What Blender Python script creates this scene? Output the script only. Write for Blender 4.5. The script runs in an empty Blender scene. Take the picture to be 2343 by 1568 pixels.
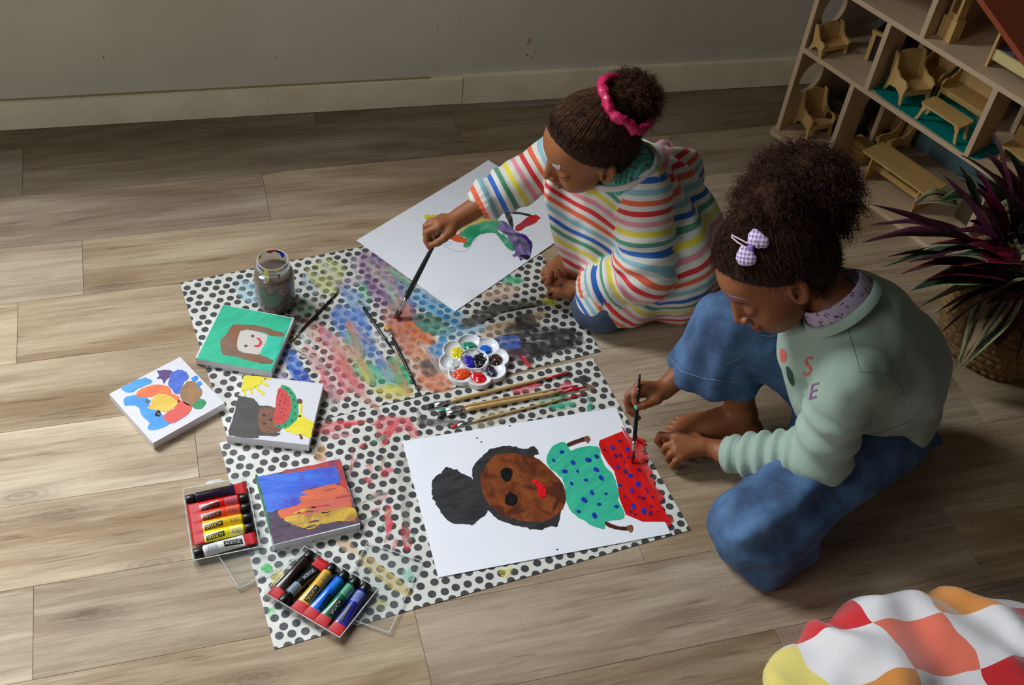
import bpy, bmesh, math, random
import numpy as np
from mathutils import Vector, Matrix
from mathutils.geometry import tessellate_polygon
from mathutils.bvhtree import BVHTree
random.seed(7)
SC = bpy.context.scene
COL = SC.collection
# ---------------------------------------------------------------- camera (solved from the A3 sheets, the canvases and the plank seams)
IW, IH, FPX = 2343, 1568, 2636.0
DEP, ROLL, CH = math.radians(46.0117), math.radians(7.2562), 1.6735
_f = np.array([0, math.cos(DEP), -math.sin(DEP)]); _r = np.array([1., 0, 0]); _u = np.cross(_r, _f)
CR = math.cos(ROLL) * _r + math.sin(ROLL) * _u; CU = -math.sin(ROLL) * _r + math.cos(ROLL) * _u; CF = _f
cam = bpy.data.cameras.new('camera'); cam.sensor_width = 36; cam.lens = FPX / IW * 36; cam.clip_start = .05
co = bpy.data.objects.new('camera', cam); COL.objects.link(co)
co.matrix_world = Matrix(((CR[0], CU[0], -CF[0], 0), (CR[1], CU[1], -CF[1], 0), (CR[2], CU[2], -CF[2], CH), (0, 0, 0, 1)))
SC.camera = co
def at(px, py, z=0.):
    d = CF + (px - IW / 2) / FPX * CR - (py - IH / 2) / FPX * CU
    t = (z - CH) / d[2]
    return np.array([d[0] * t, d[1] * t, z])
V3 = lambda *a: np.array(a, float)
# ---------------------------------------------------------------- world, lights, exposure
W0 = V3(-1.2339, 2.0918, 0); WA = math.radians(18.12)
WD = V3(math.cos(WA), math.sin(WA), 0); WN = V3(-math.sin(WA), math.cos(WA), 0)      # along the wall, and out through it
wd = bpy.data.worlds.new('world'); SC.world = wd; wd.use_nodes = True
wd.node_tree.nodes['Background'].inputs[0].default_value = (.98, .90, .80, 1)
wd.node_tree.nodes['Background'].inputs[1].default_value = .045
WIN_S0, WIN_S1, WIN_Z0, WIN_Z1 = -1.30, .10, 1.10, 2.45
def area(name, c, look, sx, sy, power, col, spread=180):
    l = bpy.data.lights.new(name, 'AREA'); l.shape = 'RECTANGLE'; l.size = sx; l.size_y = sy; l.energy = power; l.color = col
    l.spread = math.radians(spread)
    o = bpy.data.objects.new(name, l); COL.objects.link(o); o.location = c
    o.rotation_euler = Vector(look).to_track_quat('-Z', 'Z').to_euler(); return o
wc = W0 + WD * (WIN_S0 + WIN_S1) / 2 + WN * .10 + V3(0, 0, (WIN_Z0 + WIN_Z1) / 2)
area('daylight_window', wc, tuple(-WN + V3(0, 0, -.25)), WIN_S1 - WIN_S0, WIN_Z1 - WIN_Z0, 165, (.88, .94, 1.0))
area('fill_side', (-2.2, -.35, 1.5), (1, .62, -.5), 1.2, 1.2, 26, (.95, .97, 1.0))  # fill light added at camera left; no window is built there
SC.view_settings.view_transform = 'Standard'; SC.view_settings.look = 'None'
SC.view_settings.exposure = 0.0; SC.view_settings.gamma = 1; SC.view_settings.use_curve_mapping = False
# ---------------------------------------------------------------- object helpers
def mesh_of(name, v, f, smooth=False):
    me = bpy.data.meshes.new(name)
    v = np.asarray(v, np.float32).reshape(-1, 3)
    if isinstance(f, np.ndarray):
        n, k = f.shape
        me.vertices.add(len(v)); me.vertices.foreach_set('co', v.ravel())
        me.loops.add(n * k); me.loops.foreach_set('vertex_index', f.astype(np.int32).ravel())
        me.polygons.add(n); me.polygons.foreach_set('loop_start', np.arange(0, n * k, k, dtype=np.int32))
        me.update(calc_edges=True)
    else:
        me.from_pydata(v.tolist(), [], f); me.update()
    if smooth: me.polygons.foreach_set('use_smooth', np.ones(len(me.polygons), bool))
    return me
def wloc(o):
    p = V3(0, 0, 0)
    while o is not None: p = p + V3(*o.location); o = o.parent
    return p
def part(name, v, f, mat, parent=None, smooth=False, loc=None, label=None, kind=None):
    """mesh from world-space vertices; parents here are unrotated"""
    base = wloc(parent) if parent is not None else V3(0, 0, 0)
    l = base if loc is None else V3(*loc)
    o = bpy.data.objects.new(name, mesh_of(name, np.asarray(v, float).reshape(-1, 3) - l, f, smooth))
    o.data.materials.append(mat); COL.objects.link(o); o.parent = parent; o.location = l - base
    if label: o['label'] = label
    if kind: o['kind'] = kind
    return o
def thing(name, loc, label, cat, group=None, rz=0):
    o = bpy.data.objects.new(name, None); o.empty_display_size = .05; COL.objects.link(o); o.location = loc; o.rotation_euler = (0, 0, rz)
    return tag(o, label, cat, group)
def tag(o, label, cat, group=None):
    o['label'] = label; o['category'] = cat
    if group: o['group'] = group
    return o
def bm_out(name, bm, mat, parent=None, smooth=False, loc=(0, 0, 0), rz=0, label=None, kind=None):
    """part in the parent's own frame"""
    me = bpy.data.meshes.new(name); bm.to_mesh(me); bm.free()
    if smooth: me.polygons.foreach_set('use_smooth', np.ones(len(me.polygons), bool))
    o = bpy.data.objects.new(name, me)
    for m in (mat if isinstance(mat, list) else [mat]): me.materials.append(m)
    COL.objects.link(o); o.parent = parent; o.location = loc; o.rotation_euler = (0, 0, rz)
    if label: o['label'] = label
    if kind: o['kind'] = kind
    return o
def box(bm, x0, y0, z0, x1, y1, z1, M=None):
    c = [(x, y, z) for z in (z0, z1) for y in (y0, y1) for x in (x0, x1)]
    vs = [bm.verts.new(M @ Vector(p) if M else p) for p in c]
    fs = [bm.faces.new([vs[i] for i in q]) for q in ((0, 2, 3, 1), (4, 5, 7, 6), (0, 1, 5, 4), (2, 6, 7, 3), (0, 4, 6, 2), (1, 3, 7, 5))]
    return vs, fs
def bev(bm, w, seg=2, ang=.6):
    e = [e for e in bm.edges if len(e.link_faces) == 2 and e.calc_face_angle(0) > ang]
    bmesh.ops.bevel(bm, geom=e, offset=w, segments=seg, affect='EDGES', profile=.6, clamp_overlap=True)
def boxpart(name, dims, mat, parent, b=.001, M=None, **k):
    bm = bmesh.new(); box(bm, *dims, M=M)
    if b: bev(bm, b)
    return bm_out(name, bm, mat, parent, **k)
def prism(bm, pts, z0, z1, M=None, axis='z'):
    """closed outline pts (x,y) extruded"""
    def mk(p, z):
        q = Vector((p[0], p[1], z)) if axis == 'z' else Vector((p[0], z, p[1]))
        return bm.verts.new(M @ q if M else q)
    a = [mk(p, z0) for p in pts]; b = [mk(p, z1) for p in pts]; n = len(pts)
    for i in range(n): bm.faces.new((a[i], a[(i + 1) % n], b[(i + 1) % n], b[i]))
    tri = tessellate_polygon([[Vector((p[0], p[1], 0)) for p in pts]])
    for t in tri:
        bm.faces.new([b[i] for i in t]); bm.faces.new([a[i] for i in reversed(t)])
    bmesh.ops.recalc_face_normals(bm, faces=bm.faces[:])
def tube_mesh(paths, rad, sides=3):
    """many strands at once: paths (n,m,3), rad (n,m) or float -> v,f"""
    paths = np.asarray(paths, float); n, m, _ = paths.shape
    t = np.gradient(paths, axis=1); t /= np.linalg.norm(t, axis=2, keepdims=True) + 1e-12
    up = np.where(np.abs(t[..., 2:3]) < .9, V3(0, 0, 1), V3(1, 0, 0))
    a = np.cross(t, up); a /= np.linalg.norm(a, axis=2, keepdims=True) + 1e-12; b = np.cross(t, a)
    r = np.broadcast_to(np.asarray(rad, float), (n, m))[..., None]
    ring = [paths + r * (math.cos(2 * math.pi * k / sides) * a + math.sin(2 * math.pi * k / sides) * b) for k in range(sides)]
    v = np.stack(ring, 2).reshape(-1, 3)
    i = np.arange(n)[:, None, None] * m * sides + np.arange(m - 1)[None, :, None] * sides
    k = np.arange(sides)[None, None, :]; k2 = (k + 1) % sides
    f = np.stack([i + k, i + k2, i + k2 + sides, i + k + sides], -1).reshape(-1, 4)
    return v, f
def lathe(prof, n=32, M=None):
    """profile [(r,z)] -> v,f"""
    v = []; f = []
    for r, z in prof:
        for k in range(n):
            a = 2 * math.pi * k / n; v.append((r * math.cos(a), r * math.sin(a), z))
    for i in range(len(prof) - 1):
        for k in range(n):
            k2 = (k + 1) % n; f.append((i * n + k, i * n + k2, (i + 1) * n + k2, (i + 1) * n + k))
    v = np.array(v)
    return v, np.array(f)
# ---------------------------------------------------------------- materials
def lin(c):
    return tuple(((x / 255) / 12.92 if x / 255 <= .04045 else ((x / 255 + .055) / 1.055) ** 2.4) for x in c[:3])
class NT:
    def __init__(s, name):
        s.m = bpy.data.materials.new(name); s.m.use_nodes = True; s.t = s.m.node_tree; s.b = s.t.nodes['Principled BSDF']; s.out = s.t.nodes['Material Output']
    def n(s, typ, ins=None, **props):
        nd = s.t.nodes.new(typ)
        for k, v in props.items(): setattr(nd, k, v)
        for k, v in (ins or {}).items():
            i = nd.inputs[k]
            if hasattr(v, 'links') or isinstance(v, bpy.types.NodeSocket): s.t.links.new(v, i)
            else: i.default_value = v
        return nd
    def math(s, op, a, b=None, c=None, clamp=False):
        d = {0: a}
        if b is not None: d[1] = b
        if c is not None: d[2] = c
        return s.n('ShaderNodeMath', d, operation=op, use_clamp=clamp).outputs[0]
    def mix(s, f, a, b):
        nd = s.n('ShaderNodeMix', {}, data_type='RGBA')
        for i, v in ((0, f), (6, a), (7, b)):
            if isinstance(v, bpy.types.NodeSocket): s.t.links.new(v, nd.inputs[i])
            else: nd.inputs[i].default_value = v if i == 0 else tuple(v)[:3] + (1,)
        return nd.outputs[2]
    def coord(s, kind='Object', sc=(1, 1, 1), rot=(0, 0, 0), loc=(0, 0, 0)):
        c = s.n('ShaderNodeTexCoord').outputs[kind]
        return s.n('ShaderNodeMapping', {0: c, 'Scale': sc, 'Rotation': rot, 'Location': loc}).outputs[0]
    def noise(s, vec, scale, detail=3, rough=.55, dist=0):
        return s.n('ShaderNodeTexNoise', {'Vector': vec, 'Scale': scale, 'Detail': detail, 'Roughness': rough, 'Distortion': dist}).outputs[0]
    def ramp(s, fac, stops, interp='LINEAR'):
        nd = s.n('ShaderNodeValToRGB', {0: fac}); r = nd.color_ramp; r.interpolation = interp
        while len(r.elements) < len(stops): r.elements.new(.5)
        for e, (p, c) in zip(r.elements, stops): e.position = p; e.color = tuple(c)[:3] + (1,)
        return nd.outputs[0]
    def maprange(s, v, a, b, c=0, d=1):
        return s.n('ShaderNodeMapRange', {0: v, 1: a, 2: b, 3: c, 4: d}).outputs[0]
    def set(s, **k):
        for a, v in k.items():
            i = s.b.inputs[a.replace('_', ' ')]
            if isinstance(v, bpy.types.NodeSocket): s.t.links.new(v, i)
            else: i.default_value = v if not isinstance(v, tuple) or len(v) == 4 else v + (1,)
        return s
    def bump(s, h, dist=.001, strength=1.):
        nd = s.n('ShaderNodeBump', {'Height': h, 'Distance': dist, 'Strength': strength}); s.t.links.new(nd.outputs[0], s.b.inputs['Normal']); return s
    def wobj(s):
        return s.coord('Object')
def plain(name, c, rough=.5, spec=.5, nsc=120, var=.12, bump=.0002, metal=0, **k):
    """one colour with fine grain"""
    t = NT(name); c = lin(c); v = t.coord()
    n = t.noise(v, nsc, 3)
    t.set(Base_Color=t.mix(n, [x * (1 - var) for x in c], [min(1, x * (1 + var)) for x in c]), Roughness=rough, Metallic=metal, **k)
    t.b.inputs['Specular IOR Level'].default_value = spec
    if bump: t.bump(t.noise(v, nsc * 2, 2), bump)
    return t.m
def paint(name, c1, c2=None, c3=None, ang=0., sc=70, stretch=7, rough=.32, bump=.0005, spec=.5):
    """brushed acrylic: streaks of up to three colours with relief"""
    t = NT(name); c2 = c2 or tuple(min(255, int(x * 1.12 + 6)) for x in c1)
    v = t.coord(rot=(0, 0, -ang)); v = t.n('ShaderNodeMapping', {0: v, 'Scale': (1. / stretch, 1, 1)}).outputs[0]
    n = t.noise(v, sc * 1.6, 4, .65, .4); f = t.maprange(n, .36, .64)
    c = t.mix(f, lin(c1), lin(c2))
    if c3:
        n2 = t.noise(t.coord(), sc * .35, 3, .6, .8); c = t.mix(t.maprange(n2, .45, .62), c, lin(c3))
    t.set(Base_Color=c, Roughness=rough); t.b.inputs['Specular IOR Level'].default_value = spec
    t.bump(n, bump); return t.m
def smear(name, c, alpha=.6, ang=0., sc=60, stretch=6, rough=.3, lo=.35, hi=.6, soft=True):
    """thin uneven film of paint that lets the sheet below show"""
    t = NT(name); v = t.coord(rot=(0, 0, -ang)); v = t.n('ShaderNodeMapping', {0: v, 'Scale': (1. / stretch, 1, 1)}).outputs[0]
    n = t.noise(v, sc, 5, .7, .6)
    e = t.n('ShaderNodeAttribute', attribute_name='edge').outputs['Fac']
    n2 = t.noise(t.coord(), sc * .8, 4, .7)
    a = t.math('MULTIPLY', t.maprange(t.math('ADD', e, t.math('MULTIPLY', n2, 1.5)), .75, 1.35), t.maprange(n, lo, hi, .12, 1.))
    if not soft: a = t.maprange(n, lo, hi, .7, 1.)
    a = t.math('MULTIPLY', a, alpha, clamp=True)
    cl = lin(c)
    t.set(Base_Color=t.mix(t.maprange(n2, .35, .7), cl, [min(1, x * 1.15 + .09) for x in cl]), Roughness=rough); t.bump(n, .0004)
    tr = t.n('ShaderNodeBsdfTransparent').outputs[0]
    mx = t.n('ShaderNodeMixShader', {0: a, 1: tr, 2: t.b.outputs[0]}).outputs[0]
    t.t.links.new(mx, t.out.inputs[0]); return t.m
def wood(name, c1, c2, sc=40, stretch=12, rough=.5, axis=0, bump=.0002):
    t = NT(name); s = [1, 1, 1]; s[axis] = 1. / stretch
    r = t.n('ShaderNodeObjectInfo').outputs['Random']
    v = t.n('ShaderNodeVectorMath', {0: t.coord(sc=tuple(s)), 1: t.n('ShaderNodeCombineXYZ', {0: r, 1: t.math('MULTIPLY', r, 7.)}).outputs[0]}, operation='ADD').outputs[0]
    n = t.noise(v, sc, 5, .65, .5)
    t.set(Base_Color=t.mix(t.maprange(n, .3, .7), lin(c1), lin(c2)), Roughness=rough); t.bump(n, bump); return t.m
def clear(name, tint=(1, 1, 1), rough=.03, body=.10, ior=1.49):
    """thin clear plastic: see-through with fresnel gloss and a little body"""
    t = NT(name)
    tr = t.n('ShaderNodeBsdfTransparent', {0: tuple(tint) + (1,)}).outputs[0]
    gl = t.n('ShaderNodeBsdfGlossy', {'Roughness': rough}).outputs[0]
    df = t.n('ShaderNodeBsdfDiffuse', {0: (.85, .88, .9, 1)}).outputs[0]
    lw = t.n('ShaderNodeLayerWeight', {'Blend': .5}).outputs['Facing']
    fr = t.math('ADD', t.math('MULTIPLY', t.math('POWER', lw, 5.), .5), .022)
    a = t.n('ShaderNodeMixShader', {0: t.math('MULTIPLY', t.noise(t.coord(), 25, 2), body * 2), 1: tr, 2: df}).outputs[0]
    b = t.n('ShaderNodeMixShader', {0: fr, 1: a, 2: gl}).outputs[0]
    t.t.links.new(b, t.out.inputs[0]); return t.m
# ---------------------------------------------------------------- painted shapes lying on a plane
_rng = np.random.default_rng(3)
def smooth_closed(pts, k=6):
    P = np.array(pts, float); n = len(P); out = []
    for i in range(n):
        p0, p1, p2, p3 = P[i - 1], P[i], P[(i + 1) % n], P[(i + 2) % n]
        for j in range(k):
            t = j / k
            out.append(.5 * ((2 * p1) + (-p0 + p2) * t + (2 * p0 - 5 * p1 + 4 * p2 - p3) * t * t + (-p0 + 3 * p1 - 3 * p2 + p3) * t ** 3))
    return np.array(out)
def blob(name, pts, z, mat, parent, th=.0004, rag=1.2, k=6, smooth=True, label=None):
    """raised patch of paint whose outline is given by photograph pixels on the plane z"""
    P = smooth_closed(pts, k) if smooth else np.array(pts, float)
    if rag and smooth:
        n = len(P); a = _rng.normal(0, rag, (n, 2)); a = .6 * a + .4 * np.roll(a, 1, 0); P = P + a
    v2 = [at(p[0], p[1], z) for p in P]; n = len(v2)
    tri = tessellate_polygon([[Vector((p[0], p[1], 0)) for p in v2]])
    top = np.array(v2); top[:, 2] = z + th; bot = top.copy(); bot[:, 2] = z
    f = []
    for t in tri:
        a, b, c = (top[i] for i in t)
        cr = (b[0] - a[0]) * (c[1] - a[1]) - (b[1] - a[1]) * (c[0] - a[0])
        f.append(tuple(t) if cr > 0 else tuple(reversed(t)))
    for i in range(n): j = (i + 1) % n; f.append((i, j, n + j, n + i))
    return part(name, np.r_[top, bot], f, mat, parent, label=label)
def film(name, pts, z, mat, parent, label=None):
    """soft-edged film (see smear): rings towards the centroid carry the attribute edge"""
    P = smooth_closed(pts, 5); P += _rng.normal(0, 1.5, P.shape); c = P.mean(0); n = len(P)
    rings = [c + (P - c) * s for s in (1.06, .85, .55, .0)]
    v = np.array([at(p[0], p[1], z) for r in rings for p in r])
    f = []
    for r in range(3):
        for i in range(n): j = (i + 1) % n; f.append((r * n + i, r * n + j, (r + 1) * n + j, (r + 1) * n + i))
    o = part(name, v, f, mat, parent, label=label)
    at_ = o.data.attributes.new('edge', 'FLOAT', 'POINT'); at_.data.foreach_set('value', np.repeat([0., .6, 1., 1.], n).astype(np.float32))
    return o
def ring_pts(cx, cy, rx, ry, n=14, a0=0, rot=0):
    c, s = math.cos(rot), math.sin(rot); o = []
    for i in range(n):
        a = a0 + 2 * math.pi * i / n; x, y = rx * math.cos(a), ry * math.sin(a); o.append((cx + x * c - y * s, cy + x * s + y * c))
    return o
def stroke_pts(path, w):
    """outline of a brush stroke along px path with half-widths w"""
    P = np.array(path, float); t = np.gradient(P, axis=0); t /= np.linalg.norm(t, axis=1, keepdims=True)
    nn = np.stack([-t[:, 1], t[:, 0]], 1); w = np.broadcast_to(np.asarray(w, float), (len(P),))[:, None]
    return np.r_[P + nn * w, (P - nn * w)[::-1]].tolist()
# ---------------------------------------------------------------- lettering
def text_mesh(s, size, bold=0.):
    cu = bpy.data.curves.new('t', 'FONT'); cu.body = s; cu.size = size; cu.align_x = 'CENTER'; cu.align_y = 'CENTER'; cu.offset = bold; cu.resolution_u = 3
    o = bpy.data.objects.new('t', cu); COL.objects.link(o); dg = bpy.context.evaluated_depsgraph_get(); dg.update()
    me = bpy.data.meshes.new_from_object(o.evaluated_get(dg)); bm = bmesh.new(); bm.from_mesh(me)
    bpy.data.objects.remove(o); bpy.data.curves.remove(cu); bpy.data.meshes.remove(me)
    bmesh.ops.triangulate(bm, faces=bm.faces[:]); return bm
def slice_y(bm, ys, axis=(0, 1, 0)):
    for y in ys:
        bmesh.ops.bisect_plane(bm, geom=bm.verts[:] + bm.edges[:] + bm.faces[:], plane_co=Vector(axis) * y, plane_no=axis)
# ---------------------------------------------------------------- signed-distance modelling (numpy) for bodies and cloth
def cap(a, b, ra, rb=None):
    a = np.asarray(a, float); b = np.asarray(b, float); rb = ra if rb is None else rb; d = b - a; L = d @ d + 1e-12
    def f(P):
        q = P - a; t = np.clip(q @ d / L, 0, 1); return np.linalg.norm(q - t[:, None] * d, axis=1) - (ra + (rb - ra) * t)
    return f
def ell(c, r, R=None):
    c = np.asarray(c, float); r = np.asarray(r, float)
    def f(P):
        q = P - c
        if R is not None: q = q @ R
        k0 = np.linalg.norm(q / r, axis=1); k1 = np.linalg.norm(q / (r * r), axis=1); return k0 * (k0 - 1) / (k1 + 1e-9)
    return f
def fcap(a, b, ra, rb, flat, k):
    """tapered capsule squashed along unit vector flat by factor k (<1 = thinner)"""
    a = np.asarray(a, float); b = np.asarray(b, float); d = b - a; L = d @ d + 1e-12; n = np.asarray(flat, float); n = n / np.linalg.norm(n)
    def f(P):
        q = P - a; t = np.clip(q @ d / L, 0, 1); w = q - t[:, None] * d; s = w @ n; w = w + (s * (1 / k - 1))[:, None] * n
        return (np.linalg.norm(w, axis=1) - (ra + (rb - ra) * t)) * k ** .5
    return f
def plane(p, n):
    p = np.asarray(p, float); n = np.asarray(n, float); n = n / np.linalg.norm(n)
    return lambda P: (P - p) @ n
def smin(a, b, k):
    h = np.clip(.5 + .5 * (b - a) / k, 0, 1); return b + (a - b) * h - k * h * (1 - h)
def smax(a, b, k): return -smin(-a, -b, k)
def sdf(ops):
    """ops: [(fn,k)] union, [(fn,k,'-')] carve, [(fn,k,'&')] keep inside, [(fn,0,'+')] add displacement"""
    def f(P):
        d = None
        for o in ops:
            x = o[0](P); k = max(o[1], 1e-5); m = o[2] if len(o) > 2 else 'u'
            if d is None: d = x
            elif m == 'u': d = smin(d, x, k)
            elif m == '-': d = smax(d, -x, k)
            elif m == '&': d = smax(d, x, k)
            elif m == '+': d = d + x
        return d
    return f
def vnoise(P, sc, seed=0):
    q = P * sc + seed * 17.3; i = np.floor(q).astype(np.int64); w = q - i; w = w * w * (3 - 2 * w); out = 0
    for dx in (0, 1):
        for dy in (0, 1):
            for dz in (0, 1):
                h = (i[:, 0] + dx) * 374761393 + (i[:, 1] + dy) * 668265263 + (i[:, 2] + dz) * 2147483647
                h = (h ^ (h >> 13)) * 1274126177; h = ((h ^ (h >> 16)) & 0xffff) / 65535.
                out = out + h * (w[:, 0] if dx else 1 - w[:, 0]) * (w[:, 1] if dy else 1 - w[:, 1]) * (w[:, 2] if dz else 1 - w[:, 2])
    return out - .5
_C8 = np.array([(x, y, z) for x in (0, 1) for y in (0, 1) for z in (0, 1)])
def surface(f, lo, hi, h, lv=4, slack=.004, lip=1.1):
    """surface nets on an adaptively refined grid -> v, quads"""
    lo = np.asarray(lo, float); n = np.ceil((np.asarray(hi) - lo) / (h * 2 ** lv)).astype(int)
    c = np.stack(np.meshgrid(*[np.arange(k) for k in n], indexing='ij'), -1).reshape(-1, 3)
    for l in range(lv, -1, -1):
        s = h * 2 ** l; d = f(lo + (c + .5) * s); c = c[np.abs(d) < s * lip + (slack if l else 0)]
        if l: c = (c[:, None] * 2 + _C8[None]).reshape(-1, 3)
    N = int(c.max()) + 4; key = lambda q: (q[..., 0] * N + q[..., 1]) * N + q[..., 2]
    cor = c[:, None] + _C8[None]; ck = key(cor); uk, inv = np.unique(ck, return_inverse=True); inv = inv.reshape(ck.shape)
    up = np.stack([uk // (N * N), (uk // N) % N, uk % N], -1); val = np.concatenate([f(lo + up[i:i + 400000] * h) for i in range(0, len(up), 400000)])
    V = val[inv]; mixed = (V.min(1) < 0) & (V.max(1) >= 0); c = c[mixed]; V = V[mixed]
    acc = np.zeros((len(c), 3)); cnt = np.zeros(len(c))
    for a in range(8):
        for b in range(a + 1, 8):
            if np.abs(_C8[a] - _C8[b]).sum() != 1: continue
            va, vb = V[:, a], V[:, b]; m = (va < 0) != (vb < 0); t = np.where(m, va / np.where(m, va - vb, 1), 0)
            acc += np.where(m[:, None], _C8[a] + t[:, None] * (_C8[b] - _C8[a]), 0); cnt += m
    vert = lo + (c + acc / cnt[:, None]) * h
    ks = key(c); o = np.argsort(ks); kso = ks[o]
    def find(q):
        kk = key(q); i = np.clip(np.searchsorted(kso, kk), 0, len(kso) - 1); return np.where(kso[i] == kk, o[i], -1)
    F = []
    for ax in range(3):
        e = np.zeros(3, int); e[ax] = 1; b1 = np.zeros(3, int); b1[(ax + 1) % 3] = 1; b2 = np.zeros(3, int); b2[(ax + 2) % 3] = 1
        ia = 0; ib = int(e @ V3(4, 2, 1)); m = (V[:, ia] < 0) != (V[:, ib] < 0); q = c[m]
        q4 = np.stack([find(q), find(q - b1), find(q - b1 - b2), find(q - b2)], -1); neg = V[m, ia] < 0
        ok = (q4 >= 0).all(1); q4 = q4[ok]; neg = neg[ok]; q4 = np.where(neg[:, None], q4, q4[:, ::-1]); F.append(q4)
    return vert, np.concatenate(F)
def set_attr(o, name, val, typ='FLOAT'):
    a = o.data.attributes.new(name, 'FLOAT' if typ == 'FLOAT' else 'FLOAT_COLOR', 'POINT')
    if typ == 'FLOAT': a.data.foreach_set('value', np.asarray(val, np.float32))
    else: a.data.foreach_set('color', np.c_[np.asarray(val, np.float32), np.ones(len(val), np.float32)].ravel())
def unit(v): v = np.asarray(v, float); return v / np.linalg.norm(v)
def rotv(v, ax, a):
    ax = unit(ax); return v * math.cos(a) + np.cross(ax, v) * math.sin(a) + ax * (ax @ v) * (1 - math.cos(a))
# ================================================================ ROOM
SA, SOFF, SW, PL = .35682, 2.30069, .16734, .9965     # plank direction, first seam, plank width and length
SD = V3(math.cos(SA), math.sin(SA), 0); SN = V3(-math.sin(SA), math.cos(SA), 0)
def plank_mat():
    t = NT('oak_plank'); oi = t.n('ShaderNodeObjectInfo').outputs['Random']
    off = t.n('ShaderNodeCombineXYZ', {0: t.math('MULTIPLY', oi, 9.), 1: t.math('MULTIPLY', oi, 23.), 2: t.math('MULTIPLY', oi, 5.)}).outputs[0]
    def vec(s): return t.n('ShaderNodeVectorMath', {0: t.coord(sc=s), 1: off}, operation='ADD').outputs[0]
    broad = t.noise(vec((1.3, 8, 1)), 1.3, 5, .6, .5)
    grain = t.noise(vec((6, 150, 1)), 1., 6, .72, .25)
    fine = t.noise(vec((22, 700, 1)), 1., 3, .7)
    mid = t.noise(vec((2.2, 34, 1)), 1., 5, .65, .5)
    vor = t.n('ShaderNodeTexVoronoi', {'Vector': vec((2.2, 6.2, 1)), 'Scale': 1.0, 'Randomness': 1.}, voronoi_dimensions='2D')
    knot = t.maprange(t.math('ADD', vor.outputs['Distance'], t.math('MULTIPLY', mid, .12)), .10, .24, 1., 0.)
    gate = t.math('GREATER_THAN', t.n('ShaderNodeSeparateColor', {0: vor.outputs['Color']}).outputs[0], .5)
    knot = t.math('MULTIPLY', knot, gate, clamp=True)
    rings = t.math('SINE', t.math('MULTIPLY', vor.outputs['Distance'], 150.))
    c = t.mix(t.maprange(broad, .36, .66), lin((195, 177, 152)), lin((146, 122, 94)))
    c = t.mix(t.math('MULTIPLY', t.maprange(mid, .46, .68), .45), c, lin((130, 106, 82)))
    c = t.mix(t.math('MULTIPLY', t.maprange(grain, .50, .74), .45), c, lin((112, 92, 72)))
    c = t.mix(t.math('MULTIPLY', t.maprange(grain, .30, .46, 1, 0), .35), c, lin((209, 196, 174)))
    fl_ = t.noise(vec((9, 120, 1)), 1., 2, .5)
    c = t.mix(t.math('MULTIPLY', t.math('MULTIPLY', t.maprange(fl_, .62, .70), t.maprange(broad, .42, .6)), .55), c, lin((92, 68, 50)))
    c = t.mix(t.math('MULTIPLY', knot, t.maprange(rings, -1, 1, .34, .52)), c, lin((88, 62, 44)))
    hs = t.n('ShaderNodeHueSaturation', {'Value': t.maprange(oi, 0, 1, .90, 1.08), 'Saturation': t.maprange(t.math('FRACT', t.math('MULTIPLY', oi, 13.)), 0, 1, .95, 1.12), 'Color': c}).outputs[0]
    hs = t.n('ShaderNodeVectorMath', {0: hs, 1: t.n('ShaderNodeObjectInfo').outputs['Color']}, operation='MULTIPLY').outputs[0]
    t.set(Base_Color=hs, Roughness=t.maprange(grain, .3, .7, .48, .66)); t.b.inputs['Specular IOR Level'].default_value = .32
    t.bump(t.math('ADD', grain, t.math('MULTIPLY', fine, .6)), .0006); return t.m
M_PLANK = plank_mat()
M_JOINT = plain('floor_joint', (52, 42, 34), .8)
SL = 2.2
flv, flf = [], []
bm = bmesh.new(); vs = [bm.verts.new(p) for p in ((-2.4, -.3, 0), (2.9, -.3, 0), (2.9, 3.4, 0), (-2.4, 3.4, 0))]
floor_v = [(-2.4, -.2, -.0025), (2.9, -.2, -.0025), (2.9, 3.25, -.0025), (-2.4, 3.25, -.0025)]; bm.free()
bm = bmesh.new(); box(bm, -2.4, -.2, -.03, 2.9, 3.3, -.0025)
bmesh.ops.bisect_plane(bm, geom=bm.verts[:] + bm.edges[:] + bm.faces[:], plane_co=Vector(W0 + WN * .02), plane_no=Vector(WN), clear_outer=True)
bmesh.ops.holes_fill(bm, edges=bm.edges[:])
floor = bm_out('floor', bm, M_JOINT); floor['kind'] = 'structure'
joints = {0: -.374, 1: .139, 2: -.253, 5: -.068, 7: -.342, 8: .246, 9: .824, -1: .29, 3: .62, 4: .33, 6: .44, -2: -.1, 10: .5, 11: .1, 12: .7}
PTONE = {-3: .42, -2: .43, -1: .42, 0: .47, (0, 0): .44, 1: .86, 2: 1.04, 3: 1.02, 4: .98, 5: 1.06, 6: .95, 7: .90, 8: .98, 9: .80}  # plank tone per row; rows nearest the wall also hold shade in their colour
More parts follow.
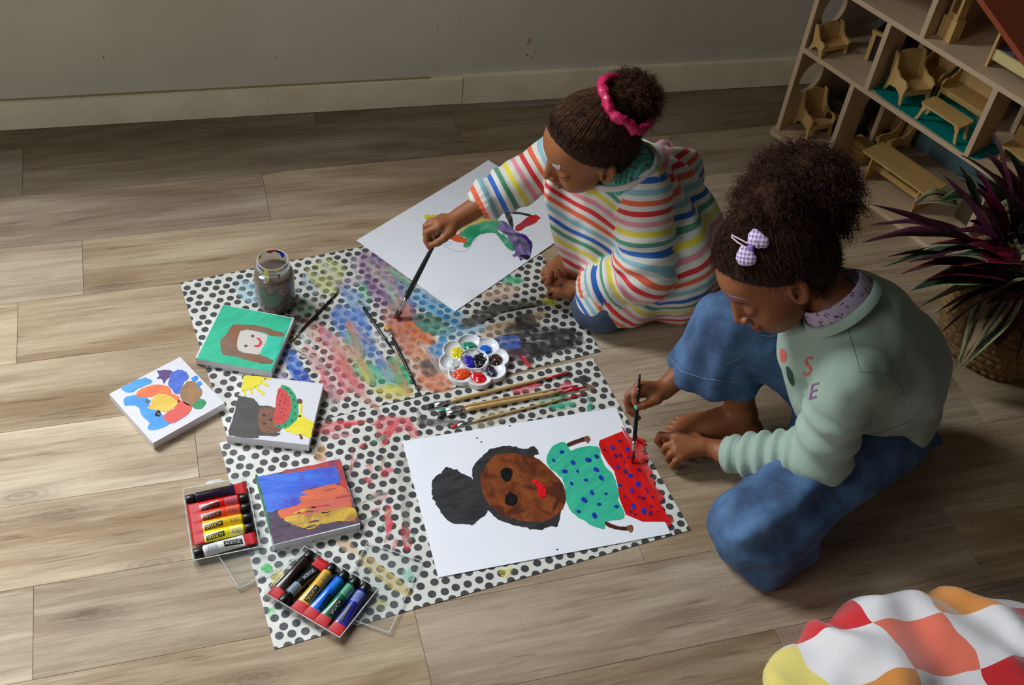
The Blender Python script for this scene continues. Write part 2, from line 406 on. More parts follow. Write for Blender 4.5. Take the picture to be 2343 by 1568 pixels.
for row in range(-3, 14):
    y1 = SOFF - row * SW; y0 = y1 - SW
    for k in range(-4, 5):
        x0 = joints.get(row, .3) + k * PL; x1 = x0 + PL
        cx, cy = (x0 + x1) / 2, (y0 + y1) / 2; c = SD * cx + SN * cy
        if not (-2.3 < c[0] < 2.8 and -.15 < c[1] < 3.2): continue
        if (c - W0) @ WN > .1: continue
        bm = bmesh.new(); g = .0004; box(bm, -PL / 2 + g, -SW / 2 + g, -.0025, PL / 2 - g, SW / 2 - g, 0)
        R = Matrix.Rotation(-SA, 4, 'Z')
        pc = R @ Vector(W0 + WN * .01 - c); pn = R @ Vector(WN)
        bmesh.ops.bisect_plane(bm, geom=bm.verts[:] + bm.edges[:] + bm.faces[:], plane_co=pc, plane_no=pn, clear_outer=True)
        if not bm.faces: bm.free(); continue
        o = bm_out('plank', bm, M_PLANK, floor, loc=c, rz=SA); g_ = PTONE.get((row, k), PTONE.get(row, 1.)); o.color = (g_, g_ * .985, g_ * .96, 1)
# wall with its window opening
def wall_mat():
    t = NT('wall_paint'); v = t.coord()
    n = t.noise(v, 2.2, 4, .6); n2 = t.noise(v, 14, 4, .6)
    c = t.mix(t.maprange(n, .35, .65), lin((200, 195, 178)), lin((190, 184, 166)))
    c = t.mix(t.math('MULTIPLY', t.maprange(n2, .60, .78), .35), c, lin((176, 168, 150)))
    t.set(Base_Color=c, Roughness=.75); t.bump(t.noise(v, 260, 2), .00015); return t.m
M_WALL = wall_mat()
def wallpiece(bm, s0, s1, z0, z1, d0=0., d1=.16):
    MM = Matrix(((WD[0], WN[0], 0, W0[0]), (WD[1], WN[1], 0, W0[1]), (0, 0, 1, 0), (0, 0, 0, 1)))
    return box(bm, s0, d0, z0, s1, d1, z1, M=MM)
bm = bmesh.new()
for a in ((-2.2, WIN_S0, 0, 2.6), (WIN_S1, 4.2, 0, 2.6), (WIN_S0, WIN_S1, 0, WIN_Z0), (WIN_S0, WIN_S1, WIN_Z1, 2.6)): wallpiece(bm, *a)
wall = bm_out('wall_back', bm, M_WALL); wall['kind'] = 'structure'
M_TRIM = NT('trim_paint'); _v = M_TRIM.coord(); _n = M_TRIM.noise(_v, 9, 4, .6)
M_TRIM.set(Base_Color=M_TRIM.mix(M_TRIM.maprange(_n, .4, .7), lin((234, 224, 196)), lin((218, 206, 172))), Roughness=.45); M_TRIM.bump(_n, .0006); M_TRIM = M_TRIM.m
def trimbox(name, pieces, mat, b=.003, kind='structure', parent=None):
    bm = bmesh.new()
    for q in pieces: wallpiece(bm, *q)
    bev(bm, b); o = bm_out(name, bm, mat, parent)
    if kind: o['kind'] = kind
    return o
# the skirting is two lengths meeting with a small step
trimbox('baseboard_back', [(-2.2, 1.083, 0.001, .0735, -.013, 0), (1.085, 4.2, 0.001, .079, -.015, 0)], M_TRIM, .004)
trimbox('trim_1', [(-2.2, 1.0, .0735, .0765, -.004, 0)], plain('filler_line', (150, 132, 96), .7), .0008)
w = trimbox('window_1', [(WIN_S0, WIN_S0 + .05, WIN_Z0, WIN_Z1, .05, .09), (WIN_S1 - .05, WIN_S1, WIN_Z0, WIN_Z1, .05, .09), (WIN_S0 + .05, WIN_S1 - .05, WIN_Z0, WIN_Z0 + .05, .05, .09),
    (WIN_S0 + .05, WIN_S1 - .05, WIN_Z1 - .05, WIN_Z1, .05, .09), ((WIN_S0 + WIN_S1) / 2 - .02, (WIN_S0 + WIN_S1) / 2 + .02, WIN_Z0 + .05, WIN_Z1 - .05, .055, .085)], M_TRIM, .004)
trimbox('window_sill', [(WIN_S0 - .04, WIN_S1 + .04, WIN_Z0 - .025, WIN_Z0, -.05, .05)], M_TRIM, .004, None, w)
# marks on the wall paint
M_WM = plain('wall_mark', (165, 96, 92), .8); M_WM2 = plain('wall_scuff', (110, 104, 92), .8)
def wallmark(s, z, r, mat, ang=0, asp=1.5):
    v = [W0 - WN * .0006 + WD * s + V3(0, 0, z)]
    for i in range(10):
        a = 2 * math.pi * i / 10; rr = r * random.uniform(.6, 1.2); x = rr * math.cos(a); y = rr * math.sin(a) * asp
        v.append(v[0] + WD * (x * math.cos(ang) - y * math.sin(ang)) + V3(0, 0, x * math.sin(ang) + y * math.cos(ang)))
    part('paint_mark', v, [(0, 1 + i, 1 + (i + 1) % 10) for i in range(10)], mat, wall)
def wall_at(px, py):
    d = CF + (px - IW / 2) / FPX * CR - (py - IH / 2) / FPX * CU; o = V3(0, 0, CH); t = ((W0 - o) @ WN) / (d @ WN); P = o + d * t
    return (P - W0) @ WD, P[2]
for px, py, r, m, a in ((1212, 92, .004, M_WM, .6), (1208, 100, .0025, M_WM, -.5), (1206, 126, .003, M_WM, 1.2), (1216, 132, .002, M_WM, 0), (1222, 120, .0018, M_WM, .5), (237, 131, .002, M_WM2, 0), (632, 131, .0018, M_WM2, 0), (1000, 60, .0016, M_WM2, 0), (1050, 55, .0016, M_WM2, 0)):
    s, z = wall_at(px, py); wallmark(s, z, r, m, a)
# ================================================================ MATS, PAPERS, CANVASES
def dot_mat():
    t = NT('dotted_vinyl'); A, B = .0212, .0368
    xyz = t.n('ShaderNodeSeparateXYZ', {0: t.coord()}).outputs
    def lat(ox, oy, sd):
        u = t.math('ADD', t.math('DIVIDE', xyz[0], A), ox); v = t.math('ADD', t.math('DIVIDE', xyz[1], B), oy)
        w = t.n('ShaderNodeTexWhiteNoise', {'Vector': t.n('ShaderNodeCombineXYZ', {0: t.math('FLOOR', u), 1: t.math('FLOOR', v), 2: sd}).outputs[0]}, noise_dimensions='3D').outputs['Color']
        w = t.n('ShaderNodeSeparateColor', {0: w}).outputs
        jx = t.math('MULTIPLY', t.math('SUBTRACT', w[0], .5), .0052); jy = t.math('MULTIPLY', t.math('SUBTRACT', w[1], .5), .0058)
        dx = t.math('SUBTRACT', t.math('MULTIPLY', t.math('SUBTRACT', t.math('FRACT', u), .5), A), jx)
        dy = t.math('SUBTRACT', t.math('MULTIPLY', t.math('SUBTRACT', t.math('FRACT', v), .5), B), jy)
        return t.math('SQRT', t.math('ADD', t.math('MULTIPLY', dx, dx), t.math('MULTIPLY', dy, dy)))
    d = t.math('MINIMUM', lat(50., 50., 1.), lat(50.5, 50.5, 7.))
    f = t.maprange(d, .0069, .0074, 1, 0)
    n = t.noise(t.coord(), 30, 4, .6)
    base = t.mix(n, lin((214, 212, 200)), lin((226, 225, 216)))
    base = t.mix(t.math('MULTIPLY', t.maprange(t.noise(t.coord(loc=(3, 1, 0)), 6, 4, .6), .52, .7), .35), base, lin((196, 188, 168)))
    t.set(Base_Color=t.mix(f, base, t.mix(n, lin((58, 58, 60)), lin((80, 80, 82)))), Roughness=t.maprange(n, .3, .7, .30, .42))
    t.b.inputs['Specular IOR Level'].default_value = .55
    t.bump(t.noise(t.coord(), 14, 3, .5), .003); return t.m
M_DOT = dot_mat()
def sheet_mesh(w, h, nx, ny, th, zf):
    """thin sheet with gentle unevenness zf(x,y)"""
    xs = np.linspace(0, w, nx); ys = np.linspace(0, h, ny); X, Y = np.meshgrid(xs, ys, indexing='ij'); Z = np.maximum(zf(X, Y), 0)
    top = np.stack([X, Y, Z + th], -1).reshape(-1, 3); bot = np.stack([X, Y, Z], -1).reshape(-1, 3); v = np.r_[top, bot]; n = nx * ny; f = []
    for i in range(nx - 1):
        for j in range(ny - 1):
            a, b, c, d = i * ny + j, (i + 1) * ny + j, (i + 1) * ny + j + 1, i * ny + j + 1
            f.append((a, b, c, d)); f.append((n + a, n + d, n + c, n + b))
    for i in range(nx - 1): f.append((i * ny, n + i * ny, n + (i + 1) * ny, (i + 1) * ny)); a = i * ny + ny - 1; b = a + ny; f.append((a, b, n + b, n + a))
    for j in range(ny - 1): f.append((j, j + 1, n + j + 1, n + j)); a = (nx - 1) * ny + j; f.append((a, n + a, n + a + 1, a + 1))
    return v, f
def sheet(name, corner, ang, w, h, th, z, mat, label, cat, group=None, zf=None, nx=24, ny=16):
    v, f = sheet_mesh(w, h, nx, ny, th, zf or (lambda X, Y: X * 0)); me = mesh_of(name, v, f)
    o = bpy.data.objects.new(name, me); me.materials.append(mat); COL.objects.link(o); o.location = (corner[0], corner[1], z); o.rotation_euler = (0, 0, ang)
    return tag(o, label, cat, group)
# back mat and front mat (75 x 44 cm)
G_MAT = 'dotted paint mats on the floor'
bl = at(1375, 805); tl = at(527, 628)
a1 = math.radians(27.6)
bmx = bl - .752 * V3(math.cos(a1), math.sin(a1), 0)
mat_back = sheet('painting_mat', bmx, a1, .752, .4405, .0009, .0004, M_DOT, 'black dotted white vinyl mat smeared with many colours, under the jar and flower palette', 'mat', G_MAT)
a2 = math.radians(26.3); f0 = at(628, 1487)
mat_front = sheet('painting_mat', f0, a2, .744, .434, .0009, .0004, M_DOT, 'black dotted white vinyl mat with red streaks, under the portrait sheet and second tube box', 'mat', G_MAT)
def child_frame(o):  # films and blobs are children of a rotated object: convert
    return o
def adopt(o, par):
    """keep world placement under a rotated parent"""
    bpy.context.view_layer.update() if False else None
    P = Matrix.Translation(par.location) @ Matrix.Rotation(par.rotation_euler[2], 4, 'Z')
    Mw = Matrix.Translation(o.location); L = P.inverted() @ Mw
    o.parent = par; o.location = L.to_translation(); o.rotation_euler = L.to_euler(); return o
ZM = .0016
SM = {}
def smat(c, alpha, ang, **k):
    key = (c, alpha, round(ang, 1), tuple(k.items()))
    if key not in SM: SM[key] = smear('smear_paint', c, alpha, ang, **k)
    return SM[key]
def mfilm(par, pts, c, alpha=.6, ang=0., z=ZM, **k): return adopt(film('paint_smear', pts, z, smat(c, min(1, alpha * (.86 if alpha < .95 else 1)), ang, **k), None), par)
PURPLE, BLUE, PINK, GREEN, YEL, ORA, LBL, BLK, TEAL, RED, BRN = (142, 92, 150), (92, 140, 215), (226, 112, 122), (70, 190, 140), (226, 212, 96), (226, 140, 96), (58, 168, 224), (30, 30, 32), (70, 150, 128), (222, 40, 58), (170, 128, 84)
bk = mat_back; _z = ZM
for pts, c, al, an in (
    ([(818, 590), (850, 570), (905, 600), (945, 680), (960, 740), (925, 745), (880, 690), (835, 650)], PURPLE, .8, -.9),
    ([(828, 640), (870, 650), (920, 720), (950, 760), (930, 780), (870, 730)], PURPLE, .6, -.9),
    ([(860, 575), (905, 565), (890, 600), (835, 605)], (110, 80, 170), .6, .3),
    ([(890, 600), (930, 600), (970, 650), (930, 640)], (120, 80, 150), .5, -.6),
    ([(900, 640), (960, 660), (1030, 690), (1080, 740), (1060, 760), (990, 720), (930, 690)], LBL, .7, -.5),
    ([(815, 645), (838, 650), (850, 690), (835, 690)], GREEN, .5, -.9),
    ([(752, 715), (800, 690), (840, 720), (855, 780), (830, 790), (780, 770)], BLUE, .85, -.9),
    ([(780, 760), (840, 770), (862, 800), (830, 812), (795, 790)], BLUE, .8, -.9),
    ([(722, 742), (760, 760), (800, 830), (845, 880), (830, 905), (780, 880), (740, 820)], PINK, .85, -1.),
    ([(735, 830), (770, 850), (800, 905), (770, 915), (735, 890)], PINK, .75, -1.),
    ([(690, 790), (725, 800), (745, 850), (715, 850)], PINK, .45, -.8),
    ([(800, 840), (860, 830), (905, 815), (940, 850), (930, 900), (880, 890), (830, 870)], GREEN, .85, -.3),
    ([(880, 830), (920, 830), (945, 870), (905, 880)], (60, 200, 130), .6, -.9),
    ([(795, 810), (830, 820), (860, 870), (838, 880)], YEL, .7, -1.),
    ([(845, 890), (890, 880), (945, 885), (935, 910), (880, 915)], YEL, .85, .1),
    ([(640, 800), (670, 790), (700, 850), (720, 900), (735, 930), (705, 920), (660, 850)], (60, 120, 215), .8, -.9),
    ([(665, 845), (700, 850), (710, 870), (680, 868)], (30, 70, 185), .9, -.5),
    ([(870, 720), (905, 690), (950, 740), (1000, 790), (1010, 830), (965, 840), (915, 790)], ORA, .75, -.9),
    ([(905, 740), (960, 740), (1000, 780), (985, 790), (930, 765)], (236, 120, 60), .75, -.5),
    ([(955, 735), (1010, 735), (1040, 760), (1010, 770), (960, 757)], TEAL, .9, -.4),
    ([(940, 720), (985, 715), (1015, 745), (970, 750)], (80, 150, 130), .7, -.5),
    ([(900, 800), (950, 800), (1005, 840), (1030, 890), (985, 895), (930, 850)], (232, 168, 132), .8, -.8),
    ([(960, 860), (1035, 865), (1030, 895), (955, 890)], (228, 134, 92), .8, .1),
    ([(985, 790), (1015, 770), (1030, 800), (1000, 825), (980, 810)], LBL, .85, -.8),
    ([(1000, 765), (1060, 745), (1120, 742), (1080, 770), (1040, 780)], (130, 190, 225), .6, .2),
    ([(1045, 745), (1120, 700), (1250, 685), (1262, 695), (1150, 715), (1070, 755)], (78, 76, 66), .95, .35),
    ([(1100, 755), (1200, 720), (1250, 715), (1220, 750), (1130, 775)], (192, 160, 116), .75, .3),
    ([(1235, 685), (1262, 684), (1280, 700), (1255, 697)], (208, 212, 40), 1., -.3),
    ([(1145, 640), (1165, 628), (1200, 640), (1185, 655), (1155, 655)], GREEN, .85, .2),
    ([(1110, 660), (1170, 650), (1190, 670), (1120, 690)], (232, 190, 160), .55, .3),
    ([(1145, 770), (1180, 735), (1240, 745), (1290, 750), (1325, 765), (1335, 790), (1280, 805), (1230, 815), (1170, 800)], BLK, 1., .3),
    ([(1155, 790), (1230, 770), (1310, 745), (1330, 775), (1270, 800), (1190, 825)], BLK, 1., .35),
    ([(1180, 725), (1220, 720), (1225, 750), (1190, 755)], BLK, .9, .9),
    ([(1130, 775), (1185, 770), (1190, 800), (1150, 800)], (78, 112, 205), .75, .2),
    ([(1160, 800), (1200, 800), (1225, 830), (1200, 835), (1170, 820)], (90, 50, 60), .8, -.4),
    ([(1185, 815), (1200, 818), (1215, 838), (1208, 840)], RED, 1., -.7),
    ([(960, 830), (1000, 820), (1010, 850), (975, 862)], (70, 72, 74), .7, .2),
    ([(535, 640), (590, 650), (600, 690), (560, 690), (540, 665)], (150, 205, 225), .5, -.6),
    ([(700, 615), (760, 590), (790, 620), (760, 680), (715, 650)], (226, 228, 120), .5, -.6),
    ([(670, 690), (700, 680), (720, 705), (690, 720)], (150, 215, 170), .5, .3),
    ([(770, 640), (840, 630), (840, 650), (770, 655)], (200, 170, 205), .4, .2)):
    mfilm(bk, pts, c, al, an, z=_z); _z += .00003
fr = mat_front; _z = ZM
for pts, c, al, an in (
    ([(715, 985), (760, 965), (830, 960), (835, 968), (770, 985), (725, 995)], (226, 60, 70), .9, .2),
    ([(850, 965), (900, 950), (940, 960), (930, 985), (880, 1000), (860, 985)], (232, 90, 100), .7, .6),
    ([(895, 960), (915, 965), (880, 1020), (868, 1010)], (230, 80, 95), .8, 1.),
    ([(745, 990), (800, 985), (800, 1000), (750, 1005)], (240, 160, 165), .6, .2),
    ([(925, 960), (950, 975), (960, 1000), (940, 1000)], (232, 90, 100), .7, -.8),
    ([(948, 935), (958, 935), (972, 975), (962, 975)], (60, 20, 24), 1., -1.),
    ([(965, 955), (1060, 965), (1050, 975), (960, 975)], (92, 88, 84), .8, 0.),
    ([(880, 1158), (895, 1158), (898, 1200), (890, 1222), (882, 1215)], (222, 60, 80), .95, 1.4),
    ([(918, 1200), (932, 1205), (942, 1245), (932, 1262), (922, 1250)], (196, 30, 44), 1., -1.3),
    ([(872, 1075), (900, 1072), (888, 1090), (875, 1092)], (226, 50, 90), .9, .4),
    ([(833, 1090), (848, 1095), (852, 1108), (836, 1104)], (200, 30, 60), .9, -.5),
    ([(848, 1130), (878, 1128), (885, 1142), (855, 1145)], (238, 130, 140), .8, .1),
    ([(835, 1065), (850, 1062), (850, 1085)], (235, 120, 120), .6, 0.),
    ([(905, 1040), (935, 1040), (938, 1200), (925, 1230), (915, 1120)], (120, 116, 106), .45, 1.5),
    ([(725, 1018), (745, 1025), (738, 1060), (722, 1050)], (214, 160, 100), .7, 1.2),
    ([(770, 1240), (800, 1240), (820, 1262), (785, 1262)], (222, 180, 130), .6, -.4),
    ([(810, 1262), (850, 1280), (930, 1340), (940, 1365), (900, 1350), (850, 1310)], (226, 196, 96), .75, -.6),
    ([(595, 1295), (618, 1290), (622, 1308), (600, 1306)], (80, 200, 110), .9, .1),
    ([(612, 1395), (625, 1390), (630, 1405), (615, 1415)], (110, 210, 130), .8, .1),
    ([(620, 1325), (640, 1300), (650, 1320), (632, 1345)], (232, 214, 110), .6, .8),
    ([(865, 1370), (885, 1375), (880, 1398), (860, 1390)], (232, 222, 120), .7, .4),
    ([(920, 1310), (940, 1305), (950, 1325), (930, 1330)], (150, 225, 190), .6, .3),
    ([(1170, 885), (1230, 875), (1235, 885), (1200, 898), (1180, 900)], (238, 80, 100), .85, .2),
    ([(1220, 925), (1285, 900), (1310, 915), (1270, 935)], (60, 165, 120), .75, .3),
    ([(1260, 928), (1310, 920), (1315, 930), (1270, 938)], (70, 190, 150), .9, .2),
    ([(1340, 905), (1352, 910), (1358, 925), (1352, 945), (1342, 942), (1345, 925)], (58, 180, 148), 1., -1.3),
    ([(1283, 852), (1305, 848), (1308, 862), (1290, 866)], (44, 34, 36), 1., 0.),
    ([(1322, 862), (1340, 858), (1345, 875), (1330, 882)], (40, 34, 32), 1., 0.),
    ([(1345, 880), (1362, 884), (1355, 895), (1342, 892)], (130, 90, 56), .9, 0.),
    ([(1280, 880), (1300, 872), (1312, 885), (1290, 890)], (236, 90, 110), .7, .2),
    ([(1075, 960), (1140, 930), (1170, 950), (1100, 985)], (196, 186, 160), .5, .3),
    ([(1140, 1305), (1170, 1300), (1168, 1318), (1148, 1320)], (232, 222, 70), .9, 0.)):
    mfilm(fr, pts, c, al, an, z=_z); _z += .00003
# the two A3 sheets
def paper_mat():
    t = NT('drawing_paper'); v = t.coord(); n = t.noise(v, 400, 3, .6)
    t.set(Base_Color=t.mix(n, lin((238, 240, 246)), lin((246, 247, 251))), Roughness=.55); t.b.inputs['Specular IOR Level'].default_value = .4
    t.bump(t.noise(v, 5, 2), .004); return t.m
M_PAPER = paper_mat()
ZP = .0026
pA = sheet('painted_sheet', V3(-.07283, 1.04827, 0), .36123, .42, .297, .0004, ZP, M_PAPER, 'large white paper painted with a child in green dress and red skirt, front mat', 'painting', 'painted paper sheets',
           zf=lambda X, Y: .004 * np.exp(-((X - .42) ** 2 + (Y - .05) ** 2) / .004) * 0)
pB = sheet('painted_sheet', V3(-.12428, 1.68016, 0), .92751, .42, .297, .0004, ZP, M_PAPER, 'large white paper sheet with a painted rainbow dog shape, under the outstretched striped arm', 'painting', 'painted paper sheets',
           zf=lambda X, Y: np.clip((X - .30), 0, 1) ** 2 * .25)
ZA = ZP + .0005
def ab(par, name, pts, mat, th=.0004, rag=1.2, k=6, smooth=True, dz=0., label=None):
    return adopt(blob(name, pts, ZA + dz * .5, mat, None, th * .7, rag, k, smooth, label), par)
def zf4(ox, oy, s, L): return [(ox + x * s, oy + y * s) for x, y in L]
ZQ = lambda L: zf4(900, 740, .38273, L)      # read off the enlarged crop
k_hair = paint('paint_black_hair', (44, 44, 46), (62, 62, 64), None, .5, 60, 3, .33, .0006)
k_skin = paint('paint_brown_skin', (128, 62, 28), (148, 80, 40), (88, 42, 26), -1.1, 60, 8, .3, .0006)
k_dress = paint('paint_mint', (40, 178, 142), (66, 196, 158), None, .9, 50, 6, .45, .0004)
k_red = paint('paint_red', (206, 16, 18), (226, 34, 28), None, -1., 50, 6, .3, .0004)
k_gblack = paint('paint_gloss_black', (16, 16, 18), (34, 34, 38), None, 1., 90, 2, .15, .0014)
k_gred = paint('paint_gloss_red', (206, 10, 22), (236, 36, 44), None, 1., 90, 3, .2, .0012)
k_blue = paint('paint_dot_blue', (22, 42, 160), (40, 66, 190), None, .5, 90, 2, .18, .001)
k_blue2 = paint('paint_dot_violet', (88, 34, 84), (60, 34, 120), None, .5, 90, 2, .25, .0008)
k_arm = paint('paint_arm_brown', (64, 30, 22), (96, 54, 38), None, .3, 90, 6, .22, .0012)
k_hand = paint('paint_hand_tan', (124, 76, 52), (150, 96, 70), None, .3, 90, 3, .25, .0012)
ab(pA, 'painted_hair', ZQ([(230, 960), (245, 920), (290, 890), (320, 860), (350, 870), (400, 890), (470, 930), (540, 1000), (560, 1130), (500, 1180), (480, 1205), (420, 1200), (340, 1190), (290, 1140), (265, 1090), (235, 1060), (230, 1010)]), k_hair, rag=1.6)
ab(pA, 'painted_hair', ZQ([(470, 880), (500, 830), (560, 770), (620, 740), (680, 735), (740, 745), (800, 750), (840, 735), (870, 780), (840, 800), (900, 880), (960, 950), (1000, 1040), (1000, 1120), (980, 1210), (930, 1215), (860, 1235), (780, 1220), (700, 1200), (620, 1170), (560, 1110), (520, 1040), (480, 960)]), k_hair, rag=1.4, dz=.0003)
ab(pA, 'painted_face', ZQ([(525, 900), (560, 840), (610, 790), (680, 775), (760, 785), (840, 800), (900, 840), (960, 900), (1010, 960), (1030, 1040), (1010, 1110), (960, 1160), (900, 1185), (820, 1190), (740, 1175), (660, 1150), (590, 1100), (545, 1040), (525, 970)]), k_skin, rag=.7, dz=.0006)
ab(pA, 'painted_eye', ZQ([(645, 880), (675, 866), (705, 875), (708, 905), (690, 945), (660, 940), (642, 910)]), k_gblack, th=.0018, rag=.4, dz=.0009)
ab(pA, 'painted_eye', ZQ([(668, 1045), (690, 1015), (715, 1018), (740, 1040), (735, 1075), (700, 1090), (668, 1078)]), k_gblack, th=.0018, rag=.4, dz=.0009)
ab(pA, 'painted_mouth', ZQ([(825, 935), (855, 938), (885, 960), (910, 990), (912, 1030), (885, 1045), (862, 1020), (865, 985), (845, 965)]), k_gred, th=.0014, rag=.5, dz=.0009)
ab(pA, 'painted_chin_stroke', ZQ([(940, 950), (1000, 965), (1010, 985), (990, 1070), (960, 1120), (950, 1110), (975, 1040), (975, 985)]), paint('paint_chin', (70, 36, 24), (96, 50, 34), None, 1.3, 70, 8, .35), rag=.6, dz=.0009)
ab(pA, 'painted_arm', ZQ([(1042, 718), (1100, 695), (1150, 680), (1155, 700), (1110, 715), (1048, 737)]), k_arm, th=.0012, rag=.5)
ab(pA, 'painted_hand', ZQ([(1140, 684), (1165, 676), (1176, 695), (1165, 705), (1168, 720), (1150, 706)]), k_hand, th=.0014, rag=.5, dz=.0002)
ab(pA, 'painted_arm', ZQ([(1266, 1186), (1290, 1195), (1345, 1215), (1400, 1218), (1405, 1238), (1340, 1234), (1285, 1218), (1268, 1205)]), k_arm, th=.0012, rag=.5)
ab(pA, 'painted_hand', ZQ([(1395, 1215), (1425, 1208), (1430, 1232), (1418, 1252), (1402, 1240)]), k_hand, th=.0014, rag=.5, dz=.0002)
ab(pA, 'painted_dress', ZQ([(915, 810), (930, 770), (960, 730), (1010, 710), (1040, 725), (1060, 760), (1130, 740), (1225, 740), (1240, 800), (1270, 860), (1320, 920), (1345, 1000), (1345, 1060), (1378, 1130), (1370, 1170), (1290, 1180), (1265, 1200), (1262, 1228), (1200, 1215), (1120, 1170), (1060, 1120), (1030, 1050), (1020, 960), (980, 900), (930, 860)]), k_dress, rag=.8)
# the skirt runs off the sheet: one patch on the paper, one on the mat
ab(pA, 'painted_skirt', [(1370, 1018), (1372, 1008), (1424, 987), (1533, 1194), (1470, 1194), (1432, 1178), (1417, 1140), (1414, 1112), (1405, 1078), (1390, 1060), (1378, 1040)], k_red, rag=.0, dz=.0003, k=1)
adopt(blob('paint_smear', [(1427, 991), (1434, 989), (1440, 998), (1448, 1002), (1466, 1010), (1476, 1022), (1470, 1030), (1486, 1050), (1478, 1058), (1492, 1080), (1488, 1092), (1500, 1100), (1498, 1112), (1508, 1122), (1520, 1140), (1508, 1152), (1518, 1170), (1528, 1180), (1540, 1188), (1536, 1194), (1520, 1192)], ZM + .0012, smear('paint_red_thin', (206, 18, 16), .86, -1., soft=False), None, .0003, .8, 4), fr)
adopt(blob('paint_smear', [(1455, 1006), (1462, 1003), (1475, 1006), (1472, 1010), (1480, 1018), (1465, 1016)], ZM + .0012, k_red, None, .0003, .6, 3), fr)
def dabs(L, mat, par=pA, s=.38273, ox=900, oy=740):
    for x, y, r, a in L: ab(par, 'paint_dab', ring_pts(ox + x * s, oy + y * s, r * s * 1.15, r * s * .8, 8, rot=a), mat, th=.0012, rag=.22, k=4, dz=.0007)
dabs([(1007, 770, 12, 0), (957, 820, 10, 1), (1073, 833, 14, .8), (1025, 886, 14, 0), (1165, 818, 16, .3), (1215, 798, 13, .6), (1212, 876, 15, .4), (1242, 925, 15, .9), (1150, 938, 10, 0), (1064, 958, 10, 1), (1187, 1013, 13, 1.2), (1100, 885, 8, 1), (1270, 1020, 8, 0), (1140, 1057, 17, .6), (1230, 1083, 11, 0), (1333, 1096, 12, 0), (1107, 1126, 11, 0), (1202, 1150, 16, 1.1)], k_blue)
dabs([(1310, 745, 14, 1.3), (1400, 755, 13, 1.2), (1463, 962, 17, 1.2), (1353, 968, 12, 0), (1343, 860, 11, 0), (1415, 912, 14, .2), (1497, 1123, 17, 1.4), (1435, 1095, 15, 1.3), (1425, 1000, 12, 1.3)], k_blue)
dabs([(1330, 795, 13, 1), (1358, 790, 11, .8), (1385, 885, 14, .8), (1467, 878, 12, 1.), (1353, 705, 9, 0), (1258, 756, 7, 0), (1495, 1048, 12, 0), (1550, 1040, 8, 0), (1535, 1138, 13, 1.5), (1418, 1127, 9, 0), (1382, 1036, 9, .8), (1510, 990, 6, 0), (1542, 1095, 7, 0), (1380, 830, 6, 1), (1405, 800, 7, 1), (1470, 1040, 7, .5), (1445, 1145, 6, 0), (1582, 1125, 5, 0), (1520, 1010, 7, 0)], k_blue2)
# tiny flecks on the sheet
for x, y in ((1091, 1003), (1101, 1012), (1275, 1358 - 100)): ab(pA, 'paint_fleck', ring_pts(x, y, 2.2, 1.6, 6), k_arm, rag=.4, k=2)
ab(pA, 'paint_fleck', ring_pts(1166, 975, 3, 1.5, 6), k_blue, rag=.4, k=2)
# back sheet: rainbow dog
Z2 = lambda L: zf4(960, 400, .14032, L)
ab(pB, 'painted_ear', Z2([(75, 665), (120, 650), (200, 660), (240, 640), (300, 720), (230, 770), (130, 745), (90, 720)]), paint('paint_yellow', (226, 214, 34), (236, 226, 70), None, .2, 90, 4, .35), rag=.6)
ab(pB, 'painted_back', Z2([(540, 970), (620, 880), (740, 790), (900, 720), (1080, 690), (1230, 710), (1290, 750), (1150, 780), (900, 830), (740, 880), (600, 950)]), paint('paint_ochre', (206, 178, 50), (226, 208, 110), None, .3, 80, 8, .35), rag=.8)
ab(pB, 'painted_snout', Z2([(450, 1010), (530, 960), (620, 970), (680, 920), (700, 1010), (770, 1060), (740, 1110), (640, 1105), (540, 1075)]), paint('paint_orange', (226, 84, 30), (240, 116, 60), None, -.2, 80, 5, .28), rag=.8, dz=.0003)
ab(pB, 'painted_body', Z2([(650, 1000), (700, 920), (800, 850), (950, 790), (1150, 755), (1300, 760), (1330, 830), (1260, 900), (1400, 1000), (1500, 1080), (1580, 1200), (1500, 1240), (1400, 1160), (1300, 1030), (1240, 960), (1150, 945), (1030, 960), (920, 1020), (860, 1090), (800, 1170), (730, 1180), (720, 1130), (770, 1080), (740, 1020), (650, 1010)]), paint('paint_green', (52, 160, 116), (116, 190, 158), (30, 150, 100), .9, 60, 7, .32, .0006), rag=.9, dz=.0005)
ab(pB, 'painted_body_end', Z2([(1240, 870), (1330, 800), (1290, 750), (1400, 760), (1480, 840), (1560, 920), (1700, 970), (1790, 1050), (1830, 1130), (1810, 1290), (1770, 1380), (1690, 1370), (1640, 1400), (1600, 1330), (1520, 1330), (1560, 1260), (1500, 1130), (1430, 1010), (1350, 940)]), paint('paint_violet', (112, 78, 160), (170, 160, 190), (84, 78, 104), -1.1, 60, 7, .25, .0008), rag=1.5, dz=.0008)
ab(pB, 'painted_edge', Z2([(1560, 950), (1650, 970), (1740, 1000), (1800, 1060), (1835, 1130), (1815, 1260), (1790, 1200), (1780, 1130), (1720, 1060), (1640, 1010)]), paint('paint_deep_violet', (58, 30, 110), (80, 50, 140), None, -.9, 80, 5, .2, .001), rag=.8, dz=.0011)
ab(pB, 'painted_stroke', Z2([(1640, 1330), (1700, 1300), (1790, 1320), (1800, 1345), (1740, 1375), (1690, 1350)]), k_gblack, rag=.6, dz=.0013)
ab(pB, 'painted_tail', Z2([(1350, 580), (1410, 620), (1400, 550), (1440, 525), (1490, 550), (1520, 590), (1830, 655), (1820, 685), (1500, 630), (1510, 700), (1530, 860), (1490, 850), (1440, 760), (1400, 660)]), paint('paint_charcoal', (36, 40, 40), (84, 92, 90), None, 1.2, 90, 5, .25, .001), rag=.6, dz=.0006)
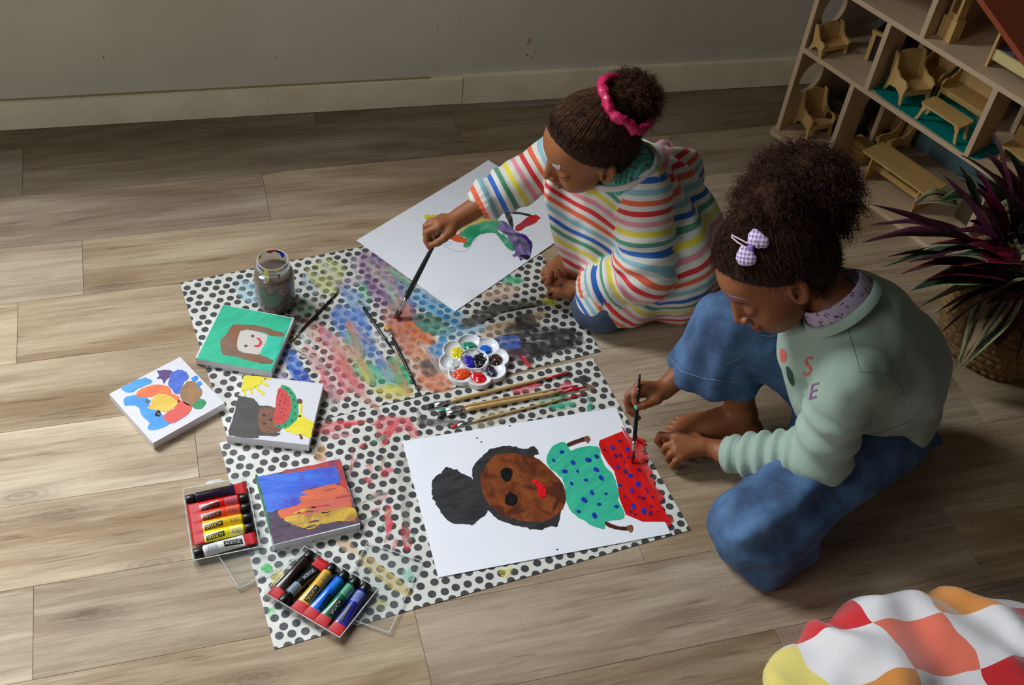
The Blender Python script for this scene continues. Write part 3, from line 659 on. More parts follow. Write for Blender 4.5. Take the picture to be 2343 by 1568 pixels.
ab(pB, 'painted_tail_tip', Z2([(1560, 860), (1680, 760), (1770, 690), (1860, 670), (1920, 610), (1900, 560), (1950, 570), (1975, 530), (1990, 570), (2050, 560), (2060, 620), (2090, 665), (2020, 660), (1960, 720), (1880, 790), (1740, 840), (1600, 920)]), paint('paint_red_tail', (206, 22, 24), (232, 64, 60), (180, 60, 70), .7, 80, 5, .22, .001), rag=1., dz=.0009)
def pencil(pts, w=.5):
    P = smooth_closed(pts, 1)
    ab(pB, 'pencil_line', stroke_pts(pts, w), plain('graphite', (176, 180, 190), .6) if 'graphite' not in bpy.data.materials else bpy.data.materials['graphite'], th=.00005, rag=0, smooth=False)
pencil(smooth_closed(Z2([(380, 1110), (430, 1170), (520, 1220), (620, 1255), (720, 1250), (810, 1200), (850, 1130), (900, 1030)]), 6)[:-6].tolist())
pencil((ring_pts(960 + 465 * .14032, 400 + 1118 * .14032, 7.8, 4.2, 20)) + ring_pts(960 + 465 * .14032, 400 + 1118 * .14032, 7.8, 4.2, 20)[:1])
# ---------------------------------------------------------------- canvases
def canvas_mat(name, c): 
    t = NT(name); v = t.coord(); w = t.n('ShaderNodeTexWave', {'Vector': v, 'Scale': 500.}, wave_type='BANDS').outputs[1]
    t.set(Base_Color=lin(c), Roughness=.7); t.bump(t.math('ADD', w, t.noise(v, 500, 2)), .00015); return t.m
M_CAN = canvas_mat('primed_canvas', (236, 234, 238))
ZC = .0188
def canvas(c_px, label):
    c = np.mean([at(*q, .018) for q in c_px], 0); e = at(*c_px[1], .018) - at(*c_px[0], .018) + at(*c_px[2], .018) - at(*c_px[3], .018); a = math.atan2(e[1], e[0])
    bm = bmesh.new(); s = .0745
    box(bm, -s, -s, 0, s, s, .018); bev(bm, .0022, 3)
    o = bm_out('canvas_board', bm, M_CAN, None, False, loc=(c[0], c[1], .0003 if 'leftmost' in label else .0016), rz=a)
    # folded canvas corners: a crease at each corner
    for k in range(4):
        bm = bmesh.new(); box(bm, -.0003, -.0006, .002, .0003, .0002, .016); MM = Matrix.Rotation(k * math.pi / 2, 4, 'Z') @ Matrix.Translation((s - .006, -s, 0)); bmesh.ops.transform(bm, matrix=MM, verts=bm.verts[:])
        bm_out('corner_fold', bm, M_CAN, o)
    return tag(o, label, 'canvas', 'small square painted canvases')
def cb(par, name, pts, mat, th=.0005, rag=.9, k=6, smooth=True, dz=0.):
    return adopt(blob(name, pts, par.location.z + .0181 + dz * .4, mat, None, th * .5, rag, k, smooth), par)
cg = canvas([(510, 697), (669, 729), (622, 851), (449, 822)], 'square canvas painted green with a brown haired smiling face, left of the jar')
cm = canvas([(557, 859), (738, 879), (708, 1020), (522, 1000)], 'square white canvas with yellow sun and figure holding a watermelon slice')
cf = canvas([(410, 819), (513, 925), (351, 1012), (252, 900)], 'square white canvas with a blue, orange and yellow patchwork animal, leftmost on the floor')
cs = canvas([(585, 1092), (776, 1052), (823, 1198), (626, 1248)], 'square canvas covered in thick blue, orange, yellow and purple sunset paint')
Z3 = lambda L: zf4(240, 560, .30618, L)
gA = paint('canvas_green', (34, 178, 136), (50, 196, 154), None, .9, 40, 6, .55, .0004)
gB = paint('canvas_brown', (124, 92, 74), (140, 106, 84), (146, 88, 48), -.2, 50, 4, .6, .0004)
cb(cg, 'painted_ground', [(510, 698.5), (590, 713), (668, 729.5), (646, 790), (621, 850), (540, 838), (450, 821), (480, 760)], gA, rag=.0, k=1)
cb(cg, 'painted_hair', Z3([(950, 605), (1030, 600), (1140, 605), (1230, 630), (1335, 665), (1325, 690), (1230, 680), (1160, 650), (1020, 645), (1000, 700), (1000, 790), (1060, 810), (1170, 820), (1255, 860), (1245, 890), (1180, 890), (1080, 865), (960, 835), (880, 815), (862, 730), (900, 680)]), gB, dz=.0003)
cb(cg, 'painted_face', Z3([(1020, 645), (1090, 640), (1170, 660), (1215, 680), (1195, 740), (1160, 815), (1080, 815), (1000, 790), (990, 720), (1005, 670)]), canvas_mat('paint_offwhite', (226, 216, 206)), dz=.0005)
cb(cg, 'painted_eye', ring_pts(240 + 1104 * .30618, 560 + 684 * .30618, 4.2, 3.2, 10), plain('paint_grey_ring', (90, 84, 76), .5), rag=.3, k=2, dz=.0007)
cb(cg, 'painted_eye', ring_pts(240 + 1054 * .30618, 560 + 757 * .30618, 4.2, 3.2, 10), bpy.data.materials['paint_grey_ring'], rag=.3, k=2, dz=.0007)
cb(cg, 'painted_mouth', Z3([(1130, 700), (1150, 697), (1172, 720), (1170, 748), (1145, 768), (1118, 762), (1120, 752), (1145, 750), (1155, 730), (1148, 712)]), paint('paint_lip_red', (206, 44, 60), (220, 60, 76), None, 1, 80, 3, .5), rag=.4, dz=.0007)
cb(cg, 'painted_dress', Z3([(1215, 685), (1250, 690), (1330, 695), (1300, 760), (1262, 862), (1210, 840), (1165, 825), (1175, 780), (1205, 730)]), paint('canvas_mint', (40, 192, 158), (58, 206, 172), None, .9, 40, 6, .55), dz=.0006)
# paint that ran over the green canvas' edge
# melon canvas
mY = paint('paint_sun', (232, 214, 30), (240, 226, 60), None, .4, 60, 5, .5, .0005)
cb(cm, 'painted_sun', Z3([(1042, 985), (1120, 982), (1200, 995), (1180, 1020), (1150, 1050), (1100, 1080), (1050, 1090), (1018, 1092), (1028, 1040)]), mY, dz=.0003)
for P in ([(1200, 998), (1240, 1000), (1242, 1008), (1195, 1010)], [(1175, 1022), (1222, 1050), (1215, 1062), (1170, 1040)], [(1130, 1062), (1190, 1108), (1178, 1124), (1125, 1075)], [(1088, 1080), (1100, 1080), (1102, 1118), (1086, 1116)], [(1036, 1092), (1052, 1090), (1054, 1124), (1038, 1124)]):
    cb(cm, 'painted_ray', Z3(P), mY, rag=.6, k=4, dz=.0003)
cb(cm, 'painted_hair', Z3([(1005, 1130), (1060, 1140), (1120, 1160), (1150, 1200), (1200, 1205), (1260, 1215), (1290, 1240), (1230, 1240), (1180, 1300), (1160, 1360), (1190, 1400), (1250, 1410), (1308, 1408), (1280, 1425), (1170, 1430), (1130, 1445), (1020, 1440), (925, 1420), (940, 1350), (965, 1260), (985, 1180)]), paint('canvas_charcoal', (72, 68, 66), (84, 80, 78), None, .3, 60, 3, .65), rag=1.3, dz=.0003)
cb(cm, 'painted_face', Z3([(1160, 1220), (1260, 1220), (1290, 1260), (1280, 1340), (1320, 1370), (1290, 1400), (1220, 1410), (1160, 1390), (1145, 1320), (1150, 1260)]), paint('canvas_face', (120, 78, 56), (136, 92, 66), (96, 70, 58), .8, 60, 3, .6), rag=.8, dz=.0005)
for x, y in ((1188, 1274), (1190, 1338), (1238, 1310)): cb(cm, 'painted_eye', ring_pts(240 + x * .30618, 560 + y * .30618, 4.2, 3.2, 9), plain('paint_dark_eye', (58, 46, 42), .4) if 'paint_dark_eye' not in bpy.data.materials else bpy.data.materials['paint_dark_eye'], rag=.4, k=2, dz=.0008)
cb(cm, 'painted_melon_flesh', Z3([(1295, 1080), (1320, 1070), (1360, 1100), (1390, 1160), (1390, 1230), (1370, 1300), (1320, 1345), (1255, 1335), (1265, 1290), (1275, 1200), (1285, 1120)]), paint('canvas_melon', (206, 60, 62), (216, 80, 78), None, 1.3, 60, 3, .55), dz=.0008, rag=.5)
cb(cm, 'painted_melon_rind', Z3([(1312, 1065), (1335, 1050), (1380, 1070), (1420, 1120), (1440, 1200), (1440, 1290), (1400, 1340), (1350, 1372), (1290, 1365), (1258, 1345), (1320, 1345), (1365, 1305), (1390, 1240), (1390, 1160), (1360, 1100)]), paint('canvas_rind', (28, 152, 100), (44, 172, 116), None, 1.3, 60, 3, .5), dz=.0009, rag=.6)
for x, y in ((1303, 1104), (1325, 1127), (1308, 1165), (1340, 1180), (1302, 1200), (1330, 1225), (1355, 1235), (1312, 1255), (1340, 1275), (1290, 1298), (1368, 1200), (1350, 1150), (1320, 1300)): cb(cm, 'painted_seed', ring_pts(240 + x * .30618, 560 + y * .30618, 1.6, 1.2, 6), bpy.data.materials['paint_dark_eye'], rag=.2, k=2, dz=.0013)
for x, y, a in ((1360, 1078, .5), (1392, 1110, .9), (1412, 1160, 1.2), (1420, 1215, 1.5), (1420, 1265, 1.6), (1400, 1315, 2.1), (1350, 1350, 2.7), (1300, 1357, 3.1)): cb(cm, 'painted_rind_mark', ring_pts(240 + x * .30618, 560 + y * .30618, 3.6, 1.2, 6, rot=a), bpy.data.materials['paint_dark_eye'], rag=.3, k=2, dz=.0014)
cb(cm, 'painted_hand', Z3([(1440, 1155), (1465, 1155), (1476, 1175), (1465, 1190), (1438, 1185)]), paint('canvas_hand', (110, 72, 56), (124, 84, 64), None), rag=.4, dz=.0005)
cb(cm, 'painted_arm', Z3([(1455, 1190), (1475, 1190), (1474, 1240), (1465, 1285), (1448, 1282), (1458, 1230)]), mY, rag=.3, dz=.0004)
cb(cm, 'painted_dress', Z3([(1400, 1330), (1450, 1275), (1500, 1295), (1552, 1330), (1545, 1400), (1535, 1445), (1470, 1420), (1420, 1415), (1340, 1385), (1370, 1360)]), mY, rag=.6, dz=.0004)
cb(cm, 'painted_hand', Z3([(1452, 1420), (1470, 1425), (1478, 1448), (1462, 1455), (1455, 1440)]), bpy.data.materials['canvas_hand'], rag=.4, dz=.0005)
# patchwork animal
pb = paint('canvas_sky_blue', (28, 130, 214), (40, 150, 226), None, .5, 60, 3, .45); po = paint('canvas_orange', (226, 96, 40), (236, 124, 54), None, .6, 50, 4, .5)
cb(cf, 'painted_patch', Z3([(120, 1070), (200, 1030), (300, 995), (355, 1028), (280, 1060), (200, 1105), (160, 1105)]), paint('canvas_blue_streak', (24, 130, 200), (70, 160, 214), None, .45, 50, 8, .5), rag=1.1, dz=.0003)
cb(cf, 'painted_body', Z3([(145, 1150), (200, 1125), (250, 1130), (340, 1165), (330, 1210), (400, 1240), (440, 1280), (515, 1310), (480, 1345), (400, 1380), (325, 1380), (330, 1330), (280, 1280), (250, 1220), (200, 1200), (150, 1200)]), pb, rag=.9, dz=.0003)
cb(cf, 'painted_patch', Z3([(235, 1110), (280, 1075), (400, 1045), (480, 1070), (500, 1110), (555, 1140), (550, 1180), (500, 1140), (420, 1115), (350, 1135), (290, 1145), (245, 1135)]), po, rag=.7, dz=.0004)
cb(cf, 'painted_patch', Z3([(350, 1150), (420, 1115), (490, 1135), (540, 1175), (520, 1215), (460, 1250), (400, 1240), (320, 1220), (350, 1185)]), paint('canvas_gold', (222, 178, 40), (230, 196, 80), None, .6, 50, 4, .5), rag=.7, dz=.0005)
cb(cf, 'painted_patch', Z3([(550, 1165), (600, 1180), (648, 1215), (620, 1270), (560, 1310), (490, 1335), (440, 1300), (450, 1265), (520, 1225)]), paint('canvas_coral', (216, 64, 62), (226, 84, 70), None, .5, 50, 4, .5), rag=.7, dz=.0004)
cb(cf, 'painted_patch', Z3([(560, 1130), (580, 1060), (640, 1020), (700, 1050), (725, 1110), (690, 1170), (640, 1205), (590, 1180)]), paint('canvas_tan', (136, 98, 66), (150, 112, 78), (170, 120, 60), .4, 50, 4, .5), rag=.9, dz=.0004)
cb(cf, 'painted_patch', Z3([(490, 970), (550, 935), (610, 955), (622, 1000), (580, 1040), (560, 1110), (530, 1115), (500, 1080), (470, 1040), (485, 1000)]), paint('canvas_royal', (52, 88, 190), (70, 108, 206), None, 1.2, 60, 4, .4), rag=.7, dz=.0005)
cb(cf, 'painted_patch', Z3([(392, 945), (430, 938), (500, 945), (490, 985), (460, 1010), (440, 1040), (425, 1005), (390, 1000), (405, 975)]), paint('canvas_plum', (78, 44, 110), (92, 58, 124), None, 1.2, 60, 4, .5), rag=.7, dz=.0003)
cb(cf, 'painted_dab', Z3([(645, 1000), (675, 980), (697, 995), (680, 1020), (655, 1020)]), pb, dz=.0003, rag=.5); cb(cf, 'painted_dab', Z3([(680, 1040), (710, 1020), (728, 1040), (705, 1055)]), pb, dz=.0005, rag=.5); cb(cf, 'painted_dab', Z3([(690, 1080), (700, 1072), (708, 1084), (698, 1090)]), pb, dz=.0005, rag=.3)
cb(cf, 'painted_patch', Z3([(660, 1190), (700, 1155), (740, 1160), (755, 1185), (730, 1220), (690, 1228), (655, 1215)]), paint('canvas_leaf', (32, 138, 84), (44, 152, 98), None), rag=.6, dz=.0003)
cb(cf, 'painted_eye', Z3([(380, 1255), (400, 1238), (418, 1260), (405, 1285), (380, 1280)]), k_gblack, rag=.4, dz=.0008); cb(cf, 'painted_eye', Z3([(303, 1160), (325, 1157), (332, 1175), (310, 1190)]), plain('canvas_grey', (78, 84, 100), .5), rag=.4, dz=.0008)
# sunset canvas
Z5 = lambda L: zf4(400, 1020, .30612, L)
kw = dict(bump=.0018)
cb(cs, 'painted_ground', [(585, 1093), (776, 1053), (790, 1098), (823, 1197), (626, 1246), (605, 1170)], paint('canvas_dusk', (72, 56, 80), (96, 70, 86), (64, 48, 70), .3, 60, 4, .45, .0016), rag=0, k=1, th=.0008)
cb(cs, 'painted_edge', Z5([(600, 232), (625, 232), (650, 350), (690, 480), (720, 700), (735, 745), (705, 640), (650, 420)]), paint('canvas_edge_green', (18, 96, 66), (30, 120, 84), None, 1.4, 60, 5, .4, .0012), rag=.5, dz=.0006)
cb(cs, 'painted_streak', Z5([(820, 185), (1000, 150), (1210, 108), (1240, 120), (1300, 330), (1340, 480), (1355, 560), (1330, 560), (1260, 400), (1225, 250), (1190, 160), (1000, 190), (830, 205)]), paint('canvas_rose', (176, 60, 66), (200, 74, 60), (140, 64, 90), .3, 60, 5, .4, .0014), rag=1., dz=.0005)
cb(cs, 'painted_sky', Z5([(625, 235), (760, 215), (900, 200), (1050, 175), (1190, 155), (1228, 220), (1225, 280), (1120, 300), (1000, 320), (950, 350), (950, 420), (900, 455), (780, 480), (700, 495), (670, 420), (645, 320)]), paint('canvas_cobalt', (52, 96, 214), (72, 128, 228), (74, 72, 190), .2, 40, 6, .4, .0022), rag=1.2, dz=.0008)
cb(cs, 'painted_glow', Z5([(770, 490), (900, 455), (940, 420), (945, 350), (1060, 315), (1180, 290), (1240, 300), (1280, 330), (1320, 450), (1200, 480), (1000, 490), (900, 520), (810, 545)]), paint('canvas_sunset_orange', (216, 92, 56), (228, 116, 66), (206, 100, 80), .2, 50, 7, .42, .0016), rag=1.2, dz=.0010)
cb(cs, 'painted_glow', Z5([(820, 540), (960, 510), (1100, 490), (1330, 465), (1340, 560), (1200, 570), (1100, 590), (1030, 625), (940, 610), (860, 580)]), paint('canvas_sunset_yellow', (208, 168, 44), (224, 190, 60), (170, 120, 56), .2, 50, 7, .42, .0014), rag=1.2, dz=.0012)

# extra washes of white and mixed colour between the big smears
_r2 = random.Random(11); _z = ZM + .0009
for k in range(46):
    x, y = _r2.uniform(640, 1020), _r2.uniform(600, 910)
    if y > 955 - (x - 620) * .2 or y < 640 - (x - 600) * .2: continue
    c = _r2.choice(((226, 226, 220), (214, 196, 190), (232, 170, 150), (170, 200, 220), (196, 180, 206), (150, 200, 170), (230, 220, 160), (224, 140, 120), (120, 160, 214))); w = _r2.uniform(8, 20); l = _r2.uniform(20, 55); a = _r2.uniform(-1.3, -.6)
    mfilm(mat_back, ring_pts(x, y, l, w, 9, rot=-a), c, _r2.uniform(.45, .75), a, z=_z, lo=.42, hi=.6); _z += .00001
for k in range(26):
    x, y = _r2.uniform(720, 990), _r2.uniform(960, 1260); a = _r2.uniform(.2, 1.6); w = _r2.uniform(3, 8); l = _r2.uniform(10, 34)
    if x > 905 + (y - 1010) * .28: continue
    mfilm(mat_front, ring_pts(x, y, l, w, 8, rot=-a), _r2.choice(((232, 110, 120), (238, 170, 176), (206, 200, 186), (170, 164, 150), (150, 214, 186), (224, 190, 150))), _r2.uniform(.4, .8), a, z=ZM + .0009, lo=.42, hi=.6)
# brushwork of the sunset canvas
for (x0, y0, x1, y1, cs_, n_) in ((605, 1100, 690, 1150, ('canvas_cobalt',), 8), (690, 1120, 790, 1160, ('canvas_sunset_orange', 'canvas_rose'), 5), (690, 1165, 800, 1200, ('canvas_sunset_yellow', 'canvas_sunset_orange'), 7), (625, 1190, 800, 1235, ('canvas_dusk',), 10)):
    for k in range(n_):
        x, y = _r2.uniform(x0, x1), _r2.uniform(y0, y1); l = _r2.uniform(10, 30); w = _r2.uniform(1.2, 3.4); a = _r2.uniform(-.35, .05)
        if y < 1094 - (x - 590) * .2 + 8 or x + l * .9 > 782 + (y - 1052) * .3 or x - l * .9 < 592 + (y - 1092) * .27 or y > 1240 - (x - 626) * .25: continue
        cb(cs, 'painted_streak', ring_pts(x, y, l, w, 9, rot=a), bpy.data.materials[_r2.choice(cs_)], rag=.8, k=3, dz=.0014)
# ================================================================ JAR, PALETTE, BRUSHES, TUBES
M_GLASS = clear('jar_glass', (.97, .985, .98), .04, .012, 1.5)
def rot_part(name, prof, mat, parent, n=40, smooth=True, **k):
    v, f = lathe(prof, n); o = bpy.data.objects.new(name, mesh_of(name, v, f, smooth)); o.data.materials.append(mat); COL.objects.link(o); o.parent = parent; return o
jar = thing('water_jar', (-.4855, 1.640, ZM), 'glass jar of murky brown paint water with paint smeared rim, on the back mat', 'jar')
rot_part('glass', [(.0, .0005), (.034, .0005), (.0385, .004), (.0405, .012), (.0405, .078), (.0385, .088), (.033, .0945), (.0298, .098), (.0298, .101), (.0312, .1022), (.0312, .1040), (.0298, .1055), (.0298, .1095), (.0312, .1108), (.0312, .1125), (.0300, .114), (.0305, .1175), (.0312, .119), (.0300, .1202), (.0283, .119), (.0283, .100), (.0300, .096)], M_GLASS, jar)
M_EDGE = clear('clear_edge', (.95, .97, .97), .05, .42); M_RING = clear('glass_thread', (.90, .93, .92), .05, .30)
def ring_part(nm, R, z, r, mat, par, a0=0, a1=2 * math.pi, dz=0):
    n = 48; P = [[(R * math.cos(a0 + (a1 - a0) * i / n), R * math.sin(a0 + (a1 - a0) * i / n), z + dz * i / n) for i in range(n + 1)]]; v, f = tube_mesh(P, r, 8)
    o = bpy.data.objects.new(nm, mesh_of(nm, v, f, True)); o.data.materials.append(mat); COL.objects.link(o); o.parent = par
ring_part('rim', .0296, .1192, .0014, M_RING, jar)
for a0, dz in ((0, .003), (2.1, .003), (4.2, .003)): ring_part('screw_thread', .0312, .101, .0011, M_RING, jar, a0, a0 + 2.4, dz); ring_part('screw_thread', .0312, .108, .0011, M_RING, jar, a0 + 1, a0 + 3.3, dz)
def murk():
    t = NT('murky_water'); v = t.coord(); n = t.noise(v, 30, 3)
    t.set(Base_Color=t.mix(n, lin((98, 84, 76)), lin((116, 101, 92))), Roughness=.12); t.b.inputs['Coat Weight'].default_value = .4; return t.m
rot_part('water', [(.0, .003), (.0335, .003), (.0375, .006), (.0392, .013), (.0392, .077), (.0372, .0865), (.0330, .0915), (.0, .0915)], murk(), jar)
mB, mR_, mYl, mDk = plain('jar_blue', (20, 44, 170), .25), plain('jar_red', (206, 30, 44), .25), plain('jar_yellow', (222, 216, 40), .25), plain('jar_dark', (26, 28, 30), .25)
def rimstroke(a0, a1, z0, z1, r, mat, n=8):
    v, f = [], []
    for i in range(n + 1):
        a = math.radians(a0 + (a1 - a0) * i / n); e = math.sin(math.pi * i / n)
        for z in (z1, z1 - (z1 - z0) * (.25 + .75 * e)): v.append(((r) * math.cos(a), (r) * math.sin(a), z))
    for i in range(n): f.append((2 * i, 2 * i + 1, 2 * i + 3, 2 * i + 2))
    o = bpy.data.objects.new('rim_paint', mesh_of('rim_paint', v, f, True)); o.data.materials.append(mat); COL.objects.link(o); o.parent = jar
for a in ((48, 78, .104, .1195, .0280, mB), (62, 100, .113, .1198, .0281, mDk), (95, 130, .112, .1196, .0280, mR_), (10, 30, .111, .119, .0281, mR_), (150, 178, .110, .119, .0281, mYl), (205, 245, .1165, .1195, .0316, mB), (252, 268, .096, .119, .0317, mYl), (263, 270, .090, .098, .0345, mYl), (285, 320, .1165, .1198, .0316, mYl), (300, 306, .094, .108, .0322, mDk), (328, 352, .115, .1195, .0316, mDk)): rimstroke(*a)
# ---- flower palette
PC = at(1085, 826, .009); PC[2] = ZM
pal = thing('paint_palette', PC, 'white plastic flower shaped palette with ten blobs of wet paint', 'palette')
PR, PRW = .0440, .0238
wells = []
adir = []
for q in ((1073, 785), (1112, 795), (1139, 818), (1133, 846), (1100, 862), (1058, 857), (1030, 836), (1042, 805)):
    d = at(*q, .006) - PC; adir.append(math.atan2(d[1], d[0]))
a00 = adir[0]
for i in range(8): a = a00 - i * math.pi / 4; wells.append((PR * math.cos(a), PR * math.sin(a)))
def cyl(x, y, r, z0, z1, rd=.001):
    def f(P):
        d = np.stack([np.hypot(P[:, 0] - x, P[:, 1] - y) - r + rd, np.abs(P[:, 2] - (z0 + z1) / 2) - (z1 - z0) / 2 + rd], 1)
        return np.minimum(d.max(1), 0) + np.linalg.norm(np.maximum(d, 0), axis=1) - rd
    return f
ops = [(cyl(0, 0, .034, 0, .0125), 0)] + [(cyl(x, y, .0262, 0, .0125), .0015) for x, y in wells]
ops += [(ell((x, y, .0135), (PRW - .0002, PRW - .0002, .0112)), .0012, '-') for x, y in wells]
ops += [(cyl(0, 0, .0285, .0095, .02), .001), (ell((0, 0, .0145), (.0268, .0268, .0118)), .0012, '-'), (plane((0, 0, .0138), (0, 0, 1)), .001, '&')]
pv, pf = surface(sdf(ops), (-.08, -.08, -.004), (.08, .08, .02), .0011, 3, .002)
o = bpy.data.objects.new('dish', mesh_of('dish', pv, pf, True)); o.data.materials.append(plain('white_plastic', (232, 233, 236), .28, .5, 60, .03, 0)); COL.objects.link(o); o.parent = pal
pc = dict(green=((16, 112, 78), (70, 170, 136)), blue=((14, 92, 206), (30, 116, 226)), brown=((46, 26, 18), (66, 38, 26)), plum=((30, 20, 44), (46, 32, 62)), red=((214, 12, 22), (230, 30, 40)), orange=((226, 62, 20), (238, 90, 40)), white=((216, 220, 218), (232, 234, 234)), yellow=((222, 204, 16), (238, 226, 50)))
def lump(cx, cy, rx, ry, rot, seed, col, nm, floor_z):
    c, s = math.cos(rot), math.sin(rot)
    def f(P):
        q = P - V3(cx, cy, floor_z); x = q[:, 0] * c + q[:, 1] * s; y = -q[:, 0] * s + q[:, 1] * c
        Q = np.stack([x, y, q[:, 2]], 1); d = ell((0, 0, 0), (rx, ry, .0055))(Q)
        return d + .0030 * vnoise(P, 170, seed) + .0014 * vnoise(P, 420, seed + 3)
    v, fc = surface(f, (cx - .03, cy - .03, 0), (cx + .03, cy + .03, .022), .0008, 3, .003)
    o = bpy.data.objects.new('paint_blob', mesh_of('paint_blob', v, fc, True)); m = paint('wet_' + nm, col[0], col[1], None, .4, 120, 3, .12, .0006); m.node_tree.nodes['Principled BSDF'].inputs['Coat Weight'].default_value = .5
    o.data.materials.append(m); COL.objects.link(o); o.parent = pal; o['label'] = 'blob of %s paint' % nm
for i, (nm, (dx, dy, rx, ry)) in enumerate((('green', (0, -.003, .017, .0125)), ('blue', (-.001, -.003, .012, .0125)), ('brown', (0, -.002, .0165, .0135)), ('plum', (-.003, .0, .0155, .0105)), ('red', (0, .001, .016, .013)), ('orange', (0, .002, .0185, .0140)), ('white', (.003, -.001, .0165, .013)), ('yellow', (.004, -.003, .0165, .0125)))):
    x, y = wells[i]; lump(x + dx, y + dy, rx, ry, i * .7, i + 1, pc[nm], nm, .0045)
lump(-.009, -.004, .0125, .018, .35, 21, ((30, 22, 140), (54, 44, 180)), 'ultramarine', .0050)
lump(.0105, .003, .0145, .021, .1, 22, ((10, 10, 12), (26, 26, 28)), 'black', .0050)
# ---- brushes
M_BLK = plain('black_lacquer', (20, 21, 24), .22, .6, 60, .1, 0); M_WOODH = wood('brush_wood', (214, 180, 122), (196, 158, 100), 60, 10, .35, 0, .0001); M_REDL = plain('red_lacquer', (196, 20, 26), .22, .6, 60, .08, 0)
M_FER = NT('ferrule_metal'); M_FER.set(Base_Color=(.72, .72, .74, 1.), Metallic=1., Roughness=.22); M_FER.bump(M_FER.noise(M_FER.coord(), 300), .0001); M_FER = M_FER.m
M_FERG = NT('ferrule_gold'); M_FERG.set(Base_Color=(.62, .50, .28, 1.), Metallic=1., Roughness=.28); M_FERG.bump(M_FERG.noise(M_FERG.coord(), 300), .0001); M_FERG = M_FERG.m
def brush(name, A, B, lab, rmax, handle, L_br, L_fe, brc, flat=0., tipm=None, fer=M_FER, group=None, taper=1., bend=None):
    """A bristle tip, B handle end (world)"""
    A = np.asarray(A, float); B = np.asarray(B, float); L = np.linalg.norm(B - A)
    t = thing(name, (A + B) / 2, lab, 'paintbrush', group)
    q = Vector(B - A).to_track_quat('X', 'Z'); t.rotation_mode = 'QUATERNION'; t.rotation_quaternion = q
    def sec(prof, mat, nm, n=14):  # prof (x, ry, rz)
        v, f = [], []
        for x, ry, rz in prof:
            for k in range(n): a = 2 * math.pi * k / n; v.append((x - L / 2, ry * math.cos(a), rz * math.sin(a)))
        for i in range(len(prof) - 1):
            for k in range(n): k2 = (k + 1) % n; f.append((i * n + k, i * n + k2, (i + 1) * n + k2, (i + 1) * n + k))
        f.append(tuple(range(n))[::-1]); f.append(tuple((len(prof) - 1) * n + k for k in range(n)))
        o = bpy.data.objects.new(nm, mesh_of(nm, v, f, True)); o.data.materials.append(mat); COL.objects.link(o); o.parent = t; return o
    r = rmax; fr_ = r * .85; w = fr_ * (1 + flat); h = fr_ * (1 - .45 * flat)
    sec([(0, w * .35 if not flat else w * .95, h * .3), (L_br * .35, w * .9, h * .7), (L_br * .7, w * 1.02, h), (L_br + .002, w * .95, h * .9)], brc, 'bristles')
    sec([(L_br, w, h), (L_br + L_fe * .45, w * .9, fr_ * .95), (L_br + L_fe * .70, fr_, fr_), (L_br + L_fe * .72, fr_ * 1.1, fr_ * 1.1), (L_br + L_fe * .75, fr_, fr_), (L_br + L_fe * .8, fr_ * 1.1, fr_ * 1.1), (L_br + L_fe * .84, fr_, fr_), (L_br + L_fe, fr_, fr_)], fer, 'ferrule')
    x0 = L_br + L_fe - .001; Lh = L - x0; P = []
    for u, k in ((0, .82), (.06, .95), (.2, 1.), (.45, .92), (.7, .74), (.8, .66)): P.append((x0 + Lh * u, r * k * (1 if u < .3 else taper ** 1), r * k * (1 if u < .3 else taper)))
    sec(P, handle, 'handle')
    sec([(x0 + Lh * .8, r * .66 * taper, r * .66 * taper), (x0 + Lh * .93, r * .55 * taper, r * .55 * taper), (x0 + Lh * .99, r * .42 * taper, r * .42 * taper), (L, r * .2 * taper, r * .2 * taper)], tipm or handle, 'handle_end')
    return t
bw = lambda n, c: paint(n, c, None, None, 0, 200, 10, .4, .0008)
zb = ZM + .0040
G_B, G_W = 'loose black paintbrushes', 'wooden paintbrushes with red ends'
brush('paintbrush', at(664, 784, ZM + .0015), at(776, 665, ZM + .003), 'fine black paintbrush with gold ferrule lying right of the jar', .0028, M_BLK, .010, .022, bw('bristle_ochre', (120, 92, 30)), fer=M_FERG, group=G_B)
brush('paintbrush', at(819, 686, zb - .001), at(902, 806, zb), 'black paintbrush with green tinted tip lying on the blue smear', .0034, M_BLK, .008, .018, bw('bristle_green', (60, 130, 90)), fer=M_FER, group=G_B)
brush('paintbrush', at(884, 745, zb), at(958, 897, zb), 'black paintbrush with flat orange bristles, left of the flower palette', .0034, M_BLK, .013, .024, bw('bristle_tan', (196, 130, 48)), .9, group=G_B)
brush('paintbrush', at(974, 932, zb), at(1302, 853, zb), 'thick wooden paintbrush with black bristles, nearest the flower palette', .0040, M_WOODH, .016, .034, bw('bristle_black', (22, 22, 24)), .8, M_REDL, group=G_W)
brush('paintbrush', at(1003, 940, zb + .0005), at(1323, 882, zb), 'thin wooden paintbrush with green bristles, lying behind the thickest one', .0028, M_WOODH, .013, .036, bw('bristle_mint', (40, 150, 110)), .5, M_REDL, group=G_W)
brush('paintbrush', at(1001, 950, zb + .0005), at(1342, 886, zb + .0005), 'thickest wooden paintbrush with dark brown bristles, in the middle of the row', .0048, M_WOODH, .016, .038, bw('bristle_brown', (30, 24, 20)), .7, M_REDL, group=G_W)
brush('paintbrush', at(1032, 977, zb - .001), at(1344, 900, zb - .001), 'slim wooden paintbrush with red bristles, nearest the portrait sheet', .0028, M_WOODH, .012, .030, bw('bristle_red', (190, 36, 30)), .5, M_REDL, group=G_W)
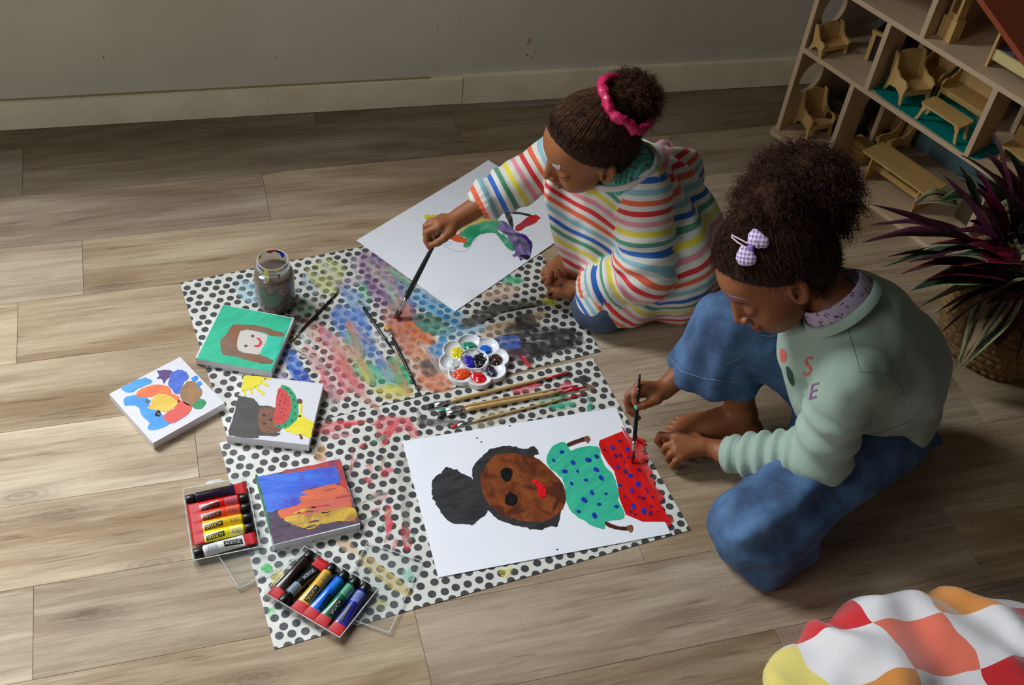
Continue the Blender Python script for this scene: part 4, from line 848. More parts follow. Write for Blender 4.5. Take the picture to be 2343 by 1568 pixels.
# ---- paint tubes
M_CAPB = plain('black_cap', (18, 18, 19), .35, .5, 60, .1, 0); M_TRED = plain('tube_red', (190, 14, 22), .55, .5, 60, .06, 0); M_LBL = plain('label_black', (18, 17, 16), .4, .5, 60, .1, 0)
TL = .104
def tube_sec(x):
    u = x / TL
    if u < .165: return .0098, .0098
    k = min(1, max(0, (u - .45) / .5)); k = k * k * (3 - 2 * k)
    return .0098 + (.0120 - .0098) * k, .0098 * (1 - k) + .0009 * k
def tpt(x, a, off=0.):
    ry, rz = tube_sec(x); return (x, (ry + off) * math.sin(a), .0098 + (rz + off) * math.cos(a))
def paint_tube(lab, pos, ang, col, sw, roll=0., txt=(200, 180, 120), loc_z=ZM, group='acrylic paint tubes', tilt=0.):
    t = thing('paint_tube', (pos[0], pos[1], loc_z), lab, 'paint tube', group, ang); t.rotation_euler = (0, tilt, ang)
    xs = [.017, .0175, .019, .022, .03, .04, .048, .056, .062, .068, .074, .080, .0835, .085, .09, .096, .1036]; n = 24; v, f, mi = [], [], []
    body = plain('tube_' + 'x', col, .25, .5, 60, .04, 0); swm = plain('tube_swatch', sw, .3, .5, 60, .05, 0)
    v += [tpt(.0135, 2 * math.pi * k / n, -.0045) for k in range(n)]
    for x in xs: v += [tpt(x, 2 * math.pi * k / n, -.0012 if x < .0173 else 0) for k in range(n)]
    R = len(xs) + 1
    for i in range(R - 1):
        for k in range(n):
            k2 = (k + 1) % n; f.append((i * n + k, i * n + k2, (i + 1) * n + k2, (i + 1) * n + k)); x = xs[i - 1] if i else 0; mi.append(1 if x >= .0835 else 0)
    f.append(tuple((R - 1) * n + k for k in range(n))); mi.append(1)
    o = bpy.data.objects.new('tube_body', mesh_of('tube_body', v, f, True)); o.data.materials.append(body); o.data.materials.append(M_TRED); o.data.polygons.foreach_set('material_index', mi); COL.objects.link(o); o.parent = t
    # ridged cap
    v, f = [], []; n = 36
    for x, r in ((0, .0070), (.0006, .0082), (.001, .0086), (.0140, .0090), (.0146, .0085), (.0150, .006)):
        for k in range(n): rr = r - (.0003 if k % 2 and .0008 < x < .0145 else 0); a = 2 * math.pi * k / n; v.append((x, rr * math.sin(a), .0098 + rr * math.cos(a)))
    for i in range(5):
        for k in range(n): k2 = (k + 1) % n; f.append((i * n + k, i * n + k2, (i + 1) * n + k2, (i + 1) * n + k))
    f.append(tuple(range(n))[::-1])
    o = bpy.data.objects.new('cap', mesh_of('cap', v, f, True)); o.data.materials.append(M_CAPB); COL.objects.link(o); o.parent = t
    def patch(nm, x0, x1, a0, a1, mat, off, nx=6, na=10):
        v = [tpt(x0 + (x1 - x0) * i / nx, a0 + (a1 - a0) * j / na, off) for i in range(nx + 1) for j in range(na + 1)]
        f = [(i * (na + 1) + j, i * (na + 1) + j + 1, (i + 1) * (na + 1) + j + 1, (i + 1) * (na + 1) + j) for i in range(nx) for j in range(na)]
        o = bpy.data.objects.new(nm, mesh_of(nm, v, f, True)); o.data.materials.append(mat); COL.objects.link(o); o.parent = t; return o
    patch('colour_swatch', .020, .041, roll - 1.05, roll + 1.05, swm, .00012)
    h = .50
    patch('label_panel', .050, .0805, roll - h, roll + h, M_LBL, .00015)
    tm = plain('tube_lettering', txt, .4, .4, 60, .05, 0)
    bm = text_mesh('ACRYLIC', .0076, .00012); bmesh.ops.scale(bm, vec=(.86, 1, 1), verts=bm.verts[:]); slice_y(bm, [-.002, -.001, 0, .001, .002])
    for vt in bm.verts: x, y = vt.co.x, vt.co.y; vt.co = tpt(.0652 + x, roll + y / .0098, .0004)
    bm_out('lettering', bm, tm, t)
    # small print: rules and rows of fine dashes
    bm = bmesh.new()
    for k in range(9):
        x = .0235 + k * .0017; a0, a1 = roll - .55 + .1 * (k % 3), roll + .25 + .12 * (k * 7 % 4)
        q = [bm.verts.new(tpt(xx, aa, .0003)) for xx, aa in ((x, a0), (x + .0006, a0), (x + .0006, (a0 + a1) / 2), (x, (a0 + a1) / 2))]; bm.faces.new(q)
        q = [bm.verts.new(tpt(xx, aa, .0003)) for xx, aa in ((x, (a0 + a1) / 2 + .03), (x + .0006, (a0 + a1) / 2 + .03), (x + .0006, a1), (x, a1))]; bm.faces.new(q)
    for x0, x1, a in ((.0515, .079, roll + h + .12), (.0815, .0818, None)):
        if a: q = [bm.verts.new(tpt(xx, aa, .0003)) for xx, aa in ((x0, a), (x1, a), (x1, a + .03), (x0, a + .03))]
        else: q = [bm.verts.new(tpt(xx, aa, .0003)) for xx, aa in ((x0, roll - .7), (x1, roll - .7), (x1, roll + .7), (x0, roll + .7))]
        bm.faces.new(q)
    bm_out('small_print', bm, M_LBL, t)
    return t
M_CLR = clear('clear_plastic', (.97, .98, .98), .12, .03)
def tray(lab, c, ang, L, Wd, H, z, name, cat='box', tab=True, group='clear tube boxes', tilt=0.):
    t = thing(name, (c[0], c[1], z), lab, cat, group, ang); t.rotation_euler = (tilt, 0, ang); th = .0012
    boxpart('base', (-L / 2, -Wd / 2, 0, L / 2, Wd / 2, th), M_CLR, t, .0004)
    for nm, d in (('side_wall', (-L / 2, -Wd / 2, th, L / 2, -Wd / 2 + th, H)), ('side_wall', (-L / 2, Wd / 2 - th, th, L / 2, Wd / 2, H)), ('side_wall', (-L / 2, -Wd / 2 + th, th, -L / 2 + th, Wd / 2 - th, H)), ('side_wall', (L / 2 - th, -Wd / 2 + th, th, L / 2, Wd / 2 - th, H))): boxpart(nm, d, M_CLR, t, .0003)
    bm = bmesh.new(); e = .0009
    for d in ((-L / 2, -Wd / 2, L / 2, -Wd / 2 + e * 1.6), (-L / 2, Wd / 2 - e * 1.6, L / 2, Wd / 2), (-L / 2, -Wd / 2, -L / 2 + e * 1.6, Wd / 2), (L / 2 - e * 1.6, -Wd / 2, L / 2, Wd / 2)): box(bm, d[0], d[1], H, d[2], d[3], H + e)
    bm_out('rim', bm, M_EDGE, t)
    if tab:
        bm = bmesh.new(); prism(bm, [(-.018, 0), (.018, 0), (.010, .007), (-.010, .007)], 0, .0012); bmesh.ops.rotate(bm, verts=bm.verts[:], matrix=Matrix.Rotation(math.pi / 2, 3, 'Z')); bm_out('hang_tab', bm, M_EDGE, t, loc=(-L / 2, 0, H - .001))
    return t
def frame_of(pA_, pB_, z):  # unit vector between two pixels on plane z
    d = at(*pB_, z) - at(*pA_, z); return math.atan2(d[1], d[0])
# box 1: long axis runs from the top of the photo down
A0, B0, B1, A1 = at(425, 1117, .02), at(557, 1098, .02), at(586, 1247, .02), at(449, 1278, .02)
c1 = (A0 + B0 + B1 + A1) / 4; l1 = math.atan2(*((A1 + B1) - (A0 + B0))[[1, 0]])
tray('open clear plastic box holding the warm coloured and white paint tubes', c1, l1, .150, .110, .0175, .0004, 'tube_box')
def in1(l, w): return c1 + V3(math.cos(l1), math.sin(l1), 0) * l + V3(-math.sin(l1), math.cos(l1), 0) * w
sh1 = l1 + math.pi / 2   # +w direction points right in the photo
zt = .0018
def place(c, la, l, ang_off, flip, **k):
    """tube centred across the box at long offset l; flip=True cap on the +w side"""
    wv = V3(-math.sin(la), math.cos(la), 0); lv = V3(math.cos(la), math.sin(la), 0)
    a = la + math.pi / 2 + ang_off + (math.pi if flip else 0); d = V3(math.cos(a), math.sin(a), 0)
    return c + lv * l - d * TL / 2, a
for lab, l, ao, fl, col, sw, roll, txt, dz in (
    ('dark violet paint tube with cap at left, topmost in the warm coloured box', -.056, .04, False, (36, 26, 46), (50, 40, 62), 2.2, (120, 110, 120), 0),
    ('red paint tube with pink swatch, second from top in the left box', -.034, .0, True, (206, 18, 20), (190, 96, 106), .75, (150, 20, 20), 0),
    ('orange paint tube below the red tube in the left box', -.0135, .0, True, (222, 66, 24), (216, 96, 70), .55, (190, 80, 50), 0),
    ('deep yellow paint tube between orange and bright yellow tubes', .0075, .0, True, (226, 178, 14), (226, 184, 40), .5, (210, 170, 50), 0),
    ('bright yellow paint tube partly covered by the white tube', .0285, .0, True, (232, 216, 14), (234, 226, 140), .6, (214, 200, 60), 0),
    ('white paint tube with cap at left lying tilted across the box end', .0545, .085, False, (226, 226, 220), (206, 208, 208), -.25, (214, 214, 210), .0012)):
    ps, a = place(c1, l1, l, ao, fl); paint_tube(lab, ps, a, col, sw, roll, txt, zt + dz, 'paint tubes in the left box')
# box 2
A0, B0, B1, A1 = at(694, 1256, .02), at(856, 1346, .02), at(780, 1455, .02), at(616, 1354, .02)
c2 = (A0 + B0 + B1 + A1) / 4; l2 = math.atan2(*((B0 + B1) - (A0 + A1))[[1, 0]])
tray('open clear plastic box holding the dark and blue paint tubes, nearest box', c2, l2, .150, .108, .0175, ZM + .0003, 'tube_box', tab=False)
for lab, l, ao, fl, col, sw, roll, txt, dz in (
    ('dark brown paint tube, leftmost in the nearest tube box', -.060, -.02, True, (38, 26, 22), (48, 36, 32), 1.6, (90, 80, 74), 0),
    ('black paint tube lying with its cap toward the bottom of the photo', -.0375, -.09, False, (14, 17, 22), (120, 136, 146), -.1, (190, 196, 200), .0012),
    ('ochre yellow paint tube next to the blue tube', -.0135, .0, True, (214, 162, 40), (206, 166, 66), .35, (196, 170, 96), 0),
    ('bright blue paint tube between the ochre and green tubes', .0100, -.03, True, (10, 96, 210), (40, 120, 214), .9, (40, 110, 190), 0),
    ('green paint tube with pale green swatch beside the blue tube', .0325, -.02, True, (8, 98, 66), (92, 158, 130), .45, (150, 180, 160), 0),
    ('ultramarine paint tube with squeezed pale end, rightmost in the nearest box', .0570, .06, True, (44, 44, 150), (110, 130, 196), -.3, (90, 100, 170), 0)):
    ps, a = place(c2, l2, l, ao, fl); paint_tube(lab, ps, a, col, sw, roll, txt, zt + ZM + dz, 'paint tubes in the nearest box')
# lids
q0, q1 = at(546, 1350, .004), at(664, 1290, .004); la = math.atan2(*(q1 - q0)[[1, 0]])
cl = q0 + V3(math.cos(la), math.sin(la), 0) * .072 + V3(-math.sin(la), math.cos(la), 0) * .0515
tray('clear plastic lid lying between the left tube box and the nearest tube box', cl, la, .144, .103, .004, ZM + .0002, 'box_lid', 'lid', False, 'clear box lids')
q0, q1 = at(965, 1288, .004), at(893, 1446, .004); la = math.atan2(*(q1 - q0)[[1, 0]])
cl = q0 + V3(math.cos(la), math.sin(la), 0) * .070 + V3(math.sin(la), -math.cos(la), 0) * .0505
tray('clear plastic lid lying right of the nearest tube box', cl, la, .146, .101, .004, ZM + .0002, 'box_lid', 'lid', False, 'clear box lids')
# ================================================================ DOLLHOUSE WITH ITS FURNITURE, PLANT, BLANKET
HA = math.radians(-48.19); HO = V3(.593, 2.466, 0); HU = V3(math.cos(HA), math.sin(HA), 0); HN = V3(-math.sin(HA), math.cos(HA), 0)
def H(px, py, z):
    p = at(px, py, z) - HO; return float(p @ HU), float(p @ HN)
def hplane(px, py, u):
    d = CF + (px - IW / 2) / FPX * CR - (py - IH / 2) / FPX * CU; o = V3(0, 0, CH); t = ((HO + HU * u - o) @ HU) / (d @ HU); P = o + d * t
    return float((P - HO) @ HN), float(P[2])
M_PLY = wood('pale_plywood', (206, 180, 148), (192, 164, 130), 30, 10, .55); M_PLYZ = wood('pale_plywood_upright', (204, 178, 146), (190, 162, 128), 30, 10, .55, 2)
M_PINE = wood('toy_pine', (210, 172, 106), (188, 146, 82), 60, 8, .5); M_PINEZ = wood('toy_pine_upright', (208, 172, 110), (186, 146, 84), 60, 8, .5, 2)
M_BLUEB = plain('blue_grey_panel', (104, 134, 144), .6, .4, 20, .05); M_DARK = wood('dark_toy_wood', (48, 32, 22), (34, 22, 16), 50, 8, .5); M_ROOF = plain('terracotta_roof', (150, 70, 34), .6, .4, 30, .1)
DEEP, HW = .262, .80
house = thing('dollhouse', HO, 'large open pale plywood dollhouse with furnished rooms and terracotta roof by the wall', 'dollhouse', None, HA)
def hb(nm, d, m=M_PLY, b=.0012, **k): return boxpart(nm, d, m, house, b, **k)
bm = bmesh.new(); pts = [(HW, -.016), (HW, DEEP), (-.010, DEEP), (-.010, 0)] + [(-.010 + .014 - .014 * math.cos(a), -.002 - .014 * math.sin(a)) for a in np.linspace(0.2, math.pi / 2, 5)]
prism(bm, pts, 0, .012); bm_out('base_board', bm, M_PLY, house)
hb('shelf', (.010, 0, .238, HW, DEEP, .250)); hb('shelf', (.010, 0, .418, HW, DEEP, .430)); hb('back_panel', (0, DEEP, .012, HW, DEEP + .006, .62), M_BLUEB)
ztop = .66
def panel_with_holes(nm, u0, u1, outline, holes, mat):
    loops = [outline] + holes; tri = tessellate_polygon([[Vector((p[0], p[1], 0)) for p in l] for l in loops]); flat = [p for l in loops for p in l]; n = len(flat)
    v = [(u0, p[0], p[1]) for p in flat] + [(u1, p[0], p[1]) for p in flat]; f = []
    for t in tri: f.append(tuple(t)); f.append(tuple(n + i for i in reversed(t)))
    k = 0
    for l in loops:
        m = len(l)
        for i in range(m): f.append((k + i, k + (i + 1) % m, n + k + (i + 1) % m, n + k + i))
        k += m
    bm = bmesh.new(); me = mesh_of('t', v, f); bm.from_mesh(me); bpy.data.meshes.remove(me); bmesh.ops.recalc_face_normals(bm, faces=bm.faces[:]); return bm_out(nm, bm, mat, house)
h1 = hplane(1856, 177, .010); h2 = hplane(1910, 22, .010)
circ = lambda c, r: [(c[0] + r * math.cos(a), c[1] + r * math.sin(a)) for a in np.linspace(0, 2 * math.pi, 28, endpoint=False)]
panel_with_holes('side_panel', -.002, .010, [(0, .012), (DEEP, .012), (DEEP, ztop - .1), (0, ztop - .1)], [circ(h1, .042), circ(h2, .042)], M_PLYZ)
def divider(u, z0, z1, y1=.075, y2=.165, arch=.62):
    h = z1 - z0; r = (y2 - y1) / 2; za = z0 + h * arch; A = [((y1 + y2) / 2 + r * math.cos(a), za + r * math.sin(a) * .8) for a in np.linspace(0, math.pi, 10)]
    bm = bmesh.new(); MM = Matrix(((0, 0, 1, u), (1, 0, 0, 0), (0, 1, 0, 0), (0, 0, 0, 1)))
    prism(bm, [(0, z0), (y1, z0)] + A[::-1] + [(y2, z0), (DEEP, z0), (DEEP, z1), (0, z1)], 0, .012, M=MM); bm_out('divider', bm, M_PLYZ, house)
divider(.161, .012, .238); divider(.197, .250, .418); divider(.483, .250, .418); divider(.56, .012, .238)
hb('divider', (.281, 0, .430, .293, DEEP, .60), M_PLYZ)
# sloping roof: through the two places where its lower front edge crosses the frame
bm = bmesh.new(); sl = math.atan2(-.46, 1)
MM = Matrix.Translation((.30, -.02, .609)) @ Matrix.Rotation(-sl, 4, 'Y'); box(bm, 0, 0, 0, .56, DEEP + .03, .012, M=MM); bev(bm, .0012); bm_out('roof', bm, M_ROOF, house)
bm = bmesh.new(); MM = Matrix.Translation((.30, -.02, .609)) @ Matrix.Rotation(math.pi - sl * -1, 4, 'Y') if False else Matrix.Translation((-.02, -.02, .609 - .32 * .46)) @ Matrix.Rotation(sl, 4, 'Y'); box(bm, 0, 0, 0, .352, DEEP + .03, .012, M=MM); bev(bm, .0012); bm_out('roof', bm, M_ROOF, house)
GF = 'toy furniture in the dollhouse'
def toy(nm, u, y, z, lab, cat, rz=0, group=GF):
    p = HO + HU * u + HN * y; return thing(nm, (p[0], p[1], z + .0003), lab, cat, group, HA + rz)
def side_profile(w, h, d, t, x):  # armchair side, in yz with front at y=0
    return [(0, 0), (.008, 0), (.016, h * .2), (d * .5, h * .26), (d - .012, h * .2), (d - .003, 0), (d + .004, 0), (d - .002, h * .35), (d + .006, h), (d - .006, h * .98), (d - .018, h * .66), (d * .45, h * .56), (.012, h * .58), (0, h * .5), (.004, h * .3)]
def armchair(u, y, z, w, h, d, lab, rz, cat='toy chair'):
    """side frames with curved legs, a seat, a rounded backrest and a front rail"""
    t = toy('toy_armchair' if w < .1 else 'toy_sofa', u, y, z, lab, cat, rz)
    for x in (-w / 2, w / 2 - .004):
        bm = bmesh.new(); MM = Matrix(((0, 0, 1, x), (1, 0, 0, -d / 2), (0, 1, 0, 0), (0, 0, 0, 1))); prism(bm, side_profile(w, h, d, .004, x), 0, .004, M=MM); bm_out('side_frame', bm, M_PINEZ, t)
    boxpart('seat', (-w / 2 + .004, -d / 2 + .004, h * .32, w / 2 - .004, d / 2 - .004, h * .32 + .004), M_PINE, t, .0006)
    bm = bmesh.new(); n = 10; P = [(-w / 2 + .003, 0)] + [(-(w / 2 - .003) * math.cos(a), h * .52 + h * .14 * math.sin(a)) for a in np.linspace(0, math.pi, n)] + [(w / 2 - .003, 0)]
    MM = Matrix.Translation((0, d / 2 - .006, h * .36)) @ Matrix.Rotation(math.radians(-8), 4, 'X') @ Matrix.Rotation(math.pi / 2, 4, 'X'); prism(bm, P, -.004, 0, M=MM); bm_out('backrest', bm, M_PINEZ, t)
    boxpart('front_rail', (-w / 2 + .004, -d / 2 + .004, h * .22, w / 2 - .004, -d / 2 + .008, h * .32), M_PINE, t, .0006); return t
def place_t(px, py, z): return H(px, py, z)
u, y = H(2066, 222, .252); armchair(u, y + .01, .252, .075, .098, .070, 'pale toy armchair standing at the left of the turquoise rug', 1.25)
u, y = H(2138, 200, .250); armchair(u - .012, min(y, DEEP - .05), .250, .070, .095, .065, 'pale toy armchair against the blue wall behind the rug', 0.)
u, y = H(2214, 252, .252); armchair(u, min(y, DEEP - .045), .252, .135, .090, .068, 'pale toy sofa against the blue wall behind the coffee table', 0., 'toy sofa')
u, y = H(1850, 300, .012); armchair(u, y + .012, .012, .070, .100, .068, 'pale toy armchair in the bottom left room of the dollhouse', 1.3)
u, y = H(1885, 122, .250); armchair(u, y + .015, .250, .075, .065, .045, 'small pale toy bench with backrest in the middle left room', 1.35)
u, y = H(1975, 330, .012); armchair(u + .005, y + .05, .012, .07, .075, .06, 'brown toy armchair behind the toy chest in the bottom room', -.3)
u, y = H(2012, 305, .012); armchair(u + .045, min(y + .03, DEEP - .05), .012, .07, .075, .06, 'brown toy armchair beside the blue back wall, bottom room', -.3)
# toy chest
t = toy('toy_chest', *H(1953, 366, .012), .012, 'small pale toy chest of drawers beside the curly hair', 'toy chest'); boxpart('body', (-.024, 0, 0, .024, .03, .052), M_PINEZ, t, .001)
for k in range(3): boxpart('drawer', (-.021, -.0015, .004 + k * .016, .021, 0, .018 + k * .016), M_PINE, t, .0004)
# long bench table in the bottom room
c4 = [H(*q, .085) for q in ((1984, 360), (2037, 326), (2155, 412), (2108, 440))]; cu, cy = np.mean(c4, 0)
t = toy('toy_table', cu, cy, .012, 'long pale toy table with panel legs in the bottom room', 'toy table')
boxpart('table_top', (-.098, -.038, .068, .098, .038, .073), M_PINE, t, .001)
for x in (-.075, .070): boxpart('leg', (x, -.030, 0, x + .005, .030, .068), M_PINEZ, t, .0006)
boxpart('stretcher', (-.070, -.003, .02, .070, .002, .035), M_PINE, t, .0006)
# coffee table
u, y = H(2168, 256, .297); t = toy('toy_coffee_table', u, y, .252, 'pale toy coffee table with curved legs on the turquoise rug', 'toy table', 0.)
bm = bmesh.new(); prism(bm, [(-.055, -.020), (-.05, -.026), (.05, -.026), (.055, -.020), (.055, .020), (.05, .026), (-.05, .026), (-.055, .020)], .042, .046); bev(bm, .0008); bm_out('table_top', bm, M_PINE, t)
for sx in (-1, 1):
    for sy in (-1, 1):
        bm = bmesh.new(); MM = Matrix.Translation((0, sy * .018 - .002, 0)); P = [(sx * x, z) for x, z in ((.058, 0), (.050, 0), (.047, .012), (.044, .026), (.038, .035), (.030, .042), (.050, .042), (.051, .028), (.053, .014))]; prism(bm, P if sx > 0 else P[::-1], 0, .004, M=MM, axis='y'); bm_out('leg', bm, M_PINE, t)
# felt rug
rp = [H(*q, .2515) for q in ((1994, 184), (2035, 170), (2120, 190), (2262, 285), (2268, 312), (2240, 330), (2205, 322), (2120, 270), (2035, 215))]
rug = tag(None or bpy.data.objects.new('felt_rug', None), 'turquoise felt rug with zigzag edge on the dollhouse shelf', 'rug'); bpy.data.objects.remove(rug)
bm = bmesh.new(); P = smooth_closed([rp[0], H(2050, 160, .25), H(2150, 200, .25), (.50, .10), (.515, .03), (.50, .004), (.44, .004), (.33, .006), (.235, .008)], 14)
zig = [tuple(np.array(p) + (0, .0016 if i % 2 else 0)) for i, p in enumerate(P)]; prism(bm, zig, 0, .0014)
M_FELT = plain('turquoise_felt', (0, 128, 120), .95, .1, 400, .2, .0006); rug = bm_out('felt_rug', bm, M_FELT, None, loc=tuple(HO + V3(0, 0, .2503)), rz=HA); tag(rug, 'turquoise felt rug with zigzag edge on the dollhouse shelf', 'rug')
# grandfather clock
u, y = H(2160, 88, .430); t = toy('toy_clock', u + .003, y + .008, .430, 'tall pale toy grandfather clock on the upper shelf', 'toy clock', -.15)
boxpart('plinth', (-.019, -.013, 0, .019, .013, .050), M_PINEZ, t, .001); boxpart('moulding', (-.019, -.015, .0, -.013, -.013, .05), M_PINEZ, t, .0004); boxpart('moulding', (.013, -.015, .0, .019, -.013, .05), M_PINEZ, t, .0004)
bm = bmesh.new(); n = 12; Q = [(-.014, .050), (.014, .050), (.014, .150), (-.014, .150)]; HN_ = [(.0075 * math.cos(a), .128 + .0075 * math.sin(a)) for a in np.linspace(0, math.pi, 8)] + [(-.0075, .062), (.0075, .062)]
tri = tessellate_polygon([[Vector((p[0], p[1], 0)) for p in Q], [Vector((p[0], p[1], 0)) for p in HN_]]); F = Q + HN_
vs = [bm.verts.new((p[0], -.011, p[1])) for p in F] + [bm.verts.new((p[0], .011, p[1])) for p in F]; m_ = len(F)
for tt in tri: bm.faces.new([vs[i] for i in tt]); bm.faces.new([vs[m_ + i] for i in reversed(tt)])
for a0_, k_ in ((0, 4), (4, len(HN_))):
    for i in range(k_): a_, b_ = a0_ + i, a0_ + (i + 1) % k_; bm.faces.new((vs[a_], vs[b_], vs[m_ + b_], vs[m_ + a_]))
bmesh.ops.recalc_face_normals(bm, faces=bm.faces[:]); bm_out('case', bm, M_PINEZ, t)
# toy bed with purple cover
u, y = H(2252, 150, .430); t = toy('toy_bed', u, max(y, .012), .430, 'pale toy bed with purple blanket on the upper shelf under the roof', 'toy bed')
boxpart('headboard', (0, 0, 0, .006, .12, .085), M_PINEZ, t, .001); boxpart('side_rail', (.006, .004, .018, .17, .010, .042), wood('cream_wood', (216, 200, 140), (206, 188, 128), 60, 8), t, .0008); boxpart('side_rail', (.006, .112, .018, .17, .118, .042), M_PINE, t, .0008)
boxpart('mattress', (.006, .010, .020, .17, .112, .040), plain('toy_mattress', (110, 104, 120), .9), t, .003); M_PUR = plain('purple_cover', (84, 28, 66), .9, .2, 150, .5)
boxpart('blanket', (.045, .012, .038, .17, .110, .050), M_PUR, t, .005); boxpart('footboard', (.17, 0, 0, .176, .12, .06), M_PINEZ, t, .001)
t = toy('toy_cabinet', .375, .17, .430, 'dim pale toy cabinet behind the grandfather clock', 'toy cabinet'); boxpart('body', (0, 0, .004, .09, .055, .10), M_PINE, t, .001); boxpart('door', (.004, -.003, .012, .043, 0, .095), M_PINEZ, t, .0008); boxpart('door', (.047, -.003, .012, .086, 0, .095), M_PINEZ, t, .0008)
t = toy('toy_fireplace', .115, .10, .250, 'dark toy fireplace with wooden frame in the middle left room', 'toy fireplace', .25)
boxpart('body', (0, .0, 0, .07, .09, .075), M_DARK, t, .001); boxpart('post', (-.002, -.006, 0, .008, 0, .07), M_PINEZ, t, .0008); boxpart('post', (.060, -.006, 0, .070, 0, .07), M_PINEZ, t, .0008); boxpart('mantel', (-.004, -.008, .07, .074, .0, .078), M_PINE, t, .0008)
t = toy('toy_piano', .055, .12, .012, 'dark brown toy piano behind the armchair in the bottom left room', 'toy piano', .2); boxpart('body', (0, 0, 0, .09, .07, .085), M_DARK, t, .001); boxpart('keyboard', (.004, -.022, .040, .086, 0, .052), M_DARK, t, .001); boxpart('key_rail', (.006, -.020, .052, .084, -.006, .0545), wood('amber_wood', (120, 72, 34), (98, 56, 26), 60, 8), t, .0004)
for x in (.006, .080): boxpart('leg', (x, -.020, 0, x + .005, -.015, .040), M_DARK, t, .0004)
t = toy('toy_bench', .60, .05, .250, 'pale toy bench in the right hand room above the plant', 'toy bench'); boxpart('seat', (-.07, 0, .030, .10, .045, .036), M_PINE, t, .001); boxpart('backrest', (-.07, .040, .036, .10, .045, .075), M_PINE, t, .001)
for x in (-.066, .092): boxpart('leg', (x, .002, 0, x + .005, .043, .030), M_PINEZ, t, .0004)
t = toy('toy_wardrobe', .69, .02, .250, 'tall pale toy wardrobe at the right end of the middle shelf', 'toy wardrobe'); boxpart('body', (0, 0, 0, .06, .05, .13), M_PINEZ, t, .001); boxpart('door', (.003, -.003, .006, .029, 0, .125), M_PINE, t, .0008); boxpart('door', (.031, -.003, .006, .057, 0, .125), M_PINE, t, .0008)
t = toy('toy_crate', .50, .12, .012, 'dark toy crate against the blue wall behind the plant', 'toy crate', -.1); boxpart('body', (-.03, 0, 0, .045, .08, .055), wood('olive_wood', (70, 58, 34), (54, 44, 26), 50, 8), t, .001); boxpart('lid', (-.032, -.002, .055, .047, .082, .060), wood('olive_wood', (78, 64, 40), (60, 50, 30), 50, 8), t, .001)
# small toys lying on the sofa
u, y = H(2232, 238, .285)
for k, (c_, du, dz) in enumerate((((176, 190, 30), -.006, 0), ((60, 34, 26), .012, 0), ((30, 120, 120), .03, .002))):
    p = HO + HU * (u + du) + HN * (DEEP - .05); v, f = surface(sdf([(ell((0, 0, 0), (.009, .005, .005)), 0), (ell((.009, 0, .001), (.005, .005, .005)), .003)]), (-.02, -.02, -.02), (.02, .02, .02), .0012, 2, .003)
    o = bpy.data.objects.new('toy_figure', mesh_of('toy_figure', v, f, True)); o.data.materials.append(plain('toy_paint', c_, .5)); COL.objects.link(o); o.location = (p[0], p[1], .285 + .006 + dz); o.rotation_euler = (0, 0, HA)
    tag(o, ('tiny lime green toy lying on the toy sofa', 'tiny brown toy lying on the toy sofa', 'tiny teal toy lying on the toy sofa')[k], 'toy', 'small toys on the toy sofa')
# ---------------------------------------------------------------- plant in its basket
BC = at(2272, 782, 0); plant = thing('potted_plant', BC, 'large plant with purple, pink and green striped leaves in a woven basket', 'plant')
rows, nn = 44, 120; v, f = [], []
for i in range(rows + 1):
    z = .001 + .20 * i / rows; rb = .112 + .020 * math.sin(math.pi * min(1, z / .20) * .8)
    for k in range(nn):
        a = 2 * math.pi * k / nn; br = (i // 2) % 2; bump = .0075 * abs(math.sin(a * 20 + (i // 4) * 1.57)) ** .7 * abs(math.sin(math.pi * i / 4)) ** .7 ; r = rb + bump + .0016 * math.sin(a * 7 + i); v.append((r * math.cos(a), r * math.sin(a), z))
v += [(.92 * x, .92 * y, z) for x, y, z in v[-nn:]]; v += [(.9 * x, .9 * y, .12) for x, y, z in v[-nn:]]
for i in range(rows + 2):
    for k in range(nn): k2 = (k + 1) % nn; f.append((i * nn + k, i * nn + k2, (i + 1) * nn + k2, (i + 1) * nn + k))
o = bpy.data.objects.new('basket', mesh_of('basket', v, f, True)); COL.objects.link(o); o.parent = plant
t = NT('seagrass_weave'); v_ = t.coord(); n_ = t.noise(v_, 140, 4, .7); t.set(Base_Color=t.mix(t.maprange(n_, .35, .65), lin((184, 146, 94)), lin((116, 86, 52))), Roughness=.8); t.bump(n_, .002); o.data.materials.append(t.m)
bm = bmesh.new(); bmesh.ops.create_cone(bm, segments=32, radius1=.10, radius2=.10, depth=.02, cap_ends=True); bm_out('soil', bm, plain('potting_soil', (38, 28, 22), .95, .2, 150, .5, .002), plant, loc=(0, 0, .15))
def leaf_mat(name, base, mar, mid, back):
    t = NT(name); s = t.n('ShaderNodeAttribute', attribute_name='s').outputs['Fac']; l = t.n('ShaderNodeAttribute', attribute_name='t').outputs['Fac']; oi = t.n('ShaderNodeObjectInfo').outputs['Random']
    vec = t.n('ShaderNodeCombineXYZ', {0: t.math('MULTIPLY', s, 3.2), 1: t.math('MULTIPLY', l, 1.6), 2: t.math('MULTIPLY', oi, 30.)}).outputs[0]
    n = t.noise(vec, 1.6, 3, .6); a = t.math('ABSOLUTE', s)
    c = t.mix(t.maprange(n, .46, .56), lin(base), lin(mid)); c = t.mix(t.maprange(t.math('ADD', a, t.math('MULTIPLY', n, .5)), 1.0, 1.12), c, lin(mar))
    c = t.mix(t.maprange(a, .05, .1, .8, 0), c, lin(mid)); g = t.n('ShaderNodeNewGeometry').outputs['Backfacing']
    t.set(Base_Color=t.mix(g, c, lin(back)), Roughness=.38); t.b.inputs['Specular IOR Level'].default_value = .45; t.bump(t.noise(vec, 14, 2), .0008); return t.m
